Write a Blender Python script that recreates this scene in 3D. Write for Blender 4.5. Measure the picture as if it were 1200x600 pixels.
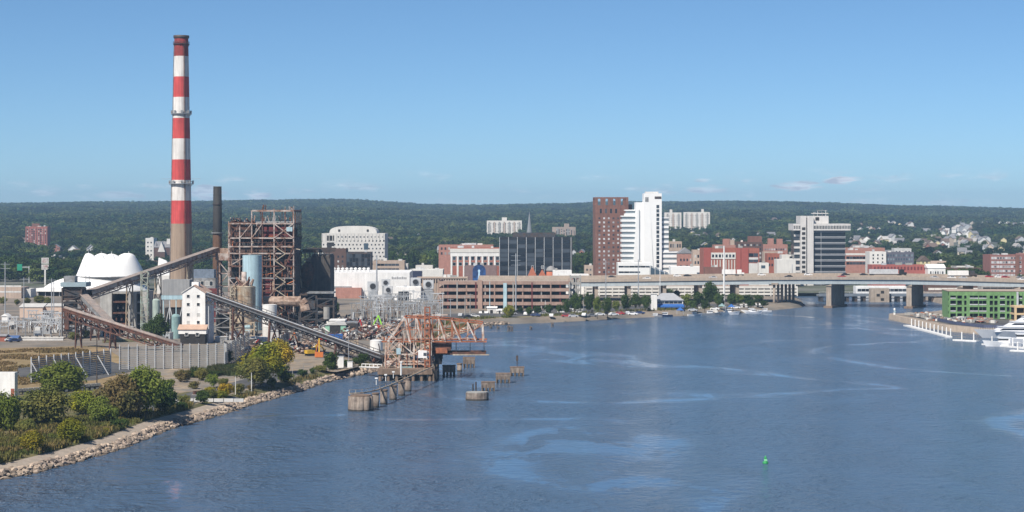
import bpy, bmesh, math, random
from mathutils import Vector, Matrix, noise
for o in list(bpy.data.objects): bpy.data.objects.remove(o)
SC = bpy.context.scene; COL = SC.collection
random.seed(7)
# ---------------------------------------------------------------- camera (drone, level, 55 m up)
F = 2333.0; H = 55.0; HY = 250.0; CX = 600.0
cam = bpy.data.cameras.new('camera'); camo = bpy.data.objects.new('camera', cam); COL.objects.link(camo)
camo.location = (0, 0, H); camo.rotation_euler = (math.radians(90), 0, 0)
cam.sensor_width = 36.0; cam.lens = 36.0 * F / 1200.0; cam.shift_y = -(300.0 - HY) / 1200.0
cam.clip_start = 1.0; cam.clip_end = 40000.0
SC.camera = camo
# ---------------------------------------------------------------- light
SUN_EL = math.radians(47); SUN_AZ = math.radians(214)     # azimuth clockwise from +Y
W = bpy.data.worlds.new('World'); SC.world = W; W.use_nodes = True
nt = W.node_tree; nt.nodes.clear(); N = nt.nodes.new; L = nt.links.new
out = N('ShaderNodeOutputWorld'); bg = N('ShaderNodeBackground'); L(bg.outputs[0], out.inputs[0])
sky = N('ShaderNodeTexSky'); sky.sky_type = 'NISHITA'; sky.sun_disc = False
sky.sun_elevation = SUN_EL; sky.sun_rotation = SUN_AZ; sky.altitude = 0
sky.air_density = 0.5; sky.dust_density = 0.3; sky.ozone_density = 6.0
hs = N('ShaderNodeHueSaturation'); hs.inputs['Saturation'].default_value = 1.03; hs.inputs['Value'].default_value = 1.0
tint = N('ShaderNodeMixRGB'); tint.blend_type = 'MULTIPLY'; tint.inputs[0].default_value = 1.0; tint.inputs[2].default_value = (.91, .985, .93, 1)
L(sky.outputs[0], tint.inputs[1]); L(tint.outputs[0], hs.inputs['Color'])
# thin low cumulus near the horizon, all round the sky
tc = N('ShaderNodeTexCoord'); sep = N('ShaderNodeSeparateXYZ'); L(tc.outputs['Generated'], sep.inputs[0])
def M_(op, a, b=None, c=None):
    n = N('ShaderNodeMath'); n.operation = op
    for i, v in enumerate((a, b, c)):
        if v is None: continue
        if isinstance(v, (int, float)): n.inputs[i].default_value = v
        else: L(v, n.inputs[i])
    return n.outputs[0]
az = M_('ARCTAN2', sep.outputs['X'], sep.outputs['Y'])
el = sep.outputs['Z']
cv = N('ShaderNodeCombineXYZ'); L(M_('MULTIPLY', az, 30.0), cv.inputs[0]); L(M_('MULTIPLY', el, 130.0), cv.inputs[1])
cn = N('ShaderNodeTexNoise'); cn.inputs['Scale'].default_value = 1.0; cn.inputs['Detail'].default_value = 5; cn.inputs['Roughness'].default_value = 0.62
L(cv.outputs[0], cn.inputs['Vector'])
def mr(v, a, b, c, d):
    n = N('ShaderNodeMapRange'); n.interpolation_type = 'SMOOTHSTEP'; L(v, n.inputs[0])
    for i, q in enumerate((a, b, c, d)): n.inputs[i + 1].default_value = q
    return n.outputs[0]
band = M_('MULTIPLY', mr(el, 0.002, 0.006, 0, 1), mr(el, 0.016, 0.024, 1, 0))
gen = M_('MULTIPLY', M_('MULTIPLY', mr(cn.outputs['Fac'], 0.52, 0.70, 0, 1), band), 0.5)
cn2 = N('ShaderNodeTexNoise'); cn2.inputs['Scale'].default_value = 3.2; cn2.inputs['Detail'].default_value = 4; L(cv.outputs[0], cn2.inputs['Vector'])
tot = gen; shade = None
for (px, py, rx, ry, amt) in [(937, 219, 30, 7, .9), (988, 211.5, 26, 5.5, 1), (826, 222, 28, 6, .7), (826, 211, 13, 3, .6), (875, 212, 8, 2.5, .4), (1046, 208, 6, 2.2, .35),
                              (240, 226, 24, 10, .8), (300, 229, 18, 8, .8), (140, 229, 34, 6, .5), (1105, 238, 25, 4, .35)]:
    a0 = math.atan2(px - CX, F); e0 = (HY - py) / F
    dx = M_('DIVIDE', M_('SUBTRACT', az, a0), rx / F); dy = M_('DIVIDE', M_('SUBTRACT', el, e0), ry / F)
    r2 = M_('ADD', M_('MULTIPLY', dx, dx), M_('MULTIPLY', dy, dy))
    d = M_('SUBTRACT', M_('SUBTRACT', 1.25, r2), M_('MULTIPLY', M_('SUBTRACT', cn2.outputs['Fac'], 0.42), 3.4))
    d = M_('MULTIPLY', mr(d, 0.0, 0.9, 0, 1), amt)
    tot = M_('MAXIMUM', tot, d)
mx = N('ShaderNodeMixRGB'); L(tot, mx.inputs[0]); L(hs.outputs[0], mx.inputs[1])
cr = N('ShaderNodeValToRGB'); cr.color_ramp.elements[0].color = (4.0, 4.6, 5.6, 1); cr.color_ramp.elements[1].color = (8.4, 8.9, 9.6, 1)
cr.color_ramp.elements[0].position = 0.35; cr.color_ramp.elements[1].position = 0.65
L(cn2.outputs['Fac'], cr.inputs[0]); L(cr.outputs[0], mx.inputs[2])
L(mx.outputs[0], bg.inputs['Color']); bg.inputs['Strength'].default_value = 0.098
sd = bpy.data.lights.new('sun', 'SUN'); sd.energy = 5.0; sd.angle = math.radians(0.5); sd.color = (1.0, 0.93, 0.83)
so = bpy.data.objects.new('sun', sd); COL.objects.link(so)
sv = Vector((math.sin(SUN_AZ) * math.cos(SUN_EL), math.cos(SUN_AZ) * math.cos(SUN_EL), math.sin(SUN_EL)))
so.rotation_euler = sv.to_track_quat('Z', 'Y').to_euler(); so.location = sv * 500
SC.view_settings.view_transform = 'Standard'; SC.view_settings.look = 'None'; SC.view_settings.gamma = 1.0
SC.view_settings.use_curve_mapping = False; SC.view_settings.exposure = 0.32
SC.render.engine = 'CYCLES'; SC.cycles.max_bounces = 5; SC.cycles.transparent_max_bounces = 8; SC.cycles.volume_bounces = 0

# ---------------------------------------------------------------- helpers
GZ = 2.5                                     # level of the flat land above the water
def wx(px, D): return (px - CX) / F * D
def wz(py, D): return H - (py - HY) / F * D
def gd(py, z=GZ): return F * (H - z) / (py - HY)
def G(px, py, z=GZ):
    D = gd(py, z); return Vector((wx(px, D), D, z))

class MB:
    def __init__(s): s.v = []; s.f = []
    def add(s, vs, fs):
        b = len(s.v); s.v += [tuple(q) for q in vs]; s.f += [tuple(i + b for i in f) for f in fs]; return s
    def box(s, x0, x1, y0, y1, z0, z1):
        return s.add([(x0,y0,z0),(x1,y0,z0),(x1,y1,z0),(x0,y1,z0),(x0,y0,z1),(x1,y0,z1),(x1,y1,z1),(x0,y1,z1)],
                     [(0,3,2,1),(4,5,6,7),(0,1,5,4),(1,2,6,5),(2,3,7,6),(3,0,4,7)])
    def obox(s, c, sz, m=None):
        hx, hy, hz = sz[0]/2, sz[1]/2, sz[2]/2
        vs = [Vector((a*hx, b*hy, d*hz)) for d in (-1,1) for a, b in ((-1,-1),(1,-1),(1,1),(-1,1))]
        if m is not None: vs = [m @ v for v in vs]
        c = Vector(c); return s.add([v + c for v in vs], [(0,3,2,1),(4,5,6,7),(0,1,5,4),(1,2,6,5),(2,3,7,6),(3,0,4,7)])
    def bar(s, a, b, w, h=None):
        a = Vector(a); b = Vector(b); d = b - a; q = d.to_track_quat('Z', 'Y').to_matrix()
        return s.obox((a+b)/2, (w, h or w, d.length), q)
    def tube(s, a, b, r0, r1=None, n=8, caps=True):
        a = Vector(a); b = Vector(b); r1 = r0 if r1 is None else r1
        q = (b-a).to_track_quat('Z', 'Y').to_matrix(); vs = []
        for p, r in ((a, r0), (b, r1)):
            for i in range(n):
                t = 2*math.pi*i/n; vs.append(p + q @ Vector((math.cos(t)*r, math.sin(t)*r, 0)))
        fs = [(i, (i+1) % n, n+(i+1) % n, n+i) for i in range(n)]
        if caps: fs += [tuple(range(n-1, -1, -1)), tuple(range(n, 2*n))]
        return s.add(vs, fs)
    def lathe(s, prof, n=16, c=(0,0,0), caps=True, a0=0, a1=2*math.pi):
        full = abs(a1-a0-2*math.pi) < 1e-6; m = n if full else n+1; vs = []
        for r, z in prof:
            for i in range(m):
                t = a0+(a1-a0)*i/n; vs.append((c[0]+math.cos(t)*r, c[1]+math.sin(t)*r, c[2]+z))
        fs = []
        for k in range(len(prof)-1):
            for i in range(n):
                j = (i+1) % m if full else i+1
                fs.append((k*m+i, k*m+j, (k+1)*m+j, (k+1)*m+i))
        if caps and full:
            fs.append(tuple(range(m-1, -1, -1))); fs.append(tuple((len(prof)-1)*m+i for i in range(m)))
        return s.add(vs, fs)
    def prism(s, poly, z0, z1):
        n = len(poly)
        return s.add([(x,y,z0) for x,y in poly]+[(x,y,z1) for x,y in poly],
                     [tuple(range(n-1,-1,-1)), tuple(range(n,2*n))]+[(i,(i+1)%n,n+(i+1)%n,n+i) for i in range(n)])
    def gable(s, x0, x1, y0, y1, z0, z1, axis='x', ov=0.0):      # solid gable roof, ridge along axis
        if axis == 'x':
            ym = (y0+y1)/2; x0 -= ov; x1 += ov; y0 -= ov; y1 += ov
            vs = [(x0,y0,z0),(x0,y1,z0),(x0,ym,z1),(x1,y0,z0),(x1,y1,z0),(x1,ym,z1)]
        else:
            xm = (x0+x1)/2; x0 -= ov; x1 += ov; y0 -= ov; y1 += ov
            vs = [(x1,y0,z0),(x0,y0,z0),(xm,y0,z1),(x1,y1,z0),(x0,y1,z0),(xm,y1,z1)]
        return s.add(vs, [(0,2,1),(3,4,5),(0,3,5,2),(1,2,5,4),(0,1,4,3)])
    def mesh(s, name, mat):
        me = bpy.data.meshes.new(name); me.from_pydata(s.v, [], s.f)
        me.materials.append(mat); return me
    def build(s, name, mat, parent=None, smooth=False, loc=None):
        me = s.mesh(name, mat)
        if smooth: me.polygons.foreach_set('use_smooth', [True]*len(me.polygons))
        return put(name, me, parent, loc)

def put(name, me, parent=None, loc=None):
    o = bpy.data.objects.new(name, me); COL.objects.link(o)
    if parent: o.parent = parent
    if loc is not None: o.location = loc
    return o
def tag(o, label, cat, group=None, kind=None):
    if label: o['label'] = label
    if cat: o['category'] = cat
    if group: o['group'] = group
    if kind: o['kind'] = kind
    return o
def thing(name, label, cat, loc=(0,0,0), rz=0.0, group=None):
    o = bpy.data.objects.new(name, None); COL.objects.link(o); o.empty_display_size = 0.5
    o.location = loc; o.rotation_euler = (0, 0, rz)
    return tag(o, label, cat, group)
def struct(o): o['kind'] = 'structure'; return o
UNIT = {}
def unit_box(mat):
    if mat.name not in UNIT: UNIT[mat.name] = MB().box(-.5,.5,-.5,.5,-.5,.5).mesh('beam', mat)
    return UNIT[mat.name]
def bx(parent, name, mat, x0, x1, y0, y1, z0, z1):               # one box part with shared mesh
    o = put(name, unit_box(mat), parent); o.location = ((x0+x1)/2, (y0+y1)/2, (z0+z1)/2)
    o.scale = (abs(x1-x0), abs(y1-y0), abs(z1-z0)); return o
def beam(parent, name, mat, a, b, w, h=None):
    a = Vector(a); b = Vector(b); d = b - a
    o = put(name, unit_box(mat), parent)
    q = d.to_track_quat('Z', 'Y'); o.rotation_mode = 'QUATERNION'
    o.location = (a+b)/2; o.rotation_quaternion = q; o.scale = (w, h or w, d.length); return o
UTUBE = {}
def pipe(parent, name, mat, a, b, r):
    if mat.name not in UTUBE:
        m = MB().tube((0,0,-.5), (0,0,.5), 1, 1, 10).mesh('pipe', mat); UTUBE[mat.name] = m
    a = Vector(a); b = Vector(b); d = b-a
    o = put(name, UTUBE[mat.name], parent); o.rotation_mode = 'QUATERNION'
    o.location = (a+b)/2; o.rotation_quaternion = d.to_track_quat('Z', 'Y'); o.scale = (r, r, d.length); return o
ORD = ['first','second','third','fourth','fifth','sixth','seventh','eighth','ninth','tenth','eleventh','twelfth',
       'thirteenth','fourteenth','fifteenth','sixteenth','seventeenth','eighteenth','nineteenth','twentieth',
       'twenty-first','twenty-second','twenty-third','twenty-fourth','twenty-fifth','twenty-sixth','twenty-seventh','twenty-eighth','twenty-ninth','thirtieth']
def nth(i, n):
    if n == 1: return 'only'
    if i == 0: return 'leftmost'
    if i == n-1: return 'rightmost'
    return ORD[i] + ' from left'

# ---------------------------------------------------------------- materials
MATS = {}
def mat(name, col, rough=0.8, var=0.25, scale=0.35, metal=0.0, streak=0.0, bump=0.0, bscale=2.0, rnd=0.0, col2=None, spec=0.4):
    if name in MATS: return MATS[name]
    m = bpy.data.materials.new(name); m.use_nodes = True; t = m.node_tree; n = t.nodes.new; l = t.links.new
    p = t.nodes['Principled BSDF']; p.inputs['Roughness'].default_value = rough; p.inputs['Metallic'].default_value = metal
    p.inputs['Specular IOR Level'].default_value = spec
    g = n('ShaderNodeNewGeometry'); pos = g.outputs['Position']
    tx = n('ShaderNodeTexNoise'); tx.inputs['Scale'].default_value = scale; tx.inputs['Detail'].default_value = 6; tx.inputs['Roughness'].default_value = 0.65
    l(pos, tx.inputs['Vector'])
    mp = n('ShaderNodeMapRange'); l(tx.outputs['Fac'], mp.inputs[0]); mp.inputs[1].default_value = 0.3; mp.inputs[2].default_value = 0.7
    mp.inputs[3].default_value = 1-var; mp.inputs[4].default_value = 1+var*0.7
    c = (*col, 1); base = None
    if col2:
        t2 = n('ShaderNodeTexNoise'); t2.inputs['Scale'].default_value = scale*0.6; t2.inputs['Detail'].default_value = 7; t2.inputs['Roughness'].default_value = 0.7
        off = n('ShaderNodeVectorMath'); off.inputs[1].default_value = (31.7, 11.3, 5.1); l(pos, off.inputs[0]); l(off.outputs[0], t2.inputs['Vector'])
        rm = n('ShaderNodeMapRange'); l(t2.outputs['Fac'], rm.inputs[0]); rm.inputs[1].default_value = 0.42; rm.inputs[2].default_value = 0.6
        mixc = n('ShaderNodeMixRGB'); l(rm.outputs[0], mixc.inputs[0]); mixc.inputs[1].default_value = c; mixc.inputs[2].default_value = (*col2, 1); base = mixc.outputs[0]
    fac = mp.outputs[0]
    if streak:
        vm = n('ShaderNodeVectorMath'); vm.operation = 'MULTIPLY'; vm.inputs[1].default_value = (1.3, 1.3, 0.07); l(pos, vm.inputs[0])
        t3 = n('ShaderNodeTexNoise'); t3.inputs['Scale'].default_value = 1.0; t3.inputs['Detail'].default_value = 4; l(vm.outputs[0], t3.inputs['Vector'])
        m3 = n('ShaderNodeMapRange'); l(t3.outputs['Fac'], m3.inputs[0]); m3.inputs[1].default_value = 0.35; m3.inputs[2].default_value = 0.65
        m3.inputs[3].default_value = 1-streak; m3.inputs[4].default_value = 1
        mm = n('ShaderNodeMath'); mm.operation = 'MULTIPLY'; l(fac, mm.inputs[0]); l(m3.outputs[0], mm.inputs[1]); fac = mm.outputs[0]
    if rnd:
        oi = n('ShaderNodeObjectInfo'); m4 = n('ShaderNodeMapRange'); l(oi.outputs['Random'], m4.inputs[0]); m4.inputs[3].default_value = 1-rnd; m4.inputs[4].default_value = 1+rnd
        mm = n('ShaderNodeMath'); mm.operation = 'MULTIPLY'; l(fac, mm.inputs[0]); l(m4.outputs[0], mm.inputs[1]); fac = mm.outputs[0]
    vs = n('ShaderNodeVectorMath'); vs.operation = 'SCALE'; vs.inputs[0].default_value = col
    if base: l(base, vs.inputs[0])
    l(fac, vs.inputs['Scale']); l(vs.outputs[0], p.inputs['Base Color'])
    if bump:
        bn = n('ShaderNodeBump'); bn.inputs['Strength'].default_value = bump; bn.inputs['Distance'].default_value = 0.3
        t5 = n('ShaderNodeTexNoise'); t5.inputs['Scale'].default_value = bscale; t5.inputs['Detail'].default_value = 5; l(pos, t5.inputs['Vector'])
        l(t5.outputs['Fac'], bn.inputs['Height']); l(bn.outputs[0], p.inputs['Normal'])
    MATS[name] = m; return m
def leafmat(name, col, col2, scale=0.12, rnd=0.25, trans=0.25):
    if name in MATS: return MATS[name]
    m = bpy.data.materials.new(name); m.use_nodes = True; t = m.node_tree; n = t.nodes.new; l = t.links.new
    t.nodes.clear(); o = n('ShaderNodeOutputMaterial'); g = n('ShaderNodeNewGeometry')
    tx = n('ShaderNodeTexNoise'); tx.inputs['Scale'].default_value = scale; tx.inputs['Detail'].default_value = 5; l(g.outputs['Position'], tx.inputs['Vector'])
    rm = n('ShaderNodeMapRange'); l(tx.outputs['Fac'], rm.inputs[0]); rm.inputs[1].default_value = 0.38; rm.inputs[2].default_value = 0.62
    mx_ = n('ShaderNodeMixRGB'); l(rm.outputs[0], mx_.inputs[0]); mx_.inputs[1].default_value = (*col, 1); mx_.inputs[2].default_value = (*col2, 1)
    oi = n('ShaderNodeObjectInfo'); m4 = n('ShaderNodeMapRange'); l(oi.outputs['Random'], m4.inputs[0]); m4.inputs[3].default_value = 1-rnd; m4.inputs[4].default_value = 1+rnd
    ri = n('ShaderNodeMapRange'); l(g.outputs['Random Per Island'], ri.inputs[0]); ri.inputs[3].default_value = 0.72; ri.inputs[4].default_value = 1.28
    mm = n('ShaderNodeMath'); mm.operation = 'MULTIPLY'; l(m4.outputs[0], mm.inputs[0]); l(ri.outputs[0], mm.inputs[1])
    vs = n('ShaderNodeVectorMath'); vs.operation = 'SCALE'; l(mx_.outputs[0], vs.inputs[0]); l(mm.outputs[0], vs.inputs['Scale'])
    d = n('ShaderNodeBsdfDiffuse'); l(vs.outputs[0], d.inputs[0])
    if trans:
        tr = n('ShaderNodeBsdfTranslucent'); l(vs.outputs[0], tr.inputs[0]); ms = n('ShaderNodeMixShader'); ms.inputs[0].default_value = trans
        l(d.outputs[0], ms.inputs[1]); l(tr.outputs[0], ms.inputs[2]); l(ms.outputs[0], o.inputs[0])
    else: l(d.outputs[0], o.inputs[0])
    MATS[name] = m; return m
def glassmat(name, dark, light, p_light=0.3, rough=0.15):
    """window glass: mostly dark, some panes with pale blinds behind (varies from pane to pane)"""
    m = bpy.data.materials.new(name); m.use_nodes = True; t = m.node_tree; n = t.nodes.new; l = t.links.new
    p = t.nodes['Principled BSDF']; p.inputs['Roughness'].default_value = rough; p.inputs['Specular IOR Level'].default_value = 0.6
    oi = n('ShaderNodeObjectInfo'); rm = n('ShaderNodeMapRange'); l(oi.outputs['Random'], rm.inputs[0]); rm.inputs[1].default_value = 1-p_light; rm.inputs[2].default_value = 1-p_light*0.5
    mx_ = n('ShaderNodeMixRGB'); l(rm.outputs[0], mx_.inputs[0]); mx_.inputs[1].default_value = (*dark, 1); mx_.inputs[2].default_value = (*light, 1)
    l(mx_.outputs[0], p.inputs['Base Color']); MATS[name] = m; return m

white = mat('white_paint', (.80,.79,.77), .55, .12, .25, streak=.12)
offwhite = mat('off_white_wall', (.68,.66,.62), .7, .10, .2, streak=.12)
pale = mat('pale_concrete_panel', (.60,.59,.57), .8, .12, .2, streak=.12)
conc = mat('grey_concrete', (.36,.35,.33), .9, .25, .3, streak=.22, bump=.2)
tanc = mat('tan_concrete', (.46,.36,.29), .9, .16, .25, streak=.15)
peach = mat('peach_render', (.55,.42,.34), .85, .12, .3)
brick = mat('red_brick', (.34,.115,.075), .9, .22, .5, streak=.1)
brick2 = mat('brown_brick', (.225,.11,.08), .9, .22, .25, streak=.2)
brick3 = mat('pink_brick', (.40,.20,.155), .9, .2, .5, streak=.1)
dkbrick = mat('dark_brown_brick', (.11,.065,.05), .9, .2, .5)
rust = mat('rusty_steel', (.145,.062,.040), .85, .4, .8, col2=(.07,.042,.034))
rustw = mat('peeling_white_steel', (.46,.40,.365), .75, .35, .5, col2=(.24,.135,.095))
steel = mat('grey_steel', (.30,.31,.32), .55, .25, .6, metal=.2, col2=(.18,.17,.16))
dksteel = mat('dark_steel', (.055,.06,.068), .6, .35, .6, metal=.2, col2=(.09,.06,.045))
ltsteel = mat('pale_steel', (.55,.56,.57), .5, .2, .5, metal=.2)
galv = mat('galvanised_steel', (.42,.44,.46), .45, .2, .5, metal=.4)
tarroof = mat('tar_roof', (.13,.125,.12), .9, .25, .15)
paleroof = mat('pale_roof', (.52,.51,.49), .9, .18, .12)
whiteroof = mat('white_roof', (.78,.77,.75), .7, .08, .1)
brownroof = mat('brown_shingle', (.15,.11,.09), .9, .25, .8, rnd=.25)
greyroof = mat('grey_shingle', (.21,.21,.22), .9, .25, .8, rnd=.25)
tanroof = mat('faded_tan_roof', (.48,.33,.25), .85, .15, .5)
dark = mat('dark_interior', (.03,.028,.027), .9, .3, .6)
maroon = mat('maroon_panel', (.14,.03,.03), .8, .25, .5)
blue = mat('blue_fabric', (.03,.12,.38), .7, .12, .5)
teal = mat('teal_paint', (.25,.38,.38), .6, .2, .5, streak=.2)
skyblue = mat('pale_blue_paint', (.42,.58,.64), .55, .12, .3, streak=.25)
cream = mat('stained_cream_steel', (.52,.46,.36), .75, .3, .5, streak=.4, col2=(.36,.25,.16))
insul = mat('weathered_insulation', (.44,.33,.26), .9, .4, .6, col2=(.22,.14,.10))
mint = mat('mint_green_paint', (.28,.52,.38), .6, .15, .4, streak=.1)
greensheath = mat('green_sheathing', (.16,.30,.115), .8, .3, .5, streak=.15)
yellow = mat('yellow_paint', (.60,.38,.04), .5, .2, .8)
orange = mat('orange_paint', (.55,.16,.04), .6, .25, .8)
redp = mat('red_paint', (.42,.03,.03), .5, .2, .8)
lime = mat('lime_paint', (.26,.62,.05), .5, .1, .8)
black = mat('black_rubber', (.018,.018,.02), .8, .2, 1)
wood = mat('weathered_timber', (.17,.13,.10), .95, .35, 1.2)
cable = mat('cable', (.05,.05,.05), .7, .1)
glass = glassmat('window_glass', (.025,.03,.038), (.45,.45,.44), .35)
dglass = glassmat('dark_tinted_glass', (.012,.014,.018), (.06,.07,.085), .5, .12)
pglass = glassmat('pale_reflective_glass', (.20,.235,.26), (.36,.40,.43), .6, .1)
bglass = glassmat('blue_grey_glass', (.06,.09,.12), (.22,.28,.32), .5, .1)
asphalt = mat('asphalt', (.075,.075,.078), .95, .3, .12, col2=(.11,.108,.105))
# ================================================================ WATER, LAND, HILLS
def Wp(px, py):
    D = gd(py, 0.0); return (wx(px, D), D)
WEST = [(-3000,150),(-400,170),(-165,250),(-128,335),(-112,385)] + [Wp(*q) for q in
        [(0,563),(40,556),(100,540),(150,525),(200,504),(250,490),(300,474),(350,460),(390,447),(428,439.5),(452,433),(475,424),(505,408),(540,392),(570,382.5),(600,380),(640,378.5),(690,376),(735,373),(775,371.5),(830,369),(880,366.5),(915,363),(940,360.5)]] + \
       [(176,1185),(183,1250),(188,1340),(-3000,1340)]
EAST = [(3000,1340),(266,1340),(258,1130),(240,1090),(222,1062),(200,1043)] + [(196,1034),(197,1000),(199,960),(203,930),(212,905),(238,897),(320,888),(3000,860)]
def offset_in(P, d, closed=True):
    n = len(P); A = sum(P[i][0]*P[(i+1)%n][1]-P[(i+1)%n][0]*P[i][1] for i in range(n)); s = 1 if A > 0 else -1
    R = []
    for i in range(n):
        a = Vector(P[i-1]); b = Vector(P[i]); c = Vector(P[(i+1) % n])
        n1 = Vector((-(b-a).y, (b-a).x)).normalized()*s; n2 = Vector((-(c-b).y, (c-b).x)).normalized()*s
        m = n1+n2
        m = m.normalized()/max(0.5, m.normalized().dot(n1)) if m.length > 1e-3 else n1
        R.append((b.x+m.x*d, b.y+m.y*d))
    return R
def land(name, P, wid, z, mt, bench=None):
    top = offset_in(P, wid); bot = offset_in(P, -1.2); bm = bmesh.new()
    mid = [bm.verts.new((x, y, bench[1])) for x, y in offset_in(P, bench[0])] if bench else None
    tv = [bm.verts.new((x, y, z)) for x, y in top]; bv = [bm.verts.new((x, y, -1.6)) for x, y in bot]
    f = bm.faces.new(tv); f.normal_update(); bmesh.ops.triangulate(bm, faces=[f]); n = len(P)
    for i in range(n):
        j = (i+1) % n
        if mid: bm.faces.new((bv[i], bv[j], mid[j], mid[i])); bm.faces.new((mid[i], mid[j], tv[j], tv[i]))
        else: bm.faces.new((bv[i], bv[j], tv[j], tv[i]))
    bmesh.ops.recalc_face_normals(bm, faces=bm.faces)
    me = bpy.data.meshes.new(name); bm.to_mesh(me); bm.free(); me.materials.append(mt)
    return struct(put(name, me))
dirt = mat('dry_dirt_and_gravel', (.25,.205,.16), .95, .35, .05, col2=(.17,.155,.135), bump=.3, bscale=.8)
bankm = mat('shore_mud', (.14,.115,.09), .95, .35, .3, bump=.5)
land('ground', WEST, 8.0, GZ, dirt, (3.0, 1.2))
eastm = mat('east_yard_gravel', (.30,.25,.20), .95, .3, .1)
land('quay_ground', EAST, 0.6, GZ, eastm)

# water: one sheet; ripples by bump, patches of calmer and rougher water
wm = bpy.data.materials.new('harbour_water'); wm.use_nodes = True; t = wm.node_tree; n = t.nodes.new; l = t.links.new
p = t.nodes['Principled BSDF']; p.inputs['IOR'].default_value = 1.33; p.inputs['Base Color'].default_value = (.062,.108,.178,1)
g = n('ShaderNodeNewGeometry')
def wnoise(sx, sy, sc, det=3, rough=.5, dist=0.0):
    vm = n('ShaderNodeVectorMath'); vm.operation = 'MULTIPLY'; vm.inputs[1].default_value = (sx, sy, 1); l(g.outputs['Position'], vm.inputs[0])
    x = n('ShaderNodeTexNoise'); x.inputs['Scale'].default_value = sc; x.inputs['Detail'].default_value = det; x.inputs['Roughness'].default_value = rough
    x.inputs['Distortion'].default_value = dist; l(vm.outputs[0], x.inputs['Vector']); return x.outputs['Fac']
def wmr(v, a, b, c, d):
    q = n('ShaderNodeMapRange'); q.interpolation_type = 'SMOOTHSTEP'; l(v, q.inputs[0])
    for i, k in enumerate((a, b, c, d)): q.inputs[i+1].default_value = k
    return q.outputs[0]
def wmath(op, a, b):
    q = n('ShaderNodeMath'); q.operation = op
    for i, v in enumerate((a, b)):
        if isinstance(v, (int, float)): q.inputs[i].default_value = v
        else: l(v, q.inputs[i])
    return q.outputs[0]
iso = wmath('ABSOLUTE', wmath('SUBTRACT', wnoise(.8, .5, .0085, 3, .45, .6), .5), 0)
brk = wmr(wnoise(1.0, .5, .05, 5, .65, .6), .33, .52, .15, 1)
slick = wmath('MULTIPLY', wmr(iso, .004, .034, 1, 0), brk)                      # long calmer lanes
gust = wmath('MULTIPLY', wmr(wnoise(1.0, .22, .012, 5, .6, .8), .30, .70, 0.7, 1.15), wmr(wnoise(1.0, .55, .06, 5, .65, .5), .35, .65, .5, 1.3))
h1 = wnoise(.9, .8, .40, 3, .6); h2 = wnoise(.7, 1.0, .12, 3, .5); h3 = wnoise(.7, 1.0, 1.3, 3, .6)
hh = wmath('ADD', wmath('ADD', wmath('MULTIPLY', h1, 1.7), wmath('MULTIPLY', h2, 1.6)), wmath('MULTIPLY', h3, .4))
b1 = n('ShaderNodeBump'); b1.inputs['Distance'].default_value = 1.0
l(hh, b1.inputs['Height'])
stren = wmath('MULTIPLY', gust, wmath('SUBTRACT', 1.0, wmath('MULTIPLY', slick, .94)))
l(wmath('MULTIPLY', stren, 1.7), b1.inputs['Strength'])
l(b1.outputs[0], p.inputs['Normal'])
l(wmath('SUBTRACT', .20, wmath('MULTIPLY', slick, .08)), p.inputs['Roughness'])
water = MB().add([(-5000,-1000,0),(5000,-1000,0),(5000,9200,0),(-5000,9200,0)], [(0,1,2,3)]).build('water', wm); struct(water)

RIDGE = [(-400,240),(0,240),(100,239),(200,238),(300,237),(350,235.5),(395,235),(440,237),(500,240.5),(560,241),(640,240.5),(700,239.5),(780,239),(870,237.5),(930,238),(1000,241),(1060,243),(1130,244.5),(1200,246.5),(1600,247)]
def ridge(px):
    if px <= RIDGE[0][0]: return RIDGE[0][1]
    for (a, ya), (b, yb) in zip(RIDGE, RIDGE[1:]):
        if px <= b: return ya+(yb-ya)*(px-a)/(b-a)
    return RIDGE[-1][1]
def terr(X, D):
    if D < 1850: return GZ
    zr = H+(HY-ridge(CX+F*X/D))/F*7000 - 12
    t = (D-1850)/(7000-1850); base = GZ+(zr-GZ)*min(t, 1.0) - max(0, t-1)*60
    nz = noise.noise((X*.0011, D*.0011, 3.3))*12+noise.noise((X*.004, D*.003, 8.1))*5.5
    return base+nz*min(1, max(0, t*3))*(1 if t < 1 else .5)
cityg = mat('town_ground', (.14,.14,.12), .95, .4, .02, col2=(.07,.085,.045))
vs = []; fs = []; rows = [1320+i*90 for i in range(88)]; NX = 70
for D in rows:
    wd = .42*D+500
    for i in range(NX+1):
        X = -wd+2*wd*i/NX; vs.append((X, D, terr(X, D)-(0.35 if D < 1400 else 0)))
for r in range(len(rows)-1):
    for i in range(NX): a = r*(NX+1)+i; fs.append((a, a+1, a+NX+2, a+NX+1))
hills = MB().add(vs, fs).build('hills', cityg); struct(hills)

# ---- sheets on the flat land (each a little higher than the one below)
def sheet(name, pts, z, mt, kind='structure'):
    bm = bmesh.new(); f = bm.faces.new([bm.verts.new((x, y, z)) for x, y in pts]); f.normal_update(); bmesh.ops.triangulate(bm, faces=[f])
    bmesh.ops.recalc_face_normals(bm, faces=bm.faces)
    for f in bm.faces:
        if f.normal.z < 0: f.normal_flip()
    me = bpy.data.meshes.new(name); bm.to_mesh(me); bm.free(); me.materials.append(mt); o = put(name, me); o['kind'] = kind; return o
def gp(*pp): return [tuple(G(*q)[:2]) for q in pp]
grassm = mat('weedy_grass', (.15,.125,.055), .95, .35, .12, col2=(.075,.085,.03), bump=.6, bscale=1.5)
drygrass = mat('dry_tan_grass', (.30,.21,.11), .95, .3, .1, col2=(.22,.165,.075), bump=.4, bscale=1.5)
pathm = mat('pale_gravel_path', (.37,.31,.25), .95, .2, .4, bump=.3)
yardm = mat('grey_yard', (.20,.185,.165), .95, .45, .2, col2=(.33,.25,.165))
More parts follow.
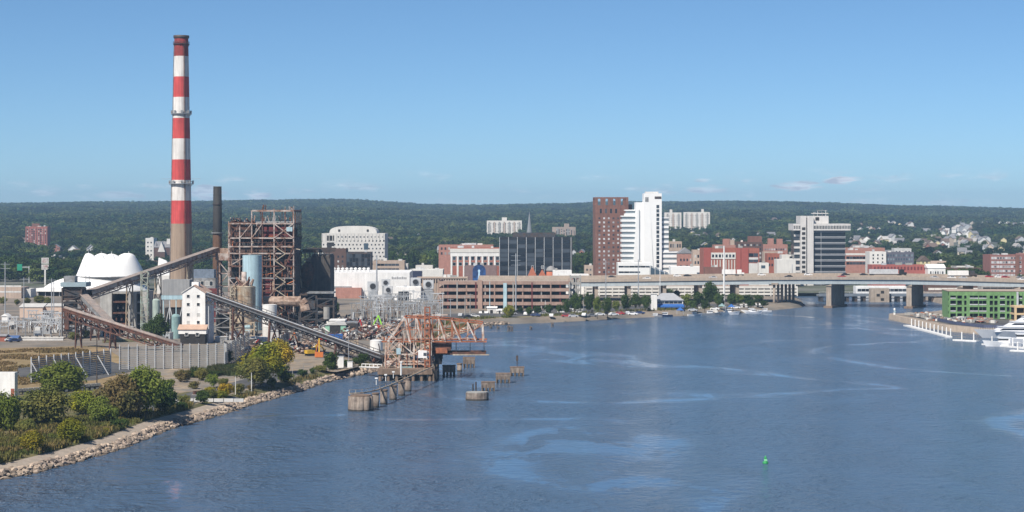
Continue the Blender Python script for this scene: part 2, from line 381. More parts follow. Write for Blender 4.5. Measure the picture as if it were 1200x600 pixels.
def offs(P, d):
    R = []
    for i in range(len(P)):
        a = Vector(P[max(0, i-1)]); b = Vector(P[min(len(P)-1, i+1)]); t_ = (b-a).normalized(); R.append((P[i][0]-t_.y*d, P[i][1]+t_.x*d))
    return R
def bench_z(d): return 1.2+1.3*min(1, max(0, (d-3)/5))
def inland(x, y, dmin=6.0):
    """keep a point at least dmin metres inside the shoreline; returns (x, y, ground z)"""
    best = None
    for (x0, y0), (x1, y1) in zip(WEST[3:30], WEST[4:31]):
        a = Vector((x0, y0)); d = Vector((x1, y1))-a; u = max(0, min(1, (Vector((x, y))-a).dot(d)/d.length_squared)); c = a+d*u; nrm = Vector((-d.y, d.x)).normalized()
        dist = (Vector((x, y))-c).length; s_ = (Vector((x, y))-c).dot(nrm)
        if best is None or dist < best[0]: best = (dist, dist if s_ > 0 else -dist, c, nrm)
    _, sd, c, nrm = best
    if sd < dmin: q = c+nrm*dmin; return q.x, q.y, bench_z(dmin)
    return x, y, bench_z(sd) if sd < 8 else GZ
def bench_strip(name, mt, i0, i1, d0, d1, lift):
    P = WEST[i0:i1]; ds = [d0, (d0+d1)/2, d1]; vs = [(x, y, bench_z(d_)+lift) for d_ in ds for x, y in offs(P, d_)]; n9 = len(P)
    return struct(MB().add(vs, [(r*n9+i, r*n9+i+1, (r+1)*n9+i+1, (r+1)*n9+i) for r in range(2) for i in range(n9-1)]).build(name, mt))
sheet('weed_ground', offs(WEST[4:11], 8.4)+gp((262,462),(225,460),(150,456),(90,452),(0,462),(-60,470)), GZ+.03, grassm)
sheet('dry_field', gp((-60,455),(-60,415),(0,408),(120,405),(150,425),(140,452),(60,462)), GZ+.03, drygrass)
sheet('access_road', gp((20,441),(20,431),(60,428),(130,424),(165,433),(110,446),(60,448)), GZ+.06, asphalt)
sheet('yard', offs(WEST[10:14], 8.5)+gp((395,432),(370,428),(280,428),(200,432),(150,444),(185,464),(225,459),(262,461)), GZ+.06, yardm)
sheet('lot_paving', offs(WEST[9:14], 10)+offs(WEST[9:14], 22)[::-1], GZ+.09, asphalt)
sheet('plant_yard', gp((250,430),(262,398),(420,392),(420,430),(395,436),(330,432)), GZ+.05, yardm)
sheet('green_strip', gp((120,402),(200,399),(200,396),(120,398)), GZ+.04, grassm)
sheet('marsh_grass', gp((222,436),(232,430),(300,430),(306,437),(270,441)), GZ+.08, mat('green_reeds', (.07,.085,.035), .95, .3, .3))
bench_strip('path', pathm, 3, 12, 3.1, 6.4, .12)
bench_strip('path_verge', grassm, 3, 12, 6.42, 8.5, .10)
bench_strip('shore_scrub_ground', grassm, 11, 20, 3.3, 8.3, .06)
# far shore strips
sheet('far_shore_beach', [(x, y) for x, y in offs(WEST[18:27], 11.2)]+[(x, y) for x, y in offs(WEST[18:27], 20)][::-1], GZ+.03, mat('sandy_shore', (.34,.26,.18), .95, .25, .15, col2=(.17,.16,.07)))
sheet('car_park', [(x, y) for x, y in offs(WEST[18:28], 20.5)]+[(x, y) for x, y in offs(WEST[18:28], 62)][::-1], GZ+.04, asphalt)

# ---- riprap stones along the near bank: thousands, one mass
ICO = None
def ico():
    bm = bmesh.new(); bmesh.ops.create_icosphere(bm, subdivisions=1, radius=1.0)
    v = [x.co.copy() for x in bm.verts]; f = [tuple(y.index for y in x.verts) for x in bm.faces]; bm.free(); return v, f
IV, IF = ico()
def rocks(segs, n_per_m, smin, smax, mt, name, w0=-.9, w1=3.6):
    b = MB(); rnd = random.Random(5)
    for (x0, y0), (x1, y1) in zip(segs, segs[1:]):
        a = Vector((x0, y0)); c = Vector((x1, y1)); d = c-a; nrm = Vector((-d.y, d.x)).normalized()
        for k in range(int(d.length*n_per_m)):
            u = rnd.random(); w = rnd.uniform(w0, w1); q = a+d*u+nrm*w; s = rnd.uniform(smin, smax)*rnd.uniform(.6, 1.1)
            z = -1.3+2.6*min(1, max(0, (w+1.2)/4.2))
            R = Matrix.Rotation(rnd.uniform(0, 6), 3, 'Z') @ Matrix.Rotation(rnd.uniform(-.6, .6), 3, 'X')
            sc = Vector((rnd.uniform(.8, 1.5), rnd.uniform(.7, 1.1), rnd.uniform(.45, .8)))*s
            b.add([R @ Vector((v.x*sc.x*rnd.uniform(.75, 1.2), v.y*sc.y*rnd.uniform(.75, 1.2), v.z*sc.z))+Vector((q.x, q.y, z)) for v in IV], IF)
    return tag(b.build(name, mt), 'pale riprap boulders piled along the near shore below the path', 'rocks', kind='stuff')
stonem = mat('pale_stone', (.46,.365,.28), .95, .2, .2, col2=(.33,.26,.21)); 
_t = stonem.node_tree; _p = _t.nodes['Principled BSDF']; _n = _t.nodes.new; _l = _t.links.new
_src = _p.inputs['Base Color'].links[0].from_socket; _g = _n('ShaderNodeNewGeometry'); _sx = _n('ShaderNodeSeparateXYZ'); _l(_g.outputs['Position'], _sx.inputs[0])
_ri = _n('ShaderNodeMapRange'); _l(_g.outputs['Random Per Island'], _ri.inputs[0]); _ri.inputs[3].default_value = .5; _ri.inputs[4].default_value = 1.2
_wet = _n('ShaderNodeMapRange'); _l(_sx.outputs['Z'], _wet.inputs[0]); _wet.inputs[1].default_value = .1; _wet.inputs[2].default_value = .45; _wet.inputs[3].default_value = .28; _wet.inputs[4].default_value = 1.0   # dark weed below the high-water mark
_m = _n('ShaderNodeMath'); _m.operation = 'MULTIPLY'; _l(_ri.outputs[0], _m.inputs[0]); _l(_wet.outputs[0], _m.inputs[1])
_v = _n('ShaderNodeVectorMath'); _v.operation = 'SCALE'; _l(_src, _v.inputs[0]); _l(_m.outputs[0], _v.inputs['Scale']); _l(_v.outputs[0], _p.inputs['Base Color'])
rocks(WEST[3:13], 12.0, .28, .95, stonem, 'riprap')
rk2 = rocks(WEST[12:21], 3.0, .5, 1.1, stonem, 'shore_stones', -.5, 3.6); rk2['label'] = 'stones along the bank behind and beyond the ship unloader pier'

# ================================================================ TREES: crowns and woods
bark = mat('bark', (.11,.085,.065), .95, .3, 2)
LEAF = {
 'wood': leafmat('woodland_leaves', (.022,.048,.018), (.085,.105,.030), .013, .55, .2),
 'mid':  leafmat('dark_green_leaves', (.045,.078,.022), (.075,.112,.030), .10, .3),
 'green': leafmat('green_leaves', (.165,.215,.042), (.235,.275,.06), .14, .2, .42),
 'olive': leafmat('olive_leaves', (.215,.20,.06), (.155,.175,.05), .14, .2, .42),
 'brown': leafmat('browning_leaves', (.24,.18,.08), (.17,.17,.06), .14, .2, .42),
 'yellow': leafmat('yellow_green_leaves', (.30,.26,.025), (.17,.20,.03), .14, .15),
 'gold': leafmat('golden_leaves', (.42,.28,.03), (.24,.22,.03), .18, .15),
}
def crown_mesh(name, seed, rx, rz, nc, nl, leaf, mt, zc, lean=0.35, clump=.42):
    """leaf faces in clumps spread through an ellipsoid; crown centre at height zc"""
    r = random.Random(seed); vs = []; fs = []
    for k in range(nc):
        d = Vector((r.gauss(0,1), r.gauss(0,1), r.gauss(0,1)*.9)).normalized()*(r.random()**.45)
        lop = 1+.22*math.sin(3*math.atan2(d.y, d.x)+seed)
        c = Vector((d.x*rx*.74*lop, d.y*rx*.74*lop, zc+d.z*rz*.78)); cr_ = rx*clump*r.uniform(.6, 1.15)
        for q in range(nl):
            e = Vector((r.gauss(0,1), r.gauss(0,1), r.gauss(0,1)+.25)).normalized(); p_ = c+e*cr_*(r.random()**.4)*Vector((1,1,.8)).length/1.6
            nn = (e+Vector((r.gauss(0,lean), r.gauss(0,lean), r.gauss(0,lean)+.25))).normalized(); a = nn.orthogonal().normalized()
            a.rotate(Matrix.Rotation(r.uniform(0, 6.28), 3, nn)); b_ = nn.cross(a); s = leaf*r.uniform(.6, 1.3)
            i = len(vs); vs += [tuple(p_-a*s-b_*s*.6), tuple(p_+a*s-b_*s*.7), tuple(p_+a*s*.8+b_*s*.6), tuple(p_-a*s*.7+b_*s*.75)]; fs.append((i, i+1, i+2, i+3))
    me = bpy.data.meshes.new(name); me.from_pydata(vs, [], fs); me.materials.append(mt); return me
def trunk_mesh(name, seed, h, r0, spread, nl=5):
    r = random.Random(seed); b = MB(); top = Vector((r.uniform(-.3,.3), r.uniform(-.3,.3), h)); b.tube((0,0,-.3), top, r0, r0*.55, 7)
    for k in range(nl):
        a = top*(.6+.4*k/nl); t_ = 2*math.pi*k/nl+r.uniform(-.4,.4)
        b.tube(a, a+Vector((math.cos(t_)*spread, math.sin(t_)*spread, h*r.uniform(.35,.8))), r0*.42, r0*.12, 5)
    return b.mesh(name, bark)
CM = {}
def tree(kind, loc, h, w, label, group=None, name='tree', fine=0, rz=None, cat='tree', bush=False):
    """unit trees (crown radius 1 x height 2ish) scaled to size; crown and trunk meshes shared"""
    r = random.Random(hash((round(loc[0]*10), round(loc[1]*10))) & 0xffff); vnt = r.randrange(3)
    key = (kind, fine, vnt, bush)
    if key not in CM:
        nc, nl, lf = ((26, 26, .115), (48, 60, .062), (75, 95, .043))[fine]
        zc = 1.12 if not bush else .8
        CM[key] = (crown_mesh('crown', 100+vnt+fine*10, 1.0, .85 if not bush else .78, nc, nl, lf, LEAF[kind], zc, clump=.44 if fine == 0 else .36),
                   trunk_mesh('trunk', 50+vnt, .55 if not bush else .3, .055, .38))
    cm, tm = CM[key]
    t = thing(name, label, cat, loc, r.uniform(0, 6.28) if rz is None else rz, group)
    t.scale = (w/2, w/2*r.uniform(.9, 1.1), h/1.97 if not bush else h/1.6)
    put('trunk', tm, t); put('crown', cm, t); return t
def gn_instances(name, pts, proto, smin, smax, label):
    me = bpy.data.meshes.new(name); me.from_pydata(pts, [], []); o = put(name, me)
    ng = bpy.data.node_groups.new('scatter', 'GeometryNodeTree')
    ng.interface.new_socket('Geometry', in_out='INPUT', socket_type='NodeSocketGeometry'); ng.interface.new_socket('Geometry', in_out='OUTPUT', socket_type='NodeSocketGeometry')
    nn = ng.nodes.new; ll = ng.links.new
    gi = nn('NodeGroupInput'); go = nn('NodeGroupOutput'); ip = nn('GeometryNodeInstanceOnPoints'); oi = nn('GeometryNodeObjectInfo')
    oi.inputs['Object'].default_value = proto; oi.inputs['As Instance'].default_value = True
    rv = nn('FunctionNodeRandomValue'); rv.data_type = 'FLOAT_VECTOR'; rv.inputs[0].default_value = (0,0,0); rv.inputs[1].default_value = (0,0,6.28)
    rs = nn('FunctionNodeRandomValue'); rs.data_type = 'FLOAT'; rs.inputs[2].default_value = smin; rs.inputs[3].default_value = smax; rs.inputs['Seed'].default_value = 4
    ll(gi.outputs[0], ip.inputs['Points']); ll(oi.outputs['Geometry'], ip.inputs['Instance']); ll(rv.outputs[0], ip.inputs['Rotation']); ll(rs.outputs[1], ip.inputs['Scale'])
    ll(ip.outputs[0], go.inputs[0]); md = o.modifiers.new('scatter', 'NODES'); md.node_group = ng
    tag(o, label, 'woods', kind='stuff'); return o

# houses first, so that the woods leave room round them
HOUSES = []
rh = random.Random(11)
def in_zone(px, D):
    py = HY+(H-terr(wx(px, D), D))*F/D
    return py
ZONES = [(995,1215,2050,4200,190), (862,932,2100,4000,16), (1000,1200,4200,5200,8), (440,520,1900,2700,8), (0,120,1900,3000,10), (360,700,2000,2900,16), (780,930,1950,3000,18), (640,700,1900,2500,5)]
for (a, b, d0, d1, cnt) in ZONES:
    k = 0; tries = 0
    while k < cnt and tries < 4000:
        tries += 1; D = math.sqrt(rh.uniform(d0*d0, d1*d1)); px = rh.uniform(a, b)
        if a > 900 and noise.noise((px*.02, D*.0016, 1.7)) < -.12: continue
        X = wx(px, D)
        if any(abs(X-h[0]) < 17 and abs(D-h[1]) < 22 for h in HOUSES): continue
        HOUSES.append((X, D, px)); k += 1
cells = {}
for X, D, px in HOUSES:
    for i in range(-1, 2):
        for j in range(-5, 1): cells[(int(X//14)+i, int(D//14)+j)] = 1
NOTREE = []                     # footprints of far buildings: (px0, px1, D0, D1)
NOTREE += [(-20,40,1430,1520), (46,60,1400,1470), (64,100,1800,1960), (80,100,1430,1500), (24,62,2290,2650), (165,205,1850,2060), (566,616,2860,3300), (645,680,2720,3080), (776,836,3170,3460), (596,640,2200,2330)]
rw = random.Random(3); near_pts = []; far_pts = []
for D0 in range(1430, 3100, 13):
    wd = .33*D0+60; x = -wd
    while x < wd:
        x += rw.uniform(7, 15); D = D0+rw.uniform(-6, 6); px = CX+F*x/D
        if (int(x//14), int(D//14)) in cells: continue
        if any(a < px < b and c < D < d for a, b, c, d in NOTREE): continue
        if D < 1760 and not (px < 168 or (px > 1095 and D > 1560)): continue
        house_zone = px > 985 and D < 4300
        if noise.noise((x*.006, D*.004, 5.5)) < (-.22 if house_zone else -.35 if D < 2300 else -.6): continue
        near_pts.append((x, D, terr(x, D)-.5-(2.0 if house_zone else 0)))
for D0 in range(3100, 7400, 26):
    wd = .33*D0+80; x = -wd
    while x < wd:
        x += rw.uniform(22, 34); D = D0+rw.uniform(-12, 12); px = CX+F*x/D
        if any(a < px < b and c < D < d for a, b, c, d in NOTREE): continue
        if (int(x//14), int(D//14)) in cells: continue
        if px > 985 and D < 4300 and noise.noise((x*.006, D*.004, 5.5)) < -.2: continue
        far_pts.append((x, D, terr(x, D)-1.0))
# prototypes are themselves real trees standing in the woods
pn = thing('wood_tree', 'large dark tree at the edge of the woods left of the white amphitheatre', 'tree', (-420, 1790, GZ))
PC = [put('crown', crown_mesh('crown', 40+i, 6.0, 5.2, 22, 30, .62, LEAF['wood'], 7.2, clump=.45), pn if i == 0 else None) for i in range(1)]
put('trunk', trunk_mesh('trunk', 9, 4.5, .35, 2.5), pn)
bmp = MB(); rp = random.Random(21)
class _J: pass
def patch_mesh(seed):
    r = random.Random(seed); vs = []; fs = []
    for i in range(3):
        for j in range(3):
            cx_, cy_ = (i-1)*9.5+r.uniform(-3, 3), (j-1)*9.5+r.uniform(-3, 3); me = crown_mesh('c', seed+i*3+j, r.uniform(5, 7), r.uniform(4.2, 6.2), 9, 17, 1.15, LEAF['wood'], r.uniform(6, 9), clump=.5)
            o_ = len(vs); vs += [(v.co.x+cx_, v.co.y+cy_, v.co.z) for v in me.vertices]; fs += [tuple(k+o_ for k in p_.vertices) for p_ in me.polygons]; bpy.data.meshes.remove(me)
    me = bpy.data.meshes.new('woodland_patch'); me.from_pydata(vs, [], fs); me.materials.append(LEAF['wood']); return me
pf = put('woodland_patch', patch_mesh(70)); pf.location = (-300, 3400, terr(-300, 3400)); tag(pf, 'clump of dark woodland trees on the hillside', 'woods', kind='stuff')
pf2 = put('woodland_patch', patch_mesh(170)); pf2.location = (500, 3500, terr(500, 3500)); tag(pf2, 'clump of dark woodland trees on the right hillside', 'woods', kind='stuff')
rw.shuffle(near_pts); rw.shuffle(far_pts); hf = len(far_pts)//2
gn_instances('town_trees', near_pts, PC[0], .55, 1.35, 'dark green trees massed at the foot of the hills behind the town')
gn_instances('woodland', far_pts[:hf], pf, .7, 1.5, 'dense dark woodland covering the hills along the skyline')
gn_instances('woodland', far_pts[hf:], pf2, .7, 1.5, 'dense dark woodland covering the hills along the skyline, mixed through it')
print('woods', len(near_pts), len(far_pts))

# ---- houses
HW = [('white', mat('house_white', (.72,.71,.69), .7, .06)), ('cream', mat('house_cream', (.60,.53,.42), .7, .06)), ('pale grey', mat('house_grey', (.48,.49,.50), .7, .06)),
      ('beige', mat('house_beige', (.50,.42,.34), .7, .06)), ('pale yellow', mat('house_yellow', (.60,.52,.30), .7, .06)), ('red-brown', mat('house_red', (.30,.14,.11), .7, .1))]
HR = [('brown', brownroof), ('grey', greyroof), ('pale', mat('pale_shingle', (.40,.38,.36), .9, .2, rnd=.15))]
HM = {}
def hmesh(wi, ri, ax):
    k = (wi, ri, ax)
    if k not in HM:
        w, d, e, rz_ = (8.5, 11.5, 6.2, 9.6)
        b = MB().box(-w/2, w/2, -d/2, d/2, -1.5, e)
        if ax == 'y': b.add([(-w/2,-d/2,e),(w/2,-d/2,e),(0,-d/2,rz_-.2),(-w/2,d/2,e),(w/2,d/2,e),(0,d/2,rz_-.2)], [(0,1,2),(4,3,5)])
        else: b.add([(-w/2,-d/2,e),(-w/2,d/2,e),(-w/2,0,rz_-.2),(w/2,-d/2,e),(w/2,d/2,e),(w/2,0,rz_-.2)], [(1,0,2),(3,4,5)])
        rf = MB(); o = .5; th = .3
        if ax == 'y':
            for s in (-1, 1): rf.add([(s*(w/2+o),-d/2-o,e-.4),(0,-d/2-o,rz_),(0,d/2+o,rz_),(s*(w/2+o),d/2+o,e-.4),(s*(w/2+o),-d/2-o,e-.4+th),(0,-d/2-o,rz_+th),(0,d/2+o,rz_+th),(s*(w/2+o),d/2+o,e-.4+th)], [(0,1,2,3),(4,5,6,7),(0,1,5,4),(3,2,6,7),(0,3,7,4)])
        else:
            for s in (-1, 1): rf.add([(-w/2-o,s*(d/2+o),e-.4),(-w/2-o,0,rz_),(w/2+o,0,rz_),(w/2+o,s*(d/2+o),e-.4),(-w/2-o,s*(d/2+o),e-.4+th),(-w/2-o,0,rz_+th),(w/2+o,0,rz_+th),(w/2+o,s*(d/2+o),e-.4+th)], [(0,1,2,3),(4,5,6,7),(0,1,5,4),(3,2,6,7),(0,3,7,4)])
        HM[k] = (b.mesh('wall', HW[wi][1]), rf.mesh('roof', HR[ri][1]), MB().box(-.55,.55,-d/2-.06,-d/2-.02,0,1.5).mesh('window', glass))
    return HM[k]
def zone_txt(px):
    for lim, tx_ in ((1172,'above the brick apartment block'),(1135,'just left of the brick apartments'),(1105,'behind the right highway truck'),(1070,'behind the two highway trucks'),(1030,'above the long red brick block'),(940,'just right of the grey tower'),(800,'left of the grey tower'),(300,'behind the market hall')):
        if px > lim: return tx_
    return 'left of the amphitheatre'
for X, D, px in HOUSES:
    wi = rh.choice([0,0,0,1,1,2,2,3,4,5]); ri = rh.choice([0,0,1,1,2]); ax = rh.choice(['x','y','y'])
    a, b, c = hmesh(wi, ri, ax)
    far = 'high up' if D > 3300 else 'halfway up' if D > 2650 else 'low down'
    h = thing('house', f'{HW[wi][0]} gabled house, {HR[ri][0]} roof, {far} the hillside {zone_txt(px)}', 'house', (X, D, terr(X, D)+.3), rh.uniform(-.5,.5), 'gabled houses on the wooded hillside')
    s = rh.uniform(.72, 1.1); h.scale = (s*rh.uniform(.9,1.3), s, s*rh.uniform(.95, 1.2))
    put('wall', a, h); put('roof', b, h)
    if D < 2600:
        for zz in (1.2, 4.0):
            for xx in (-2.4, 2.4): put('window', c, h, (xx, 0, zz))
# ================================================================ POWER STATION (left)
# ---- tall striped chimney
D = 1040.0; k = F/D
ch = thing('striped_chimney', 'tall tapering chimney with red and white bands above the power station', 'chimney', (wx(212.5, D), D, GZ))
red = mat('chimney_red', (.60,.08,.075), .8, .22, .12, streak=.32); redtop = mat('sooty_chimney_red', (.30,.05,.045), .85, .3, .3, streak=.3)
whi = mat('chimney_white', (.74,.71,.68), .8, .16, .12, streak=.28); shaft = mat('chimney_concrete', (.34,.255,.19), .9, .15, .06, streak=.22)
ZT = wz(41, D)-GZ
def crad(z): 
    py = HY+(H-(z+GZ))*k; return ((8.0+(13.2-8.0)*max(0, (py-41))/(327-41)))/k
bands = [(372,262,shaft),(262,235,red),(235,211,whi),(211,187,red),(187,162.5,whi),(162.5,138.5,red),(138.5,114,whi),(114,90,red),(90,66,whi),(66,44,redtop)]
for a, b, m_ in bands:
    z0, z1 = (0 if a == 372 else wz(a, D)-GZ), wz(b, D)-GZ
    MB().lathe([(crad(z0), z0), (crad((z0+z1)/2), (z0+z1)/2), (crad(z1), z1)], 40, caps=False).build('band', m_, ch, True)
MB().lathe([(crad(ZT-2)+.05, ZT-2.0), (crad(ZT)+.5, ZT-1.5), (crad(ZT)+.55, ZT-.3), (crad(ZT)-.5, ZT-.3), (crad(ZT)-.5, ZT-6)], 40, caps=False).build('cap', dksteel, ch, True)
MB().lathe([(crad(ZT)-.4, ZT-1.2), (.01, ZT-1.2)], 24, caps=False).build('flue_mouth', dark, ch)
for j, py in enumerate((133.5, 215.5, 52)):
    z = wz(py, D)-GZ; r = crad(z); wd = (1.1, 1.5, .6)[j]
    pl = MB().lathe([(r, z), (r+wd, z), (r+wd, z+.25), (r, z+.25)], 32, caps=False).build('platform', galv if j < 2 else dksteel, ch)
    rb = MB()
    for q in range(20):
        t_ = 2*math.pi*q/20; rb.bar(((r+wd)*math.cos(t_), (r+wd)*math.sin(t_), z), ((r+wd)*math.cos(t_), (r+wd)*math.sin(t_), z+1.3), .12)
        t2 = 2*math.pi*(q+1)/20; rb.bar(((r+wd)*math.cos(t_), (r+wd)*math.sin(t_), z+1.25), ((r+wd)*math.cos(t2), (r+wd)*math.sin(t2), z+1.25), .12)
        rb.bar((r*math.cos(t_), r*math.sin(t_), z-1.1), ((r+wd)*math.cos(t_), (r+wd)*math.sin(t_), z), .15)
    rb.build('railing', galv if j < 2 else dksteel, pl)
    if j < 2:
        for q in range(8):
            t_ = 2*math.pi*q/8+.2; lb = MB().box(-.45,.45,-.45,.45,0,1.5).build('beacon', steel, pl); lb.location = ((r+wd-.5)*math.cos(t_), (r+wd-.5)*math.sin(t_), z+.25)
    if j == 1:
        for s in (-1, 1): MB().bar((s*r, -1, z+2.6), (s*(r+5.2), -1, z+2.6), .14).build('arm', galv, pl)
for ang, nm in ((-1.05, 'ladder'), (-2.75, 'cable_run')):
    lb = MB(); zs = [6+i*(ZT-10)/26 for i in range(27)]
    for z0, z1 in zip(zs, zs[1:]):
        for dd in (-.05, .05):
            t_ = ang+dd; lb.bar((math.cos(t_)*(crad(z0)+.3), math.sin(t_)*(crad(z0)+.3), z0), (math.cos(t_)*(crad(z1)+.3), math.sin(t_)*(crad(z1)+.3), z1), .16)
        lb.bar((math.cos(ang-.06)*(crad(z1)+.3), math.sin(ang-.06)*(crad(z1)+.3), z1), (math.cos(ang+.06)*(crad(z1)+.3), math.sin(ang+.06)*(crad(z1)+.3), z1), .2)
    lb.build(nm, rust if nm == 'ladder' else steel, ch)
# ---- dark steel stack
D = 985.0; st = thing('dark_stack', 'slim black steel stack with a rusty foot beside the boiler house', 'chimney', (wx(254.8, D), D, GZ)); zt = wz(218.5, D)-GZ; zr = wz(273, D)-GZ
sm = mat('sooty_stack_steel', (.035,.033,.032), .75, .35, .3, streak=.3); sr = mat('rusty_stack_steel', (.16,.085,.05), .85, .3, .4, streak=.4)
MB().lathe([(2.4,0),(2.3,zr)], 24, caps=False).build('foot', sr, st, True)
MB().lathe([(2.3,zr),(2.05,zt),(1.8,zt),(1.8,zt-3)], 24, caps=False).build('shaft', sm, st, True)
MB().lathe([(2.3,zr-.2),(3.0,zr-.2),(3.0,zr+.3),(2.3,zr+.3)], 20, caps=False).build('platform', steel, st)
MB().lathe([(2.2,zr+14),(2.5,zr+14),(2.5,zr+14.5),(2.2,zr+14.5)], 20, caps=False).build('ring', dksteel, st)

# ---- boiler house: gutted open steel frame
D = 920.0; k = F/D
bh = thing('boiler_house_frame', 'gutted boiler house, rusty open steel frame many storeys high', 'building', (wx(268, D), D, GZ))
BW = (344-268)/k; BD = 32.0
lv = [wz(y, D)-GZ for y in (372, 357, 341, 326, 312, 297, 289, 279, 262)]; top2 = wz(247, D)-GZ
xs = [0, BW*.17, BW*.355, BW*.52, BW*.70, BW*.87, BW]; ys = [0, 8, 16, 24, BD]
rb = random.Random(4)
for i, x in enumerate(xs):
    for j, y in enumerate(ys):
        if 0 < i < len(xs)-1 and 0 < j < len(ys)-1: continue
        z1 = top2 if x >= xs[2]-.1 else lv[-1]
        beam(bh, 'column', rustw if (j == 0 and i in (0,1,2,4,6)) else rust if j < 2 else dksteel, (x, y, 0), (x, y, z1+(1.0 if rb.random() < .4 else 0)), .55 if j == 0 else .5)
for li, z in enumerate(lv):
    for j, y in enumerate(ys):
        mm_ = rustw if (j == 0 and li in (8, 7, 5, 6)) else steel if (j == 0 and li in (3, 1)) else rust
        beam(bh, 'girder', mm_, (-.3 if j == 0 else 0, y-(.1 if j == 0 else 0), z), (BW, y-(.1 if j == 0 else 0), z), .4, .62 if j == 0 else .6)
    for i in (0, 2, 4, 6): beam(bh, 'girder', rust, (xs[i], 0, z-.05), (xs[i], BD, z-.05), .45, .8)
    # broken floor plates
    for i in range(len(xs)-1):
        if rb.random() < .62: bx(bh, 'floor_plate', rust if rb.random() < .6 else dksteel, xs[i]+.4, xs[i+1]-.4, 1.0+rb.uniform(0, 6), BD-rb.uniform(0, 10), z-.6, z-.35)
for y in (0, 16, BD): beam(bh, 'girder', rust if y else rustw, (xs[2], y-.12, top2), (BW, y-.12, top2), .5, .8)
for i in (2, 4, 6): beam(bh, 'girder', rust, (xs[i], 0, top2-.1), (xs[i], BD, top2-.1), .45, .7)
bx(bh, 'roof_plate', paleroof, xs[2]+1.5, BW-1, 2.0, BD-1, lv[-1]+.5, lv[-1]+.8)
bx(bh, 'roof_plate', rust, .5, xs[2]-1, 1.0, BD-1, lv[-1]+.4, lv[-1]+.7)
for li in range(len(lv)-1):
    zm = (lv[li]+lv[li+1])/2
    beam(bh, 'rail', rb.choice([rust, rustw, dksteel]), (0, -.2, zm), (BW, -.2, zm), .2)
    for i in range(len(xs)-1):
        for q in range(1, 3):
            x = xs[i]+(xs[i+1]-xs[i])*q/3
            if rb.random() < .6: beam(bh, 'stud', rb.choice([rust, rust, rustw, dksteel, orange]), (x, rb.uniform(-.2, 2), lv[li]), (x+rb.uniform(-.5,.5), rb.uniform(-.2, 2), lv[li+1]), .22)
# cross braces
for (i0, i1, l0, l1) in [(1,2,7,8),(0,1,7,8),(4,6,7,8),(2,3,7,8),(4,5,5,7),(4,6,3,5),(5,6,4,6),(4,5,1,3),(0,1,2,3),(2,3,0,1),(3,4,1,2),(0,2,4,5)]:
    mm_ = rustw if rb.random() < .55 else rust
    beam(bh, 'brace', mm_, (xs[i0], -.35, lv[l0]), (xs[i1], -.35, lv[l1]), .42)
    if rb.random() < .6: beam(bh, 'brace', mm_, (xs[i1], -.45, lv[l0]), (xs[i0], -.45, lv[l1]), .42)
for j in range(4):
    for l_ in range(0, 8, 2): beam(bh, 'brace', dksteel, (BW+.35, ys[j], lv[l_]), (BW+.35, ys[j+1], lv[l_+1]), .4)
# zig-zag stair on the right bay
for q in range(10):
    za = lv[0]+q*(lv[6]-lv[0])/10; zb = lv[0]+(q+1)*(lv[6]-lv[0])/10; s = q % 2
    beam(bh, 'stair_flight', cream, (xs[5]+.3 if s else xs[4]+.6, -1.3, za), (xs[4]+.6 if s else xs[5]+.3, -1.3, zb), .8, .35)
# surviving boiler casings, hoppers and panels inside, plus solid fill added to darken it
for q in range(46):
    i = rb.randrange(len(xs)-1); l_ = rb.randrange(0, 8); w = (xs[i+1]-xs[i])*rb.uniform(.4, .95); h_ = (lv[l_+1]-lv[l_])*rb.uniform(.35, .9); x0 = xs[i]+rb.uniform(.2, .4)
    y0 = rb.uniform(2.5, 14)
    bx(bh, 'casing', rb.choice([rust, rust, dksteel, dksteel, dark, maroon, insul, dkbrick]), x0, x0+w, y0, y0+rb.uniform(2, 9), lv[l_]+.1, lv[l_]+.1+h_)
bx(bh, 'casing', dkbrick, xs[0]+.8, xs[6]-.8, 20, 29, 0, lv[-2])
for i in range(len(xs)-1): bx(bh, 'casing', [dark, dkbrick, dksteel, dark, dkbrick, dark][i], xs[i]+.3, xs[i+1]-.3, 7.5+(i % 3), 19.8, 0, lv[8]-.5-(i % 2)*1.5)  # full-height dark blocks added so the open, sunlit interior reads as shaded
bx(bh, 'casing', rust, xs[0]+1.5, xs[2]-.6, 4, 15, lv[7]+.4, lv[8]-1)
bx(bh, 'casing', dkbrick, xs[1], xs[4], 10, 24, lv[5], lv[7])
bx(bh, 'casing', maroon, xs[4]-5, xs[4]-.4, 1.2, 9, lv[1]+.3, lv[3]-.6)
bx(bh, 'casing', rust, xs[2]+.8, xs[4]-.6, 6, 22, lv[7]+.4, lv[8]-.9)
for i in range(len(xs)-1):
    for l_ in range(0, 8):
        if rb.random() < .8: y0 = rb.uniform(3, 7); bx(bh, 'casing', rb.choice([dkbrick, dksteel, rust, dark, dark]), xs[i]+.5, xs[i+1]-.5+rb.uniform(-1,0), y0, y0+8, lv[l_]+.15+rb.uniform(0,1), lv[l_+1]-rb.uniform(.9, 2.5))
for q in range(30):
    x = rb.uniform(1, BW-3); y = rb.uniform(-.2, 1.6); z = rb.uniform(3, lv[8]-2); ln = rb.uniform(2, 7)
    pipe(bh, 'pipe', rb.choice([rust, rust, cream, steel, orange, insul]), (x, y, z), (x+(ln if rb.random() < .6 else .2), y, z+rb.uniform(-2.5, 2.5)), rb.uniform(.12, .32))
bx(bh, 'side_panel', dkbrick, BW+.1, BW+.3, 3, 26, lv[1], lv[7])
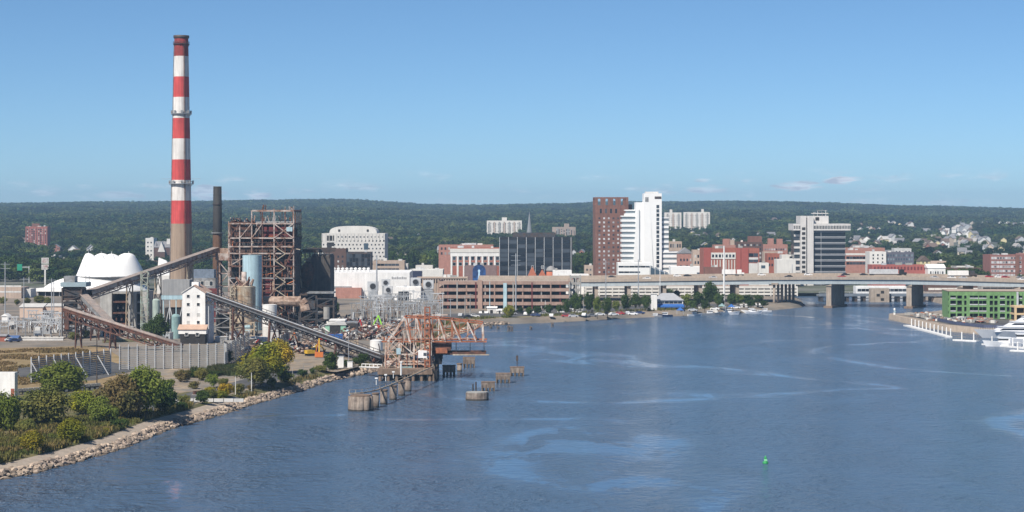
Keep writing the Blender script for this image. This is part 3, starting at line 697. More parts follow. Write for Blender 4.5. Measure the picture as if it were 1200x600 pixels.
bx(bh, 'casing', rust, xs[0]+.8, xs[2]-.6, 2.6, 4, lv[7]+.7, lv[8]-.9); bx(bh, 'casing', maroon, xs[3]+.3, xs[6]-.8, 3.2, 5, lv[7]+.5, lv[8]-1.6); bx(bh, 'casing', dkbrick, xs[0]+.8, xs[4]-.6, 3.6, 6, lv[5]+.5, lv[6]-.6)
bx(bh, 'side_panel', skyblue, BW-3.2, BW-.5, -.7, -.4, lv[8]-3.6, lv[8]-1.6)
for q in range(22):
    x = rb.uniform(xs[2], BW); y = rb.uniform(0, BD-4); z = top2 if rb.random() < .5 else lv[-1]+.8
    beam(bh, 'stub', rb.choice([rust, rustw, steel]), (x, y, z), (x+rb.uniform(-1, 1), y, z+rb.uniform(1, 3.2)), rb.uniform(.25, .7))
for q in range(14):
    x = rb.uniform(0, xs[2]); beam(bh, 'stub', rb.choice([rust, rustw]), (x, rb.uniform(0, 20), lv[-1]), (x+rb.uniform(-.6, .6), 3, lv[-1]+rb.uniform(1, 2.6)), rb.uniform(.25, .6))
for q in range(16):
    x = rb.uniform(1, BW-2); y = rb.uniform(.6, 3); z = rb.uniform(6, lv[7]); ln = rb.uniform(3, 9)
    pipe(bh, 'pipe', rb.choice([rust, cream, steel, rustw]), (x, y, z), (x+(ln if rb.random() < .5 else 0), y, z+(0 if rb.random() < .5 else -ln*.7)-.01), rb.uniform(.2, .45))
# left annex: peeling white lattice and landing where the conveyor arrives
an = thing('conveyor_head_tower', 'peeling white and rust lattice tower where the upper conveyor meets the boiler house', 'tower', (wx(255, 930), 930, GZ))
aw = (277-253)/(F/930); 
def lattice(parent, x0, x1, y0, y1, z0, z1, n, mt, w=.35, br=True, mt2=None):
    for x in (x0, x1):
        for y in (y0, y1): beam(parent, 'post', mt, (x, y, z0), (x, y, z1), w*1.15)
    for q in range(n+1):
        z = z0+(z1-z0)*q/n
        for y in (y0, y1): beam(parent, 'rail', mt, (x0, y, z-.03), (x1, y, z-.03), w)
        for x in (x0, x1): beam(parent, 'rail', mt, (x, y0, z+.03), (x, y1, z+.03), w)
        if br and q < n:
            zb = z0+(z1-z0)*(q+1)/n; s = q % 2
            beam(parent, 'brace', mt2 or mt, (x0 if s else x1, y0-.12, z), (x1 if s else x0, y0-.12, zb), w*.8)
            beam(parent, 'brace', mt2 or mt, (x1+.12, y0 if s else y1, z), (x1+.12, y1 if s else y0, zb), w*.8)
lattice(an, 0, aw*.55, 0, 7, 0, wz(305, 930)-GZ, 5, rustw, .5)
lattice(an, aw*.58, aw, 0, 7, 0, wz(262, 930)-GZ, 9, rustw, .45)
bx(an, 'landing', rustw, -1, aw*.6, -.5, 7.5, wz(305, 930)-GZ, wz(297, 930)-GZ)
bx(an, 'landing', insul, aw*.1, aw*.55, 1, 6, wz(297, 930)-GZ, wz(291, 930)-GZ)
for q in range(9):
    z = 3+q*5.1; bx(an, 'peeling_panel', rustw if q > 3 else steel, aw*.6, aw*.6+rb.uniform(1, 3), .3, .55, z, z+rb.uniform(1.5, 4.5))

# ---- conveyors: inclined gallery on bents
def conveyor(name, label, a, b, w, h, mt_roof, mt_side, mt_tr, bents, deck=None, roof=True, nseg=10, truss=0, leg=.45, bent_mt=None):
    a = Vector(a); b = Vector(b); d = b-a; Ln = d.length; hd = Vector((d.x, d.y, 0)).normalized(); sd_ = Vector((-hd.y, hd.x, 0)); up = Vector((0,0,1))
    t = thing(name, label, 'conveyor', (a.x, a.y, GZ)); o = Vector((a.x, a.y, GZ)); L_ = lambda p_: p_-o
    nseg = max(3, nseg)
    for i in range(nseg):                                           # gallery bays
        p0 = a+d*(i/nseg); p1 = a+d*((i+.985)/nseg)
        if roof: beam(t, 'roof_sheet', mt_roof, L_(p0+up*h), L_(p1+up*h), w+.5, .18) if False else None
    def slab(nm, mt, off_side, off_up, sw, sh, n_=1):
        for i in range(n_):
            p0 = a+d*(i/n_)+sd_*off_side+up*off_up; p1 = a+d*((i+1)/n_)+sd_*off_side+up*off_up; q = (p1-p0).normalized()
            ax = q; ay = sd_; az_ = ax.cross(ay); R = Matrix((ax, ay, az_)).transposed()
            ob = put(nm, unit_box(mt), t); ob.rotation_mode = 'QUATERNION'; ob.rotation_quaternion = R.to_quaternion(); ob.location = L_((p0+p1)/2); ob.scale = ((p1-p0).length*(.99 if n_ > 1 else 1), sw, sh)
    if roof: slab('roof_sheet', mt_roof, 0, h, w+.6, .2, nseg)
    slab('deck', deck or mt_side, 0, 0, w, .35)
    for s in (-1, 1):
        if mt_side: slab('side_sheet' if roof else 'skirt', mt_side, s*w/2, h*.5 if roof else .55, .15, h*.8 if roof else .5, nseg if roof else 1)
        if not roof:
            slab('handrail', mt_tr, s*(w/2+.1), h, .18, .18)
            for i in range(nseg+1): p0 = a+d*(i/nseg)+sd_*s*(w/2+.1); beam(t, 'post', mt_tr, L_(p0), L_(p0+up*h), .18)
    if truss:
        for s in (-1, 1):
            slab('chord', mt_tr, s*w/2, -truss, .4, .4)
            for i in range(nseg):
                p0 = a+d*(i/nseg)+sd_*s*w/2; p1 = a+d*((i+1)/nseg)+sd_*s*w/2; e = i % 2
                beam(t, 'web', mt_tr, L_(p0-up*(truss if e else 0)), L_(p1-up*(0 if e else truss)), .26)
                beam(t, 'web', mt_tr, L_(p0), L_(p0-up*truss), .24)
    for u in bents:
        c = a+d*u
        legs = []
        for s in (-1, 1):
            p0 = c+sd_*s*w*.45-up*.3; p1 = Vector((c.x, c.y, GZ))+sd_*s*w*.62; beam(t, 'bent_leg', bent_mt or mt_tr, L_(p0), L_(p1), leg); legs.append((p0, p1))
        n_ = max(1, int((c.z-GZ)/7))
        for q in range(n_):
            u0, u1 = q/n_, (q+1)/n_
            beam(t, 'bent_brace', bent_mt or mt_tr, L_(legs[0][0].lerp(legs[0][1], u0)), L_(legs[1][0].lerp(legs[1][1], u1)), leg*.6)
            beam(t, 'bent_brace', bent_mt or mt_tr, L_(legs[1][0].lerp(legs[1][1], u0)), L_(legs[0][0].lerp(legs[0][1], u1)), leg*.6)
    return t
def P3(px, py, D): return (wx(px, D), D, wz(py, D))
galroof = mat('faded_gallery_sheet', (.36,.29,.25), .85, .25, .5, streak=.2, col2=(.29,.25,.23)); greygal = mat('grey_gallery_sheet', (.15,.155,.165), .7, .25, .5, col2=(.10,.10,.10))
cvU = conveyor('upper_conveyor', 'faded covered conveyor rising from the transfer tower to the boiler house', P3(104,346,842), P3(253,295,932), 3.2, 2.0, galroof, rustw, rustw, (.30,.52,.78), deck=rust, nseg=16, truss=1.5, bent_mt=cream)
cvR = conveyor('rusty_conveyor', 'rusty tube-roofed conveyor sloping down from the transfer tower to the white hoist house', P3(76,364,778), P3(212,407,756), 3.2, 1.0, rust, rust, rust, (.12,.42), deck=rust, nseg=14, truss=2.6)
tb = MB().tube(Vector(P3(76,361.5,778))-Vector((cvR.location)), Vector(P3(212,404.5,756))-Vector(cvR.location), 1.0, n=14).build('roof_tube', galroof, cvR, True)
cvS = conveyor('steep_gallery', 'steep beige gallery dropping from the dark transfer tower toward the wind fence', P3(84,336,846), P3(130,384,806), 2.9, 2.2, galroof, steel, rust, (.6,.95), deck=dksteel, nseg=9, truss=2.4)
cvL = conveyor('long_conveyor', 'long dark steel conveyor descending from the white hoist house to the ship unloader', P3(246,347,806), P3(452,421,702), 4.4, 1.7, greygal, None, dksteel, (.18,.4,.77,.97), deck=dksteel, roof=False, nseg=34, truss=2.3, leg=.7, bent_mt=rust)
_a = Vector(P3(246,347,806)); _b = Vector(P3(452,421,702)); _o = Vector(cvL.location)
for s, m_ in ((-1, greygal), (1, greygal)):
    beam(cvL, 'walkway', m_, _a+Vector((s*1.3, s*2.0, .5))-_o, _b+Vector((s*1.3, s*2.0, .5))-_o, 1.5, .16)
beam(cvL, 'belt_cover', dksteel, _a+Vector((0,0,.9))-_o, _b+Vector((0,0,.9))-_o, 1.5, .9)
beam(cvL, 'belt_cover', ltsteel, _a+Vector((-1.2,-1.9,1.75))-_o, _b+Vector((-1.2,-1.9,1.75))-_o, .35, .3)

# ---- dark transfer tower
D = 832.0; k = F/D
tt = thing('transfer_tower', 'dark grey steel transfer tower with a flat blue-grey roof at left', 'tower', (wx(73, D), D, GZ)); tw = (98-73)/k
lattice(tt, 0, tw*.9, 0, 8, 0, wz(338, D)-GZ, 7, dksteel, .45)
for q in range(7):
    z = 2+q*3.6; bx(tt, 'cladding', dksteel if q % 2 else steel, .3, tw*.55, 1.2, 7, z, z+2.6)
bx(tt, 'head_house', dksteel, .2, tw*.9-.2, .3, 7.7, wz(352, D)-GZ, wz(336, D)-GZ)
bx(tt, 'roof', mat('blue_grey_roof', (.26,.34,.38), .7, .15, .5), -.6, tw+1.2, -1, 9, wz(336, D)-GZ, wz(331, D)-GZ)
bx(tt, 'chute', rust, 1.0, 2.8, -.6, 1.2, 4, wz(365, D)-GZ)

# ---- white hoist house (tall gabled, small square windows)
D = 803.0; k = F/D
hh_ = thing('white_hoist_house', 'tall narrow white gabled hoist house with eight small square windows', 'building', (wx(228.5, D), D, GZ), math.radians(-3))
hw = (240.5-213.5)/k/2; he = wz(343, D)-GZ; hp = wz(334.5, D)-GZ; hd_ = 12.5; sb = wz(383, D)-GZ; xo = -.5
wb = MB().box(-hw+xo, hw+xo, 0, hd_, 3.6, he); wb.add([(-hw+xo,0,he),(hw+xo,0,he),(xo,0,hp-.25),(-hw+xo,hd_,he),(hw+xo,hd_,he),(xo,hd_,hp-.25)], [(0,1,2),(4,3,5)]); wb.build('wall', white, hh_)
for s in (-1, 1):
    MB().add([(xo+s*(hw+.35),-.4,he-.25),(xo,-.4,hp),(xo,hd_+.4,hp),(xo+s*(hw+.35),hd_+.4,he-.25),(xo+s*(hw+.35),-.4,he),(xo,-.4,hp+.25),(xo,hd_+.4,hp+.25),(xo+s*(hw+.35),hd_+.4,he)],[(0,1,2,3),(4,5,6,7),(0,1,5,4),(3,2,6,7),(0,3,7,4)]).build('roof', tanroof if s > 0 else white, hh_)
bx(hh_, 'roof_house', white, -2.2, .6, 4, 7, hp-1.2, hp+1.2)
bx(hh_, 'lower_wall', white, -hw-1.5, hw+.5, -3.0, -.02, 4.0, sb-.9)
MB().add([(-hw-1.8,-3.4,sb-1.0),(hw+.8,-3.4,sb-1.0),(hw+.8,-.03,sb+.7),(-hw-1.8,-.03,sb+.7),(-hw-1.8,-3.4,sb-.75),(hw+.8,-3.4,sb-.75),(hw+.8,-.03,sb+.95),(-hw-1.8,-.03,sb+.95)],[(0,3,2,1),(4,5,6,7),(0,1,5,4),(1,2,6,5),(3,0,4,7)]).build('lean_to_roof', tanroof, hh_)
bx(hh_, 'base', dark, -hw-.8, hw, -2.6, hd_-.3, 0, 3.95)
bx(hh_, 'side_wall', mat('grey_white_cladding', (.55,.56,.59), .6, .12, .4, streak=.15), hw+xo+.02, hw+xo+1.2, 1.5, hd_-1, 0, he-3.5)
def window(parent, loc, w, h, mt=None, fr=None, axis='x', sill=False):
    f_ = put('window', win_mesh(w, h, fr or white), parent, loc); p_ = put('pane', pane_mesh(w, h, mt or glass), f_)
    if axis == 'y': f_.rotation_euler = (0, 0, math.radians(90))
    elif axis == '-y': f_.rotation_euler = (0, 0, math.radians(-90))
    return f_
WM = {}
def win_mesh(w, h, mt):
    k_ = ('f', round(w,2), round(h,2), mt.name)
    if k_ not in WM:
        t_ = min(.14, w*.1); b = MB(); b.box(-w/2-t_, w/2+t_, -.10, .0, -t_, 0).box(-w/2-t_, w/2+t_, -.10, .0, h, h+t_).box(-w/2-t_, -w/2, -.10, .0, 0, h).box(w/2, w/2+t_, -.10, .0, 0, h); WM[k_] = b.mesh('window', mt)
    return WM[k_]
def pane_mesh(w, h, mt):
    k_ = ('p', round(w,2), round(h,2), mt.name)
    if k_ not in WM: WM[k_] = MB().box(-w/2, w/2, -.05, -.01, 0, h).mesh('pane', mt)
    return WM[k_]
for py in (347.5, 357, 369, 378):
    for s in (-1, 1): window(hh_, (xo+s*2.05-.2, -.01, wz(py+1.5, D)-GZ), 1.15, 1.2)
for s in (-1, 1): window(hh_, (-.6+s*2.2, -3.01, wz(393, D)-GZ), 1.2, 1.2)
for q in range(4): window(hh_, (hw+xo+1.21, 3.2+(q % 2)*4, 4+q*4), 1.1, 1.1, axis='y')

# ---- concrete shell with open dark bays, left of the hoist house
D = 872.0; k = F/D
cs = thing('concrete_shell', 'grey concrete building shell with open dark bays behind the rusty conveyor', 'building', (wx(117, D), D, GZ))
W_ = (172-117)/k; ht = wz(342, D)-GZ
cc = [(0, (131-117)/k), ((150-117)/k, (160-117)/k), ((166-117)/k, W_)]
for a_, b_ in cc: bx(cs, 'pier_wall', mat('pale_grey_concrete', (.43,.42,.40), .9, .2, .25, streak=.25), a_, b_, 0, 16, 0, ht)
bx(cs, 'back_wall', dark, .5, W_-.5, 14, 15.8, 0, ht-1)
for py in (342.5, 353, 366, 379): 
    z = wz(py, D)-GZ; bx(cs, 'floor_slab', conc if py < 345 else rust, cc[0][1]+.01, cc[1][0]-.01, .5, 13.9, z-.7, z); bx(cs, 'floor_slab', conc, cc[1][1]+.01, cc[2][0]-.01, .5, 13.9, z-.7, z)
for q in range(7): bx(cs, 'debris', rb.choice([rust, steel, dksteel]), cc[0][1]+.3+q*.8, cc[0][1]+1+q*.8, 2, 5, (q % 3)*5.2+.1, (q % 3)*5.2+1.8)
tl = thing('green_lattice_tower', 'slim pale green lattice tower standing before the concrete shell', 'tower', (wx(165, 850), 850, GZ))
lattice(tl, 0, 2.9, 0, 2.9, 0, wz(318, 850)-GZ, 10, mat('pale_green_steel', (.36,.43,.38), .6, .2, .5, col2=(.25,.22,.17)), .3)
gsd = thing('grey_clad_shed', 'flat grey metal-clad box raised on open steel left of the hoist house', 'building', (wx(190, 850), 850, GZ))
k = F/850; bx(gsd, 'cladding', mat('grey_cladding', (.30,.30,.30), .6, .15, .3, streak=.15), 0, (222-190)/k, 0, 10, wz(346, 850)-GZ, wz(328, 850)-GZ)
bx(gsd, 'underbeam', skyblue, -.3, (222-190)/k, -.2, 10.2, wz(351, 850)-GZ, wz(346.2, 850)-GZ)
for q in range(5): beam(gsd, 'post', ltsteel if q % 2 else skyblue, (.5+q*2.7, .3, 0), (.5+q*2.7, .3, wz(351, 850)-GZ), .4)
for q in range(4): beam(gsd, 'brace', ltsteel, (.5+q*2.7, .2, 1+(q % 2)*12), (3.2+q*2.7, .2, 13-(q % 2)*12), .3)
bx(gsd, 'machinery', dark, .6, 11, 3, 9, 0, 12)
# tanks
def tank(name, label, px, py0, py1, D, wpx, mt, dome=.15, cat='tank', bands=0):
    r = wpx/2/(F/D); z0 = 0 if py1 is None else wz(py1, D)-GZ; z1 = wz(py0, D)-GZ
    t = thing(name, label, cat, (wx(px, D), D, GZ)); MB().lathe([(r, z0), (r, z1)], 28, caps=False).build('shell', mt, t, True)
    MB().lathe([(r+.06, z1), (r*.7, z1+r*dome), (.01, z1+r*dome*1.4)], 28, caps=False).build('lid', mt, t, True)
    for q in range(bands): z = z0+(z1-z0)*(q+.5)/bands; MB().lathe([(r+.02, z), (r+.1, z), (r+.1, z+.25), (r+.02, z+.25)], 28, caps=False).build('hoop', mt, t)
    return t
tank('blue_silo', 'tall pale blue cylindrical silo in front of the boiler frame', 295.5, 299, None, 895, 22.5, skyblue, .02)
cr_ = tank('cream_silo', 'stained cream silo with piping on top in front of the blue silo', 286, 336, 380, 855, 27, cream, .1, bands=2)
k = F/862
for q in range(4): beam(cr_, 'leg', cream, ((q % 2-.5)*7, (q//2-.5)*7, 0), ((q % 2-.5)*7, (q//2-.5)*7, wz(378, 862)-GZ), .7)
MB().tube((0,0,wz(340,862)-GZ), (0,0,wz(318,862)-GZ), 1.3, 1.1, 12).build('vent_stack', rustw, cr_, True)
for q in range(12): pipe(cr_, 'pipe', rb.choice([rust, rustw, insul]), (rb.uniform(-4,4), rb.uniform(-4,2), wz(338,862)-GZ), (rb.uniform(-4,4), rb.uniform(-4,2), wz(322+rb.uniform(0,8),862)-GZ), rb.uniform(.25,.6))
lattice(cr_, -5.2, 5.0, -5.2, 5, 0, wz(376,862)-GZ, 2, cream, .4)
lattice(cr_, -5.2, -3.2, -5.4, -3, 0, wz(334,862)-GZ, 6, cream, .3)
tank('white_tank', 'plain white upright tank under the beige duct', 316, 357, None, 884, 17, white, .05)
tank('small_white_tank', 'short white tank below the long conveyor', 313.5, 383, None, 822, 12, offwhite, .1)
tank('teal_vessel', 'curved teal pressure vessel beside the hoist house', 206, 371, None, 835, 10, teal, .5)
tank('pale_green_vessel', 'pale streaked green vessel under the upper conveyor', 183, 352, None, 842, 8.5, mat('streaked_pale_green', (.42,.50,.45), .7, .2, .4, streak=.4), .4)
# big insulated duct
D = 900.0; k = F/D
du = thing('insulated_duct', 'torn beige insulated duct running across the foot of the boiler frame', 'duct', (wx(309, D), D, GZ)); zz = wz(353, D)-GZ
pr = [(-.0,2.4)]; b = MB(); pts = [Vector((x, 0, zz+math.sin(x*.8)*.15)) for x in (0, 3, 6, 9, 12, 15, 17)]+[Vector((18.6, -.3, zz-1.6)), Vector((19.2, -.5, zz-4.2))]
for p0, p1 in zip(pts, pts[1:]): b.tube(p0, p1, 2.35, 2.35, 10)
b.build('casing', insul, du)
for q in range(4): beam(du, 'support', dksteel, (2+q*4.6, 1, 0), (2+q*4.6, 1, zz-2), .5)
# dark coal bunker block at right, and dark frame under it
D = 950.0; k = F/D
bk = thing('dark_bunker', 'dark brown boxy bunker block with open roof frame right of the boiler house', 'building', (wx(357, D), D, GZ)); W_ = (387-357)/k
dkc = mat('dark_weathered_cladding', (.10,.085,.075), .85, .35, .3, streak=.35)
bx(bk, 'wall', dkc, 3.2, W_, 0, 22, wz(350, D)-GZ, wz(300, D)-GZ)
bx(bk, 'wall', insul, .3, 3.1, 2, 12, wz(325, D)-GZ, wz(303, D)-GZ)
bx(bk, 'wall', dkc, -2.2, 3.15, 7, 20, 0, wz(312, D)-GZ); bx(bk, 'wall', rust, -2.6, 6, 1.5, 6, wz(352, D)-GZ, wz(338, D)-GZ); bx(bk, 'wall', dark, 0, W_-.3, 1, 20, 0, wz(350.2, D)-GZ)
bx(bk, 'roof_beam', dksteel, -1, W_+.6, -.3, .5, wz(296, D)-GZ, wz(292, D)-GZ); bx(bk, 'roof_beam', dksteel, -1, W_+.6, 20, 21, wz(296, D)-GZ, wz(291, D)-GZ)
for q in range(6): beam(bk, 'post', dksteel, (.2+q*2.3, 0, wz(302, D)-GZ), (.2+q*2.3, 0, wz(293, D)-GZ), .5)
bx(bk, 'roof_deck', tarroof, 3.4, W_-.2, .6, 19.8, wz(300, D)-GZ+.02, wz(298, D)-GZ)
MB().lathe([(.2, -6), (2.8, -2), (3.4, 2), (2.2, 5), (.4, 6.5)], 12, (1.5, -1.2, wz(322, D)-GZ)).build('cyclone', rust, bk, True)
pipe(bk, 'vent', white, (W_*.55, 3, wz(300, D)-GZ), (W_*.55, 3, wz(293, D)-GZ), .6)
bf = thing('dark_lower_frame', 'black steel precipitator frame below the brown bunker block', 'building', (wx(352, 915), 915, GZ)); k = F/915; W_ = (391-352)/k
lattice(bf, 0, W_*.48, 0, 14, 0, wz(345, 915)-GZ, 4, dksteel, .6)
lattice(bf, W_*.5, W_, 0, 14, 0, wz(350, 915)-GZ, 4, dksteel, .6)
bx(bf, 'machinery', dark, .6, W_-.6, 1.2, 13, 0, wz(352, 915)-GZ)
for q in range(16): bx(bf, 'ledge', rb.choice([dksteel, steel, rust, dark]), q % 4*3.6+.4, q % 4*3.6+3, -.4+rb.uniform(0,3), 4, 2+(q//4)*4, 2+(q//4)*4+rb.uniform(.6,2.2))
bx(bf, 'hopper', dksteel, 1, W_*.45, -.9, -.1, wz(362, 915)-GZ, wz(352, 915)-GZ); bx(bf, 'roof', steel, W_*.2, W_, -1, 12, wz(344, 915)-GZ, wz(342.5, 915)-GZ)
pipe(bf, 'vessel', conc, (W_*.8, -1.5, 4), (W_*.8, -1.5, 9.5), 1.5)
# low maroon control block and lattice between stack and hoist house
lm = thing('maroon_block', 'low maroon and grey block behind the hoist house', 'building', (wx(222, 960), 960, GZ)); k = F/960
bx(lm, 'wall', maroon, 0, (256-222)/k, 0, 12, 0, wz(338, 960)-GZ); bx(lm, 'upper_wall', steel, .5, (252-222)/k, 1, 11, wz(338, 960)-GZ+.01, wz(326, 960)-GZ)
bx(lm, 'roof_plant', mat('dusky_blue_steel', (.16,.20,.26), .6, .3, .6), 1, (250-222)/k, 2, 9, wz(326, 960)-GZ+.01, wz(316, 960)-GZ)
for q in range(5): window(lm, (1.6+q*2.2, .99, wz(335, 960)-GZ), 1.5, 2.2)
og = thing('open_grillage', 'open galvanised steel framework between the hoist house and the cream silo', 'frame', (wx(250, 850), 850, GZ)); k = F/850
lattice(og, 0, (270-250)/k, 0, 9, 0, wz(352, 850)-GZ, 4, steel, .4); bx(og, 'machinery', dark, .6, (268-250)/k, 4, 8.5, 0, 9); bx(og, 'floor_plate', dksteel, .3, (270-250)/k-.3, .4, 8.6, 10.4, 10.6)

# ---- wind fences: panels between posts, each a part
fencem = mat('grey_mesh_panel', (.30,.29,.275), .8, .18, .25, streak=.12)
def windfence(name, label, p0, p1, h, n, brace=False, mtp=None):
    p0 = Vector((*p0[:2], GZ)); p1 = Vector((*p1[:2], GZ)); d = p1-p0; t = thing(name, label, 'fence', p0, math.atan2(d.y, d.x)); Ln = d.length; s = Ln/n
    for i in range(n+1):
        beam(t, 'post', ltsteel, (i*s, -.25, 0), (i*s, -.25, h+.5), .30)
        if brace and i % 3 == 0: beam(t, 'brace', ltsteel, (i*s, -.3, h*.85), (i*s+.3, -4.6, 0), .24)
    for i in range(n):
        for j in range(12): zs_ = .2+j*(h-.2)/12; bx(t, 'slat', mtp or fencem, i*s+.05, (i+1)*s-.05, -.08, .02, zs_, zs_+(h-.2)/12*.7)
    return t
windfence('wind_fence', 'grey wind fence with pale posts and braces behind the left shrubs', G(36,449), G(129,437), 7.6, 11, True)
windfence('wind_fence', 'long flat grey wind fence in front of the white hoist house', G(140,433.5), G(263,431), 8.0, 12)
windfence('wind_fence', 'short end panel of grey wind fence turning back beside the hoist house', G(264,430.5), G(291,412), 7.6, 5)
windfence('wind_fence', 'dark slatted wind fence section below the long conveyor', G(311,425), G(338,408), 6.6, 5, mtp=mat('dark_slats', (.12,.125,.14), .7, .15, .5))
# ---- green shed, white building and other yard things
def shed(name, label, px0, px1, py0, D, dep, mw, mr_, gab='x', rise=2.0, door=None, cat='shed', rz=0, base=GZ, flat=False):
    k = F/D; w = (px1-px0)/k; h = wz(py0, D)-base; t = thing(name, label, cat, (wx((px0+px1)/2, D), D, base), rz)
    bx(t, 'wall', mw, -w/2, w/2, 0, dep, 0, h)
    if flat: bx(t, 'roof', mr_, -w/2-.2, w/2+.2, -.2, dep+.2, h+.01, h+.45)
    else: MB().gable(-w/2, w/2, 0, dep, h+.01, h+rise, gab, .4).build('roof', mr_, t)
    if door: 
        for a_, b_, hh in door: bx(t, 'door', dark, -w/2+a_*w, -w/2+b_*w, -.08, -.02, .05, hh)
    return t
_ys = [(15,386,8,4,pale),(40,384,9,3.5,galv),(58,388,7,3,offwhite),(108,392,9,4,steel),(122,394,7,3,pale),(150,396,10,4.5,conc),(176,398,8,3,offwhite),(196,400,6,3.5,galv),(262,404,7,3,steel),(274,401,9,4,pale),(296,405,6,2.6,dksteel),(322,400,9,4.2,offwhite),(336,398,7,3.2,rust),(350,400,8,3.4,steel),(372,396,8,3.6,pale),(232,402,7,3,dksteel)]
for i, (px, py, w_, h_, m_) in enumerate(_ys):
    g_ = G(px, py); t = thing('yard_hut', f'small flat-roofed equipment hut in the power station yard, {nth(i, len(_ys))}', 'hut', g_, rb.uniform(-.3, .3), 'equipment huts in the power station yard')
    bx(t, 'wall', m_, -w_/5, w_/5, 0, 3, 0, h_); bx(t, 'roof', paleroof, -w_/5-.2, w_/5+.2, -.2, 3.2, h_+.01, h_+.2); bx(t, 'door', dark, -.5, .5, -.06, -.01, .05, 2.0)
    pipe(t, 'vent_pipe', galv, (w_/8, 1.5, h_), (w_/8, 1.5, h_+1.6), .16)
shed('mint_shed', 'mint green steel shed with a dark open doorway beside scrap', 381, 405, 381, 852, 14, mint, paleroof, 'y', 1.2, [(.22,.75,4.6)])
shed('dark_lean_to', 'dark steel lean-to built onto the mint shed', 405.5, 419, 379, 856, 12, dksteel, steel, flat=True, door=[(.2,.8,4)])
shed('white_tarp_shed', 'low white shed roof behind the mint shed', 386, 404, 376, 885, 10, offwhite, whiteroof, flat=True)
shed('long_white_wall', 'low long off-white store below the cream silo', 280, 312, 397, 795, 5, offwhite, offwhite, flat=True)
shed('white_store', 'white single storey store at the foot of the cream silo', 252, 262, 396, 815, 6, white, whiteroof, flat=True)
for i, (px, py0, py1, D, w) in enumerate([(399,418,431,0,7), (410,424,431,0,6)]):
    q = G(px, py1); k = F/q.y; t = thing('white_cabinet', ('taller' if i == 0 else 'shorter')+' white cabinet by the shore under the long conveyor', 'cabinet', q); bx(t, 'body', white, -w/2/k, w/2/k, 0, 1.8, 0, (py1-py0)/k); bx(t, 'lid', ltsteel, -w/2/k-.1, w/2/k+.1, -.1, 1.9, (py1-py0)/k+.01, (py1-py0)/k+.12)
tank('shore_tank', 'squat white storage tank behind the ship unloader', 441, 399, None, 762, 15, white, .12)
# ================================================================ PIER AND SHIP UNLOADER
D = 676.0; k = F/D
X0 = wx(448, D); ZB = 3.9
pf_ = thing('unloader_platform', 'brown concrete platform on piles carrying the ship unloader', 'pier', (X0, 652, 0))
PW = (510-448)/k; PDp = 46.0
brownc = mat('stained_brown_concrete', (.24,.17,.125), .95, .3, .4, streak=.3); palc = mat('pale_pile_concrete', (.33,.275,.23), .95, .35, .6, streak=.45, col2=(.22,.17,.14))
rim = mat('tide_stained_concrete', (.05,.045,.04), .8, .3, .6)
bx(pf_, 'deck', brownc, 0, PW, 0, PDp, 2.2, ZB)
for i in range(7):
    for j in range(3):
        x = .8+i*(PW-1.6)/6; y = 1+j*14; b = MB().tube((x,y,-2), (x,y,2.2), .55, n=10).build('pile', brownc, pf_)
for i in range(9): beam(pf_, 'fender', wood, (PW+.3, .6+i*5.4, -1.5), (PW+.3, .6+i*5.4, 4.6), .55)
bx(pf_, 'fender_wall', black, PW+.62, PW+1.6, -1, 17, -.5, 3.4)
bx(pf_, 'railing', cream, 0, PW*.55, -.1, -.02, ZB+.9, ZB+1.02)
for i in range(6): beam(pf_, 'rail_post', cream, (i*PW*.11, -.06, ZB), (i*PW*.11, -.06, ZB+1), .1)
gw = thing('gangway', 'white gangway bridging from the shore to the unloader platform', 'gangway', (0,0,0))
ga = Vector((wx(424, 676), 676, 2.9)); gb = Vector((X0+.5, 664, 3.6)); gw.location = ga
beam(gw, 'walkway', white, (0,0,0), gb-ga, 2.2, .3)
for s in (-1, 1):
    beam(gw, 'handrail', white, (0, s*1.0, 1.0), gb-ga+Vector((0, s*1.0, 1.0)), .12)
    for q in range(6): p_ = (gb-ga)*(q/5); beam(gw, 'post', white, p_+Vector((0,s*1.0,0)), p_+Vector((0,s*1.0,1)), .1)

un = thing('ship_unloader', 'rusty red and white coal unloader with a truss boom reaching over the water', 'crane', (X0, 654, ZB))
Z = lambda py: wz(py, D)-ZB
XX = lambda px: wx(px, D)-X0
yA, yB = 5.0, 17.0
orr = mat('red_lead_steel', (.40,.135,.06), .8, .35, .7, col2=(.22,.085,.05)); wst = mat('chalky_white_steel', (.60,.55,.50), .75, .25, .7, col2=(.38,.20,.12))
legx = [XX(456), XX(471), XX(488), XX(508)]
for x in legx:
    for y in (yA, yB): beam(un, 'leg', wst if x < XX(500) else dksteel, (x, y, 0), (x, y, Z(397)), .45 if x < XX(500) else .6)
for q, zz in enumerate((1.2, Z(428), Z(419), Z(411))):
    for y in (yA, yB): beam(un, 'portal_beam', wst if q != 1 else orr, (legx[0], y-.05, zz), (legx[3], y-.05, zz), .4)
    for x in legx: beam(un, 'portal_beam', orr, (x, yA, zz+.06), (x, yB, zz+.06), .35)
for i in range(3):
    for q, (za, zb) in enumerate(((0, Z(419)), (Z(411), Z(397)))):
        if i == 1 and q == 0: continue
        beam(un, 'brace', wst, (legx[i], yA-.2, za if (i+q) % 2 else zb), (legx[i+1], yA-.2, zb if (i+q) % 2 else za), .35)
        beam(un, 'brace', wst, (legx[i], yB, zb), (legx[i+1], yB, za), .3)
for q in range(4): beam(un, 'stair_flight', wst, (legx[0]+.5+(q % 2)*3, yA-.7, q*3.2), (legx[0]+3.5-(q % 2)*3, yA-.7, (q+1)*3.2), .6, .25)
TL = XX(451); TRr = XX(571)
top = [(XX(477), Z(369)), (XX(490), Z(369.5)), (XX(503), Z(370)), (XX(516), Z(370.5)), (XX(531), Z(372)), (XX(549), Z(374)), (XX(566), Z(376))]
botz = Z(396.5)
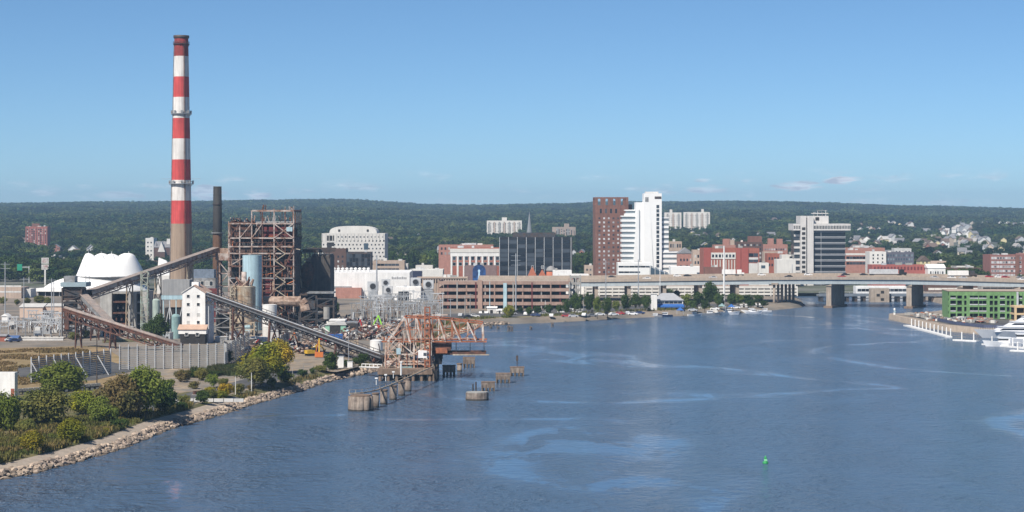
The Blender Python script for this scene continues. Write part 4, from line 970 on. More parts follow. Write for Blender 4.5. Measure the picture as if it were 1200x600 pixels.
bott = [(XX(458), botz), (XX(483), botz), (XX(497), botz), (XX(510), botz), (XX(524), botz), (XX(541), botz), (XX(559), botz)]
for s, y in enumerate((yA, yB)):
    beam(un, 'bottom_chord', orr, (TL, y, botz), (TRr, y, botz), .5, .5)
    for (a, b) in zip(top, top[1:]): beam(un, 'top_chord', orr, (a[0], y, a[1]), (b[0], y, b[1]), .42)
    beam(un, 'end_post', wst, (top[-1][0], y, top[-1][1]), (top[-1][0]+.3, y, botz), .5)
    beam(un, 'back_stay', wst, (bott[0][0], y-.1, botz), (top[0][0], y-.1, top[0][1]), .6)
    for i in range(6):
        beam(un, 'diagonal', wst if s == 0 else orr, (top[i][0], y-.1, top[i][1]), (bott[i+1][0], y-.1, botz), .42)
        beam(un, 'hanger', orr if i % 2 else wst, (top[i+1][0], y-.05, top[i+1][1]), (top[i+1][0], y-.05, botz), .28)
        if i < 5: beam(un, 'mid_rail', orr, (top[i][0], y-.1, (top[i][1]+botz)/2), (top[i+1][0], y-.1, (top[i+1][1]+botz)/2), .25)
for i in range(6):
    zm = (top[i][1]+botz)/2; beam(un, 'counter_diagonal', orr, (bott[i][0], yA-.15, botz), (top[i+1][0], yA-.15, top[i+1][1]), .22)
    beam(un, 'sub_strut', wst if i % 2 else orr, ((top[i][0]+top[i+1][0])/2, yA-.1, (top[i][1]+top[i+1][1])/2), ((top[i][0]+top[i+1][0])/2, yA-.1, botz), .18)
    beam(un, 'walkway_rail', wst, (bott[i][0], yA-.9, botz+1.2), (bott[i][0]+(TRr-TL)*.13, yA-.9, botz+1.2), .14)
for q in range(14):
    x = legx[0]+q*(legx[3]-legx[0])/13; beam(un, 'ladder_post', wst if q % 3 else orr, (x, yA-.4, (q % 3)*4), (x, yA-.4, (q % 3)*4+5.2), .16)
for i, (x, z) in enumerate(top): beam(un, 'cross_tie', orr, (x, yA, z), (x, yB, z), .4)
for i, (x, z) in enumerate(bott): beam(un, 'cross_tie', orr, (x, yA, z+.05), (x, yB, z+.05), .4)
for i in range(5): beam(un, 'wind_brace', orr, (top[i][0], yA if i % 2 else yB, top[i][1]+.1), (top[i+1][0], yB if i % 2 else yA, top[i+1][1]+.1), .25)
mx0 = XX(500.5); mx1 = XX(506)
for x in (mx0, mx1):
    for y in (yA-.6, yA+1.2): beam(un, 'mast', orr, (x, y, Z(430)), (x, y, Z(357)), .38)
for q in range(12): 
    z = Z(425)+q*(Z(358)-Z(425))/11; bx(un, 'mast_rung', orr, mx0, mx1, yA-.75, yA-.5, z, z+.4)
beam(un, 'mast_head', wst, (mx0-4, yA, Z(366)), (mx1+6, yA, Z(366)), .35)
# suspended runway, trolley and clamshell
for y in (yA+2, yB-2):
    beam(un, 'runway', rust, (XX(505), y, Z(410.5)), (XX(570), y, Z(410.5)), .5, .9)
bx(un, 'runway_walk', cream, XX(532), XX(574), yA+1.2, yA+1.6, Z(412.5), Z(411.3))
for px in (536, 552, 568): beam(un, 'hanger_rod', dksteel, (XX(px), yA+2, Z(397)), (XX(px), yA+2, Z(410)), .22)
bx(un, 'trolley', rust, XX(510), XX(530), yA+1, yB-1, Z(407), Z(399)); bx(un, 'trolley', orr, XX(513), XX(526), yA+.5, yB-.5, Z(410), Z(404))
MB().add([(-1.5,-1.6,0),(1.5,-1.6,0),(1.5,1.6,0),(-1.5,1.6,0),(-1.1,-1.2,-3.2),(1.1,-1.2,-3.2),(1.1,1.2,-3.2),(-1.1,1.2,-3.2)],[(0,1,2,3),(4,7,6,5),(0,4,5,1),(1,5,6,2),(2,6,7,3),(3,7,4,0)]).build('clamshell', black, un, loc=(XX(515.5), yA+4, Z(412)))
for s in (-1, 1): beam(un, 'hoist_cable', cable, (XX(515.5)+s*.8, yA+4, Z(412)), (XX(515.5)+s*.8, yA+4, Z(405)), .15)
bx(un, 'cab', white, XX(493), XX(503), yA-1.2, yA+2, Z(415), Z(406.5)); bx(un, 'cab_window', dglass, XX(499), XX(502.6), yA-1.26, yA-1.21, Z(412.5), Z(409))
bx(un, 'panel', skyblue, XX(468), XX(473), yA-.5, yA-.2, Z(411), Z(404)); bx(un, 'machine_house', teal, XX(473), XX(486), yA-.5, yA+3, Z(429), Z(425)); bx(un, 'hopper', insul, XX(480), XX(487), yA+3, yB-3, Z(407), Z(400))
rb2 = random.Random(9)
for q in range(26):
    x = rb2.uniform(legx[0], legx[3]); z = rb2.choice([0, Z(428), Z(411), botz]); h_ = rb2.uniform(.6, 2.2)
    bx(un, 'machinery', rb2.choice([rust, dksteel, cream, wst, steel, orr]), x, x+rb2.uniform(.4, 1.3), yA+rb2.uniform(.5, 8), yA+rb2.uniform(9, 11), z+.1, z+.1+h_)
for q in range(10):
    x = rb2.uniform(TL, XX(500)); pipe(un, 'pipe', rb2.choice([rust, wst, dksteel]), (x, yA+.8, 0.2), (x+rb2.uniform(-2, 2), yA+.8, rb2.uniform(6, 14)), .16)

# ---- dolphins and catwalk
def dolphin(label, px, pyw, wpx, hpx, kind, group, post=0, D=None, name='mooring_dolphin'):
    D = D or gd(pyw, 0); k = F/D; w = wpx/k; h = hpx/k; t = thing(name, label, 'dolphin', (wx(px, D), D+w*.4, 0), group=group)
    if kind == 'cell':                       # big sheet-pile cluster
        n = 5
        for i in range(n): a = math.pi*(.08+.84*i/(n-1))+math.pi; c = (math.cos(a)*w*.34, math.sin(a)*w*.34); MB().lathe([(w*.17,-2),(w*.17,.5),(w*.165,h)], 14, (c[0],c[1],0)).build('pile_cell', palc, t, True); MB().lathe([(w*.175,-1),(w*.175,.45)], 14, (c[0],c[1],0), caps=False).build('tide_band', rim, t, True)
        MB().lathe([(w*.42,h-.4),(w*.42,h+.3),(.01,h+.3)], 20, (0,0,0)).build('cap', brownc, t)
    elif kind == 'cyl':
        MB().lathe([(w/2,-2),(w/2,h)], 18).build('caisson', palc, t, True); MB().lathe([(w/2+.02,-1),(w/2+.02,.5)], 18, caps=False).build('tide_band', rim, t, True)
        MB().lathe([(w/2+.15,h),(w/2+.15,h+.35),(.01,h+.36)], 18).build('cap', brownc, t)
    elif kind == 'oval':
        pl = [(math.cos(2*math.pi*i/20)*w/2, math.sin(2*math.pi*i/20)*w*.36) for i in range(20)]
        MB().prism(pl, -2, h).build('caisson', palc, t); MB().prism([(x*1.01, y*1.01) for x, y in pl], -1, .5).build('tide_band', rim, t); MB().prism([(x*.96, y*.96) for x, y in pl], h+.01, h+.25).build('cap', conc, t)
    else:                                    # block on piles
        bx(t, 'cap', palc, -w/2, w/2, -w*.32, w*.32, h*.38, h); bx(t, 'cap_edge', brownc, -w/2-.1, w/2+.1, -w*.34, w*.34, h+.005, h+.22)
        for i in range(4):
            for j in (-1, 1): MB().tube((-w*.4+i*w*.266, j*w*.22, -2), (-w*.4+i*w*.266, j*w*.22, h*.40), w*.085, n=8).build('pile', rim, t)
        for i in range(4): beam(t, 'fender', wood, (-w*.45+i*w*.3, -w*.32, -.5), (-w*.45+i*w*.3, -w*.32, h*.8), .35)
    if post:
        pipe(t, 'post', dksteel, (0, 0, h), (0, 0, h+post/k), .14); bx(t, 'marker', dksteel, -.35, .35, -.35, .35, h+post/k*.55, h+post/k)
    return t
g1 = 'mooring dolphins along the unloader pier'; g2 = 'outer mooring dolphins in the channel'
dolphin('large round cluster dolphin at the near end of the pier', 422, 482, 30, 17, 'cell', g1)
for i, (px, py, w, h) in enumerate([(440,478,8,16),(449.5,474,8.5,16),(460.5,469,8.5,16),(470.5,464,8,15),(478,459,8,14)]):
    dolphin(f'round concrete pier pillar, {ORD[i]} from the large near cluster', px, py, w, h, 'cyl', g1)
for i, (px, py, w, h, kd) in enumerate([(526,441,15,12,'blk'),(538.5,435.5,6,8.5,'cyl'),(549.5,431,14,11.5,'blk')]):
    dolphin(['dark pile dolphin just beyond the black fender wall','narrow round dolphin between two pile dolphins','flat-capped pile dolphin farthest along the inner row'][i], px, py, w, h, kd, g1)
for i, (px, py, w, h, kd, po) in enumerate([(559,470,27,9,'oval',0),(572,458.5,16,10,'blk',0),(589.5,449,17,10.5,'blk',0),(606,441,16.5,10,'blk',14)]):
    dolphin(['low oval concrete dolphin nearest in the outer row','pile dolphin just behind the low oval dolphin','third outer dolphin with flat pale cap','outer dolphin carrying a tall marker post'][i], px, py, w, h, kd, g2, po)
vp = thing('mooring_bollards', 'pair of dark posts standing on the low oval dolphin', 'post', (wx(554, gd(466,0)), gd(466,0)+3.2, 55-(458-250)/F*gd(466,0)))
for q in range(2): pipe(vp, 'post', dksteel, (q*.9, 0, -.3), (q*.9, 0, 1.8+q*.6), .22)
cw = thing('pier_catwalk', 'long pale catwalk running along the pier pillars to the platform', 'catwalk', (0,0,0))
cpts = [Vector((wx(a, gd(b, 0)), gd(b, 0)+1.2, 4.6)) for a, b in ((409,481),(425,480),(440,477),(455,471),(470,464),(482,458),(508,446))]
cw.location = cpts[0]
for p0, p1 in zip(cpts, cpts[1:]):
    beam(cw, 'walkway', cream, p0-cpts[0], p1-cpts[0], .35, .3); beam(cw, 'handrail', cream, p0-cpts[0]+Vector((0,0,1)), p1-cpts[0]+Vector((0,0,1)), .1)
for q in range(14):
    u = q/13*(len(cpts)-1.001); i = int(u); p_ = cpts[i].lerp(cpts[i+1], u-i)-cpts[0]; beam(cw, 'rail_post', cream, p_, p_+Vector((0,0,1)), .1)
for i, (px, py) in enumerate(((441,462),(452,457),(461,453),(470,440))):
    Dl = gd(481-(px-409)*.42, 0)+1; t = thing('pier_lamp', f'white capped post on the pier catwalk, {nth(i,4)}', 'post', (wx(px, Dl), Dl, 4.7), group='posts on the pier catwalk'); pipe(t, 'post', white, (0,0,-.6), (0,0,1.2+(2.2 if i == 3 else 0)), .28 if i == 3 else .12); bx(t, 'cap', white, -.4,.4,-.4,.4,1.2+(2.2 if i == 3 else 0),1.55+(2.2 if i == 3 else 0))
# stubs of old piles far out
for i, (px, py) in enumerate(((576,385),(584.5,386),(597,388),(623,386.5),(648,383))):
    Dl = gd(py, 0); t = thing('pile_stub', f'old dark pile stub standing in the water near the far shore, {nth(i,5)}', 'pile', (wx(px, Dl), Dl, 0), group='old pile stubs'); hh = (1.2,1.6,3.0,1.8,2.2)[i]
    for q in range(4 if i == 2 else 2): MB().tube((q*.7-.7, (q % 2)*.6, -1), (q*.7-.7+.1, (q % 2)*.6, hh-.3*q), .28, .22, 7).build('pile', wood, t)
    bx(t, 'cap', wood, -1.0, 1.0 if i == 2 else .4, -.3, .9, hh*.6, hh*.6+.3)

# ================================================================ AMPHITHEATRE (white tent roof)
D = 1360.0; k = F/D
am = thing('white_amphitheatre', 'large white tent-roofed amphitheatre with scalloped crown behind the conveyors', 'amphitheatre', (wx(112, D), D, GZ))
ptfe = mat('white_tent_fabric', (.86,.85,.83), .6, .05, .05)
R1 = (172-56)/2/k; zr1 = wz(322, D)-GZ; zb1 = wz(345, D)-GZ
def dome(name, rx, ry, z0, z1, n=48, m=10, scal=0, flat=1.0, cx=0, rt=0.0):
    b = MB(); vs = []
    for j in range(m+1):
        u = j/m
        for i in range(n):
            a = 2*math.pi*i/n; r = rt+(1-rt)*math.cos(u*math.pi/2)**flat; z = z0+(z1-z0)*math.sin(u*math.pi/2)
            if scal: z += scal*u*abs(math.sin(a*3.5+.5)); r *= 1+.02*math.cos(a*7)
            vs.append((cx+math.cos(a)*rx*r, math.sin(a)*ry*r, z))
    fs = [(j*n+i, j*n+(i+1) % n, (j+1)*n+(i+1) % n, (j+1)*n+i) for j in range(m) for i in range(n)]; fs.append(tuple(m*n+i for i in range(n)))
    return b.add(vs, fs).build(name, ptfe, am, True)
dome('lower_roof', R1*1.12, R1*1.1, zb1-1.0, zr1+.3, 64, 10, flat=1.0)
xc = (130-112)/k; R2 = (168-87)/2/k
# upper tent: one fabric surface, steep skirt and rounded masts heads
zl = zr1-1.0; nA, nU = 110, 26; vs_ = []; zp = wz(296.5, D)-GZ-zl
lobes = [(-.60,-.25,.26,1.0),(.56,-.25,.30,1.0),(-.20,-.42,.11,.98),(.10,-.42,.11,.98),(-.35,.45,.3,.95),(.35,.45,.3,.95),(0,.1,.3,.9)]
def tent(x, y):
    r = math.hypot(x, y); q = max(0, min(1, (1-r)/.27)); skirt = q**1.15*(1.7-.7*q)
    top_ = max(a_*math.exp(-(((x-lx)**2+(y-ly)**2)/s_**2)**1.1) for lx, ly, s_, a_ in lobes)
    return min(skirt, 1)*(.66+.34*top_)
for j in range(nU+1):
    r = 1-j/nU
    for i in range(nA): a = 2*math.pi*i/nA; x, y = math.cos(a)*r, math.sin(a)*r; vs_.append((xc+x*R2, y*R2*.95, zl+zp*tent(x, y)))
MB().add(vs_, [(j*nA+i, j*nA+(i+1) % nA, (j+1)*nA+(i+1) % nA, (j+1)*nA+i) for j in range(nU) for i in range(nA)]).build('upper_roof', ptfe, am, True)
for lx, ly, s_, a_ in lobes[:4]: beam(am, 'mast', ltsteel, (xc+lx*R2, ly*R2*.95, zl+2), (xc+lx*R2, ly*R2*.95, zl+zp+1.2), .3)
MB().lathe([(R2+.3, 0), (R2+.3, .7)], 64, caps=False).build('rim', steel, am, loc=(xc, 0, zr1-1.2))
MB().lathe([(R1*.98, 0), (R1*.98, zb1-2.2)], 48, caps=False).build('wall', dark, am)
for i in range(26):
    a = math.pi+math.pi*i/25; beam(am, 'column', white, (math.cos(a)*R1*1.0, math.sin(a)*R1*1.0, 0), (math.cos(a)*R1*1.0, math.sin(a)*R1*1.0, zb1-2), .6)
w1 = thing('white_sail', 'curved white sail panel rising right of the amphitheatre', 'canopy', (wx(193, 1300), 1300, GZ))
MB().add([(-5,0,12),(5,0,12),(3.8,1,17),(.5,2,21.5),(-4.2,1,23.5),(-5,3,12),(5,3,12),(3.8,4,17),(.5,5,21.5),(-4.2,4,23.5)],[(0,1,2,3,4),(9,8,7,6,5),(0,5,6,1),(1,6,7,2),(2,7,8,3),(3,8,9,4),(4,9,5,0)]).build('fabric', ptfe, w1); bx(w1, 'base', offwhite, -5, 5, 0, 4, 0, 11.99)
lo = thing('amphitheatre_pavilion', 'white flat-roofed pavilion with dark glazing below the amphitheatre', 'building', (wx(37, 1265), 1265, GZ)); k = F/1265
MB().prism([(0,0),(20,-6),(42,-3),(44,10),(4,14)], wz(341.5,1265)-GZ, wz(338,1265)-GZ).build('roof', whiteroof, lo); MB().prism([(3,2),(20,-3),(40,-1),(40,9),(5,12)], 0, wz(341.6,1265)-GZ).build('wall', dark, lo)
for q in range(8): beam(lo, 'column', white, (4+q*4.8, -3 if 1 < q < 7 else 0, 0), (4+q*4.8, -3 if 1 < q < 7 else 0, wz(341.6,1265)-GZ), .4)

# ================================================================ SUBSTATIONS, SCRAP, LEFT YARD
def gantry(parent, x, y, w, h, mt, wd=.22):
    for s in (0, w): beam(parent, 'column', mt, (x+s, y, 0), (x+s, y, h), wd*1.4)
    beam(parent, 'crossbeam', mt, (x-.8, y, h*.96), (x+w+.8, y, h*.96), wd*1.8); beam(parent, 'crossbeam', mt, (x, y, h*.62), (x+w, y, h*.62), wd*1.3)
    beam(parent, 'brace', mt, (x, y-.1, h*.62), (x+w/2, y-.1, h*.95), wd*.8); beam(parent, 'brace', mt, (x+w/2, y-.1, h*.95), (x+w, y-.1, h*.62), wd*.8)
def substation(label, px0, px1, pyb, D0, D1, h, n, m, seed):
    r = random.Random(seed); t = thing('substation', label, 'substation', (wx(px0, D0), D0, GZ)); w = (px1-px0)/(F/D0)
    for j in range(m):
        y = (D1-D0)*j/(max(1, m-1))
        for i in range(n):
            x = i*w/n; gantry(t, x, y, w/n*.97, h*r.uniform(.75, 1.1), r.choice([galv, ltsteel, steel]))
            if r.random() < .7: pipe(t, 'busbar', r.choice([galv, ltsteel, conc]), (x+.5, y+1, h*.5), (x+w/n-.5, y+1, h*.5), .14)
        for q in range(n*3):
            x = r.uniform(0, w); pipe(t, 'insulator', r.choice([brownc, galv, conc, dkbrick]), (x, y+r.uniform(-2,2), r.uniform(1.5,h*.4)), (x, y+.05, r.uniform(h*.45, h*.6)), .22)
    for q in range(n*2):
        x = r.uniform(0, w-3); y = r.uniform(0, D1-D0); bx(t, 'transformer', r.choice([galv, steel, ltsteel, pale]), x, x+r.uniform(1.5,3.5), y, y+2.5, 0, r.uniform(2, 4.2))
    return t
substation('left electrical substation of grey gantries at the picture edge', 0, 70, 395, 850, 925, 8.5, 7, 4, 1)
substation('electrical substation beneath the transfer tower and rusty conveyor', 72, 118, 400, 850, 900, 6.5, 4, 2, 2)
substation('dense lattice substation behind the ship unloader boom', 412, 512, 375, 905, 985, 14.5, 8, 4, 3)
ww = shed('substation_wall', 'long low pale wall with dark slots in front of the left substation', 23, 74, 396, 822, 1.0, pale, offwhite, flat=True, cat='wall')
for q in range(6): bx(ww, 'slot', dark, -8+q*3, -7.3+q*3, -.06, -.01, .9, 2.0)
shed('peach_warehouse', 'low peach warehouse with pale roof left of the transfer tower', 23, 50, 360, 985, 16, peach, paleroof, 'x', 1.6, cat='warehouse')
shed('peach_warehouse_annex', 'lower peach annex of the warehouse with a door', 50.5, 74, 359, 988, 14, peach, paleroof, 'x', 1.2, [(.25,.45,3)], cat='warehouse')
shed('white_hut', 'small white gabled hut at the left edge of the substation', 2, 9, 370.5, 960, 6, white, whiteroof, 'y', 1.2, cat='hut')
shed('blue_roof_hut', 'white hut with blue roof at the left edge of the yard', 7, 20, 396.5, 818, 6, white, mat('blue_roof', (.08,.14,.30), .6, .1), 'x', 1.0, cat='hut')
shed('red_kiosk', 'small dark red kiosk at the far left edge', -2, 6.5, 394, 815, 5, brick, greyroof, 'x', .8, cat='kiosk')
# scrap heap: uncountable
sh_ = MB(); rs_ = random.Random(12)
def scrap(px0, px1, py0, py1, n, name, label, mt, smax=2.2, hmax=4.0):
    b = MB()
    for q in range(n):
        g_ = G(rs_.uniform(px0, px1), rs_.uniform(py0, py1)); e = rs_.random()
        R = Matrix.Rotation(rs_.uniform(0, 6), 3, 'Z') @ Matrix.Rotation(rs_.uniform(-.7, .7), 3, 'Y') @ Matrix.Rotation(rs_.uniform(-.5, .5), 3, 'X')
        b.obox(g_+Vector((0, 0, rs_.random()**2*hmax)), (rs_.uniform(.4, smax*1.6), rs_.uniform(.2, smax*.6), rs_.uniform(.15, smax*.4)), R)
    return tag(b.build(name, mt), label, 'scrap', kind='stuff')
scols = [(rust,'rusty'),(steel,'grey'),(offwhite,'pale'),(redp,'red'),(dksteel,'black'),(insul,'beige'),(rustw,'whitish'),(skyblue,'light blue'),(pale,'light grey'),(orange,'orange')]
for i, (m_, nm) in enumerate(scols): scrap(405, 468, 381, 399, (260,210,70,16,150,190,120,8,110,10)[i], 'scrap_heap', f'{nm} demolition scrap heaped behind the ship unloader', m_)
for i, (m_, nm) in enumerate(scols[:7]): scrap(262, 372, 399, 416, (70,60,45,12,50,70,40)[i], 'yard_debris', f'{nm} debris strewn under the long conveyor', m_, 2.0, 2.2)
for i, (m_, nm) in enumerate(((rust,'rusty'),(steel,'grey'),(dksteel,'dark'),(offwhite,'pale'))): scrap(345, 410, 372, 398, 70, 'rubble', f'{nm} rubble beside the black precipitator frame', m_, 2.4, 3)
# machines
def digger(label, px, py, mt, rz, s=1.0, long=False):
    g_ = G(px, py); t = thing('excavator', label, 'excavator', g_, rz); t.scale = (s, s, s)
    for q in (-1.1, 1.1): MB().prism([(-1.9,q-.3),(1.9,q-.3),(1.9,q+.3),(-1.9,q+.3)], 0, .9).build('track', black, t)
    bx(t, 'body', mt, -2.2, 1.4, -1.3, 1.3, 1.0, 2.4); bx(t, 'cab', dglass, .3, 1.6, -1.2, 0, 2.42, 3.5); bx(t, 'cab_roof', mt, .2, 1.7, -1.25, .05, 3.52, 3.62)
    L2 = 9 if long else 5
    beam(t, 'boom', mt, (1.2,.4,1.8), (3.8,.4,L2), .5, .7); beam(t, 'arm', mt, (3.8,.4,L2), (6.6,.4,L2*.45), .4, .5)
    MB().add([(0,-.6,0),(0,.6,0),(1.0,-.6,.2),(1.0,.6,.2),(.3,-.6,-1.1),(.3,.6,-1.1)],[(0,1,3,2),(0,4,5,1),(2,3,5,4),(0,2,4),(1,5,3)]).build('bucket', dksteel, t, loc=(6.2,.4,L2*.45)); return t
digger('yellow excavator working under the long conveyor', 364, 417, yellow, .6, .9)
digger('orange demolition excavator with raised arm left of the yellow one', 352, 409, orange, 2.6, .7, True)
digger('red excavator on the scrap heap beside the mint shed', 428, 393, redp, 2.4, .75, True)
digger('lime green excavator with folded arm on the scrap heap', 452, 390, lime, 2.9, .85, True)
digger('white and red grab machine at the left of the scrap heap', 437, 395, redp, .5, .9)
ml = thing('yellow_tower_light', 'upright orange and yellow drill mast beside the yellow excavator', 'mast', G(374,419)); beam(ml, 'mast', yellow, (0,0,0), (0,0,7), .5); bx(ml, 'base', orange, -1.5,1.5,-1,1,.2,2.0); beam(ml, 'strut', orange, (-1.2,0,2), (0,0,7), .25)
# white trailer and retaining wall, left foreground
g_ = G(9, 470); k = F/g_.y
tr = thing('white_trailer', 'white box trailer parked at the left edge behind the shrubs', 'trailer', g_, math.radians(-4)); 
bx(tr, 'box', white, -7.5, 2.0, 0, 2.6, 1.0, 8.0); bx(tr, 'frame', dksteel, -7.3, 1.9, .1, 2.5, .55, .97)
for q in (-6.3, -5.1, 1.2):
    for y in (.2, 2.4): w_ = MB().tube((0,-.15,0),(0,.15,0),.5,n=14).build('wheel', black, tr, loc=(q, y, .5))
bx(tr, 'rear_door', brick, .9, 1.9, -.06, -.01, 1.2, 3.5); bx(tr, 'hazard_panel', dksteel, -7.5, -1, -.05, -.01, 1.05, 2.0)
cb = thing('retaining_wall', 'low concrete block wall with dark gaps behind the left shrubs', 'wall', G(20,463)); 
_e = G(118,456)-G(20,463); n_ = 16
for i in range(n_):
    p0 = _e*(i/n_); p1 = _e*((i+.86)/n_); beam(cb, 'block', conc, (*p0[:2], 1.4), (*p1[:2], 1.4), .7, .9); beam(cb, 'block', conc, (*p0[:2], .5), (*(p0+(p1-p0)*.55)[:2], .5), .7, .9)
beam(cb, 'backing', dark, (0,.6,.9), (_e.x,_e.y+.6,.9), 1.6, .3)
# ================================================================ THE TOWN
rt_ = random.Random(31)
def block(name, label, px0, px1, pyt, D, dep, mw, mroof=tarroof, rz=0, base=None, cat='building', par=.9, units=2, group=None, pyb=None, um=None):
    k = F/D; X = wx((px0+px1)/2, D); base = terr(X, D) if base is None else base; z0 = 0 if pyb is None else wz(pyb, D)-base
    t = thing(name, label, cat, (X, D, base), rz, group); w = (px1-px0)/k; h = wz(pyt, D)-base; t['_w'] = w; t['_h'] = h
    b = MB().box(-w/2, w/2, 0, dep, z0-(2 if pyb is None else 0), h-par)
    if par: th = .4; b.box(-w/2, w/2, 0, th, h-par, h).box(-w/2, w/2, dep-th, dep, h-par, h).box(-w/2, -w/2+th, th, dep-th, h-par, h).box(w/2-th, w/2, th, dep-th, h-par, h)
    b.build('wall', mw, t); bx(t, 'roof', mroof, -w/2+.45, w/2-.45, .45, dep-.45, h-par+.01, h-par+.15)
    for q in range(units):
        x = rt_.uniform(-w*.4, w*.3); y = rt_.uniform(dep*.2, dep*.7); bx(t, 'roof_unit', um or rt_.choice([pale, ltsteel, conc, offwhite]), x, x+rt_.uniform(1.5, max(2, w*.14)), y, y+2.5, h-par+.16, h-par+.16+rt_.uniform(1.2, 2.6))
    return t, w, h
def wins(t, x0, x1, zs, nx, w, h, mt=None, fr=None, y=0, skip=0.0, framed=True):
    for z in zs:
        for i in range(nx):
            if skip and rt_.random() < skip: continue
            x = x0+(x1-x0)*(i+.5)/nx
            if framed: window(t, (x, y-.01, z), w, h, mt, fr)
            else: put('window', pane_mesh(w, h, mt or glass), t, (x, y-.01, z))
def swins(t, side, xs, y0, y1, zs, ny, w, h, mt=None):
    for z in zs:
        for i in range(ny):
            y = y0+(y1-y0)*(i+.5)/ny; o = put('window', pane_mesh(w, h, mt or glass), t, (xs+side*.01, y, z)); o.rotation_euler = (0, 0, math.radians(90*side))
def bands(t, x0, x1, zs, h, mt, y=0, name='window_band', proud=.06, n=1):
    for z in zs:
        for i in range(n): a = x0+(x1-x0)*i/n; b = x0+(x1-x0)*(i+1)/n; bx(t, name, mt, a+(.08 if n > 1 else 0), b-(.08 if n > 1 else 0), y-proud, y-.005, z, z+h)
def sbands(t, side, xs, y0, y1, zs, h, mt, name='window_band', proud=.06):
    for z in zs: bx(t, name, mt, min(xs+side*.005, xs+side*proud), max(xs+side*.005, xs+side*proud), y0, y1, z, z+h)
fl = lambda a, b, n: [a+(b-a)*i/n for i in range(n)]

# --- far left: brick apartment tower
t, w, h = block('brick_apartment_tower', 'red brick apartment tower standing alone in the trees at far left', 30, 55.5, 265.5, 2500, 22, mat('distant_red_brick', (.36,.13,.10), .9, .15, .2), rz=.06, units=4)
for c in range(7): bx(t, 'pilaster', brick2, -w/2+.6+c*(w-1.8)/6, -w/2+1.4+c*(w-1.8)/6, -.25, -.02, 0, h-1.2)
wins(t, -w/2+1.2, w/2-1.2, fl(3, h-2, 9), 9, 1.5, 1.5, framed=False); bx(t, 'penthouse', brick2, -w*.25, w*.1, 6, 13, h-.7, h+3.8)
# church and white block left of the chimney
t, w, h = block('white_slab_block', 'white block beside the dark gabled church left of the chimney', 170.5, 180, 279, 2020, 18, offwhite); wins(t, -w/2+.8, w/2-.8, fl(3, h-1, 5), 2, 1.5, 1.4, framed=False)
t = shed('gabled_church', 'dark stone church with steep gables left of the chimney', 180.5, 199, 290, 1990, 22, dkbrick, greyroof, 'x', 6, cat='church')
MB().gable(-3.4, 3.4, -3, 4, 14, 24, 'y', .3).build('gable', offwhite, t); bx(t, 'transept_wall', dkbrick, -3.4, 3.4, -3, 4, 0, 13.98); bx(t, 'tower', offwhite, 3.8, 7.6, 6, 10, 0, 27); MB().lathe([(2.2,0),(.05,6)], 4, (-6,3,18)).build('spirelet', greyroof, t)

# --- hotel with honeycomb concrete screen and barrel roof
D = 1520; k = F/D
t, w, h = block('concrete_grid_hotel', 'pale concrete grid office block with a barrel-vaulted penthouse', 377, 451, 273.5, D, 26, mat('pale_precast', (.58,.56,.53), .85, .1, .3), rz=math.radians(-2), par=1.0, units=0)
bp = []; n_ = 14; r_ = (441-385)/k/2
for i in range(n_+1): a = math.pi*i/n_; bp.append((math.copysign(abs(math.cos(a))**.6, math.cos(a))*r_, math.sin(a)**.7*5.6))
vs_ = [(x-.5, y_, h+z) for y_ in (3, 22) for x, z in bp]; m_ = len(bp)
MB().add(vs_, [(i, i+1, m_+i+1, m_+i) for i in range(m_-1)]+[tuple(range(m_-1, -1, -1)), tuple(range(m_, 2*m_))]).build('barrel_roof', offwhite, t)
for x in (-12, 10): bx(t, 'roof_window', dark, x, x+1.6, 2.9, 2.99, h+1.2, h+3)
zz = fl(3.0, h-1.5, 11)
for r__, z in enumerate(zz):
    nx = 17; off = (r__ % 2)*.5
    for i in range(nx):
        x = -w/2+(i+.35+off*.6)*w/nx
        if r__ >= 9 and i < 4: continue
        put('window', pane_mesh(1.0, 1.15, dglass), t, (x+.3, -.01, z+1.2))
for i in range(2):
    z = wz(286.5 if i else 278.5, D)-GZ; bx(t, 'open_bay', dark, wx(383, D)-wx(414, D), wx(391.5, D)-wx(414, D), -.08, -.01, z-2.4, z+1.6)
bx(t, 'big_window', bglass, wx(426.5, D)-wx(414, D), wx(431.5, D)-wx(414, D), -.1, -.01, wz(292.5, D)-GZ, wz(285, D)-GZ)
for i in range(18): bx(t, 'fin', offwhite, -w/2+i*w/17.6, -w/2+i*w/17.6+.35, -.35, -.09, h-6, h-.2)
t, w, h = block('brown_brick_block', 'plain brown brick block in front of the concrete grid office', 381, 405.5, 291.5, 1450, 20, dkbrick, units=1)
wins(t, -w/2+8, w/2-1, fl(3, h-3, 6), 2, 1.2, 1.4, framed=False)
t, w, h = block('black_glass_block', 'black glass office block in front of the concrete grid office', 405.8, 434.5, 295.5, 1448, 20, dksteel, units=1)
for i, z in enumerate(fl(2.5, h-1, 7)):
    for j in range(8): bx(t, 'pane', dglass, -w/2+.3+j*(w-.6)/8, -w/2+.3+(j+1)*(w-.6)/8-.2, -.1, -.01, z, z+2.6)
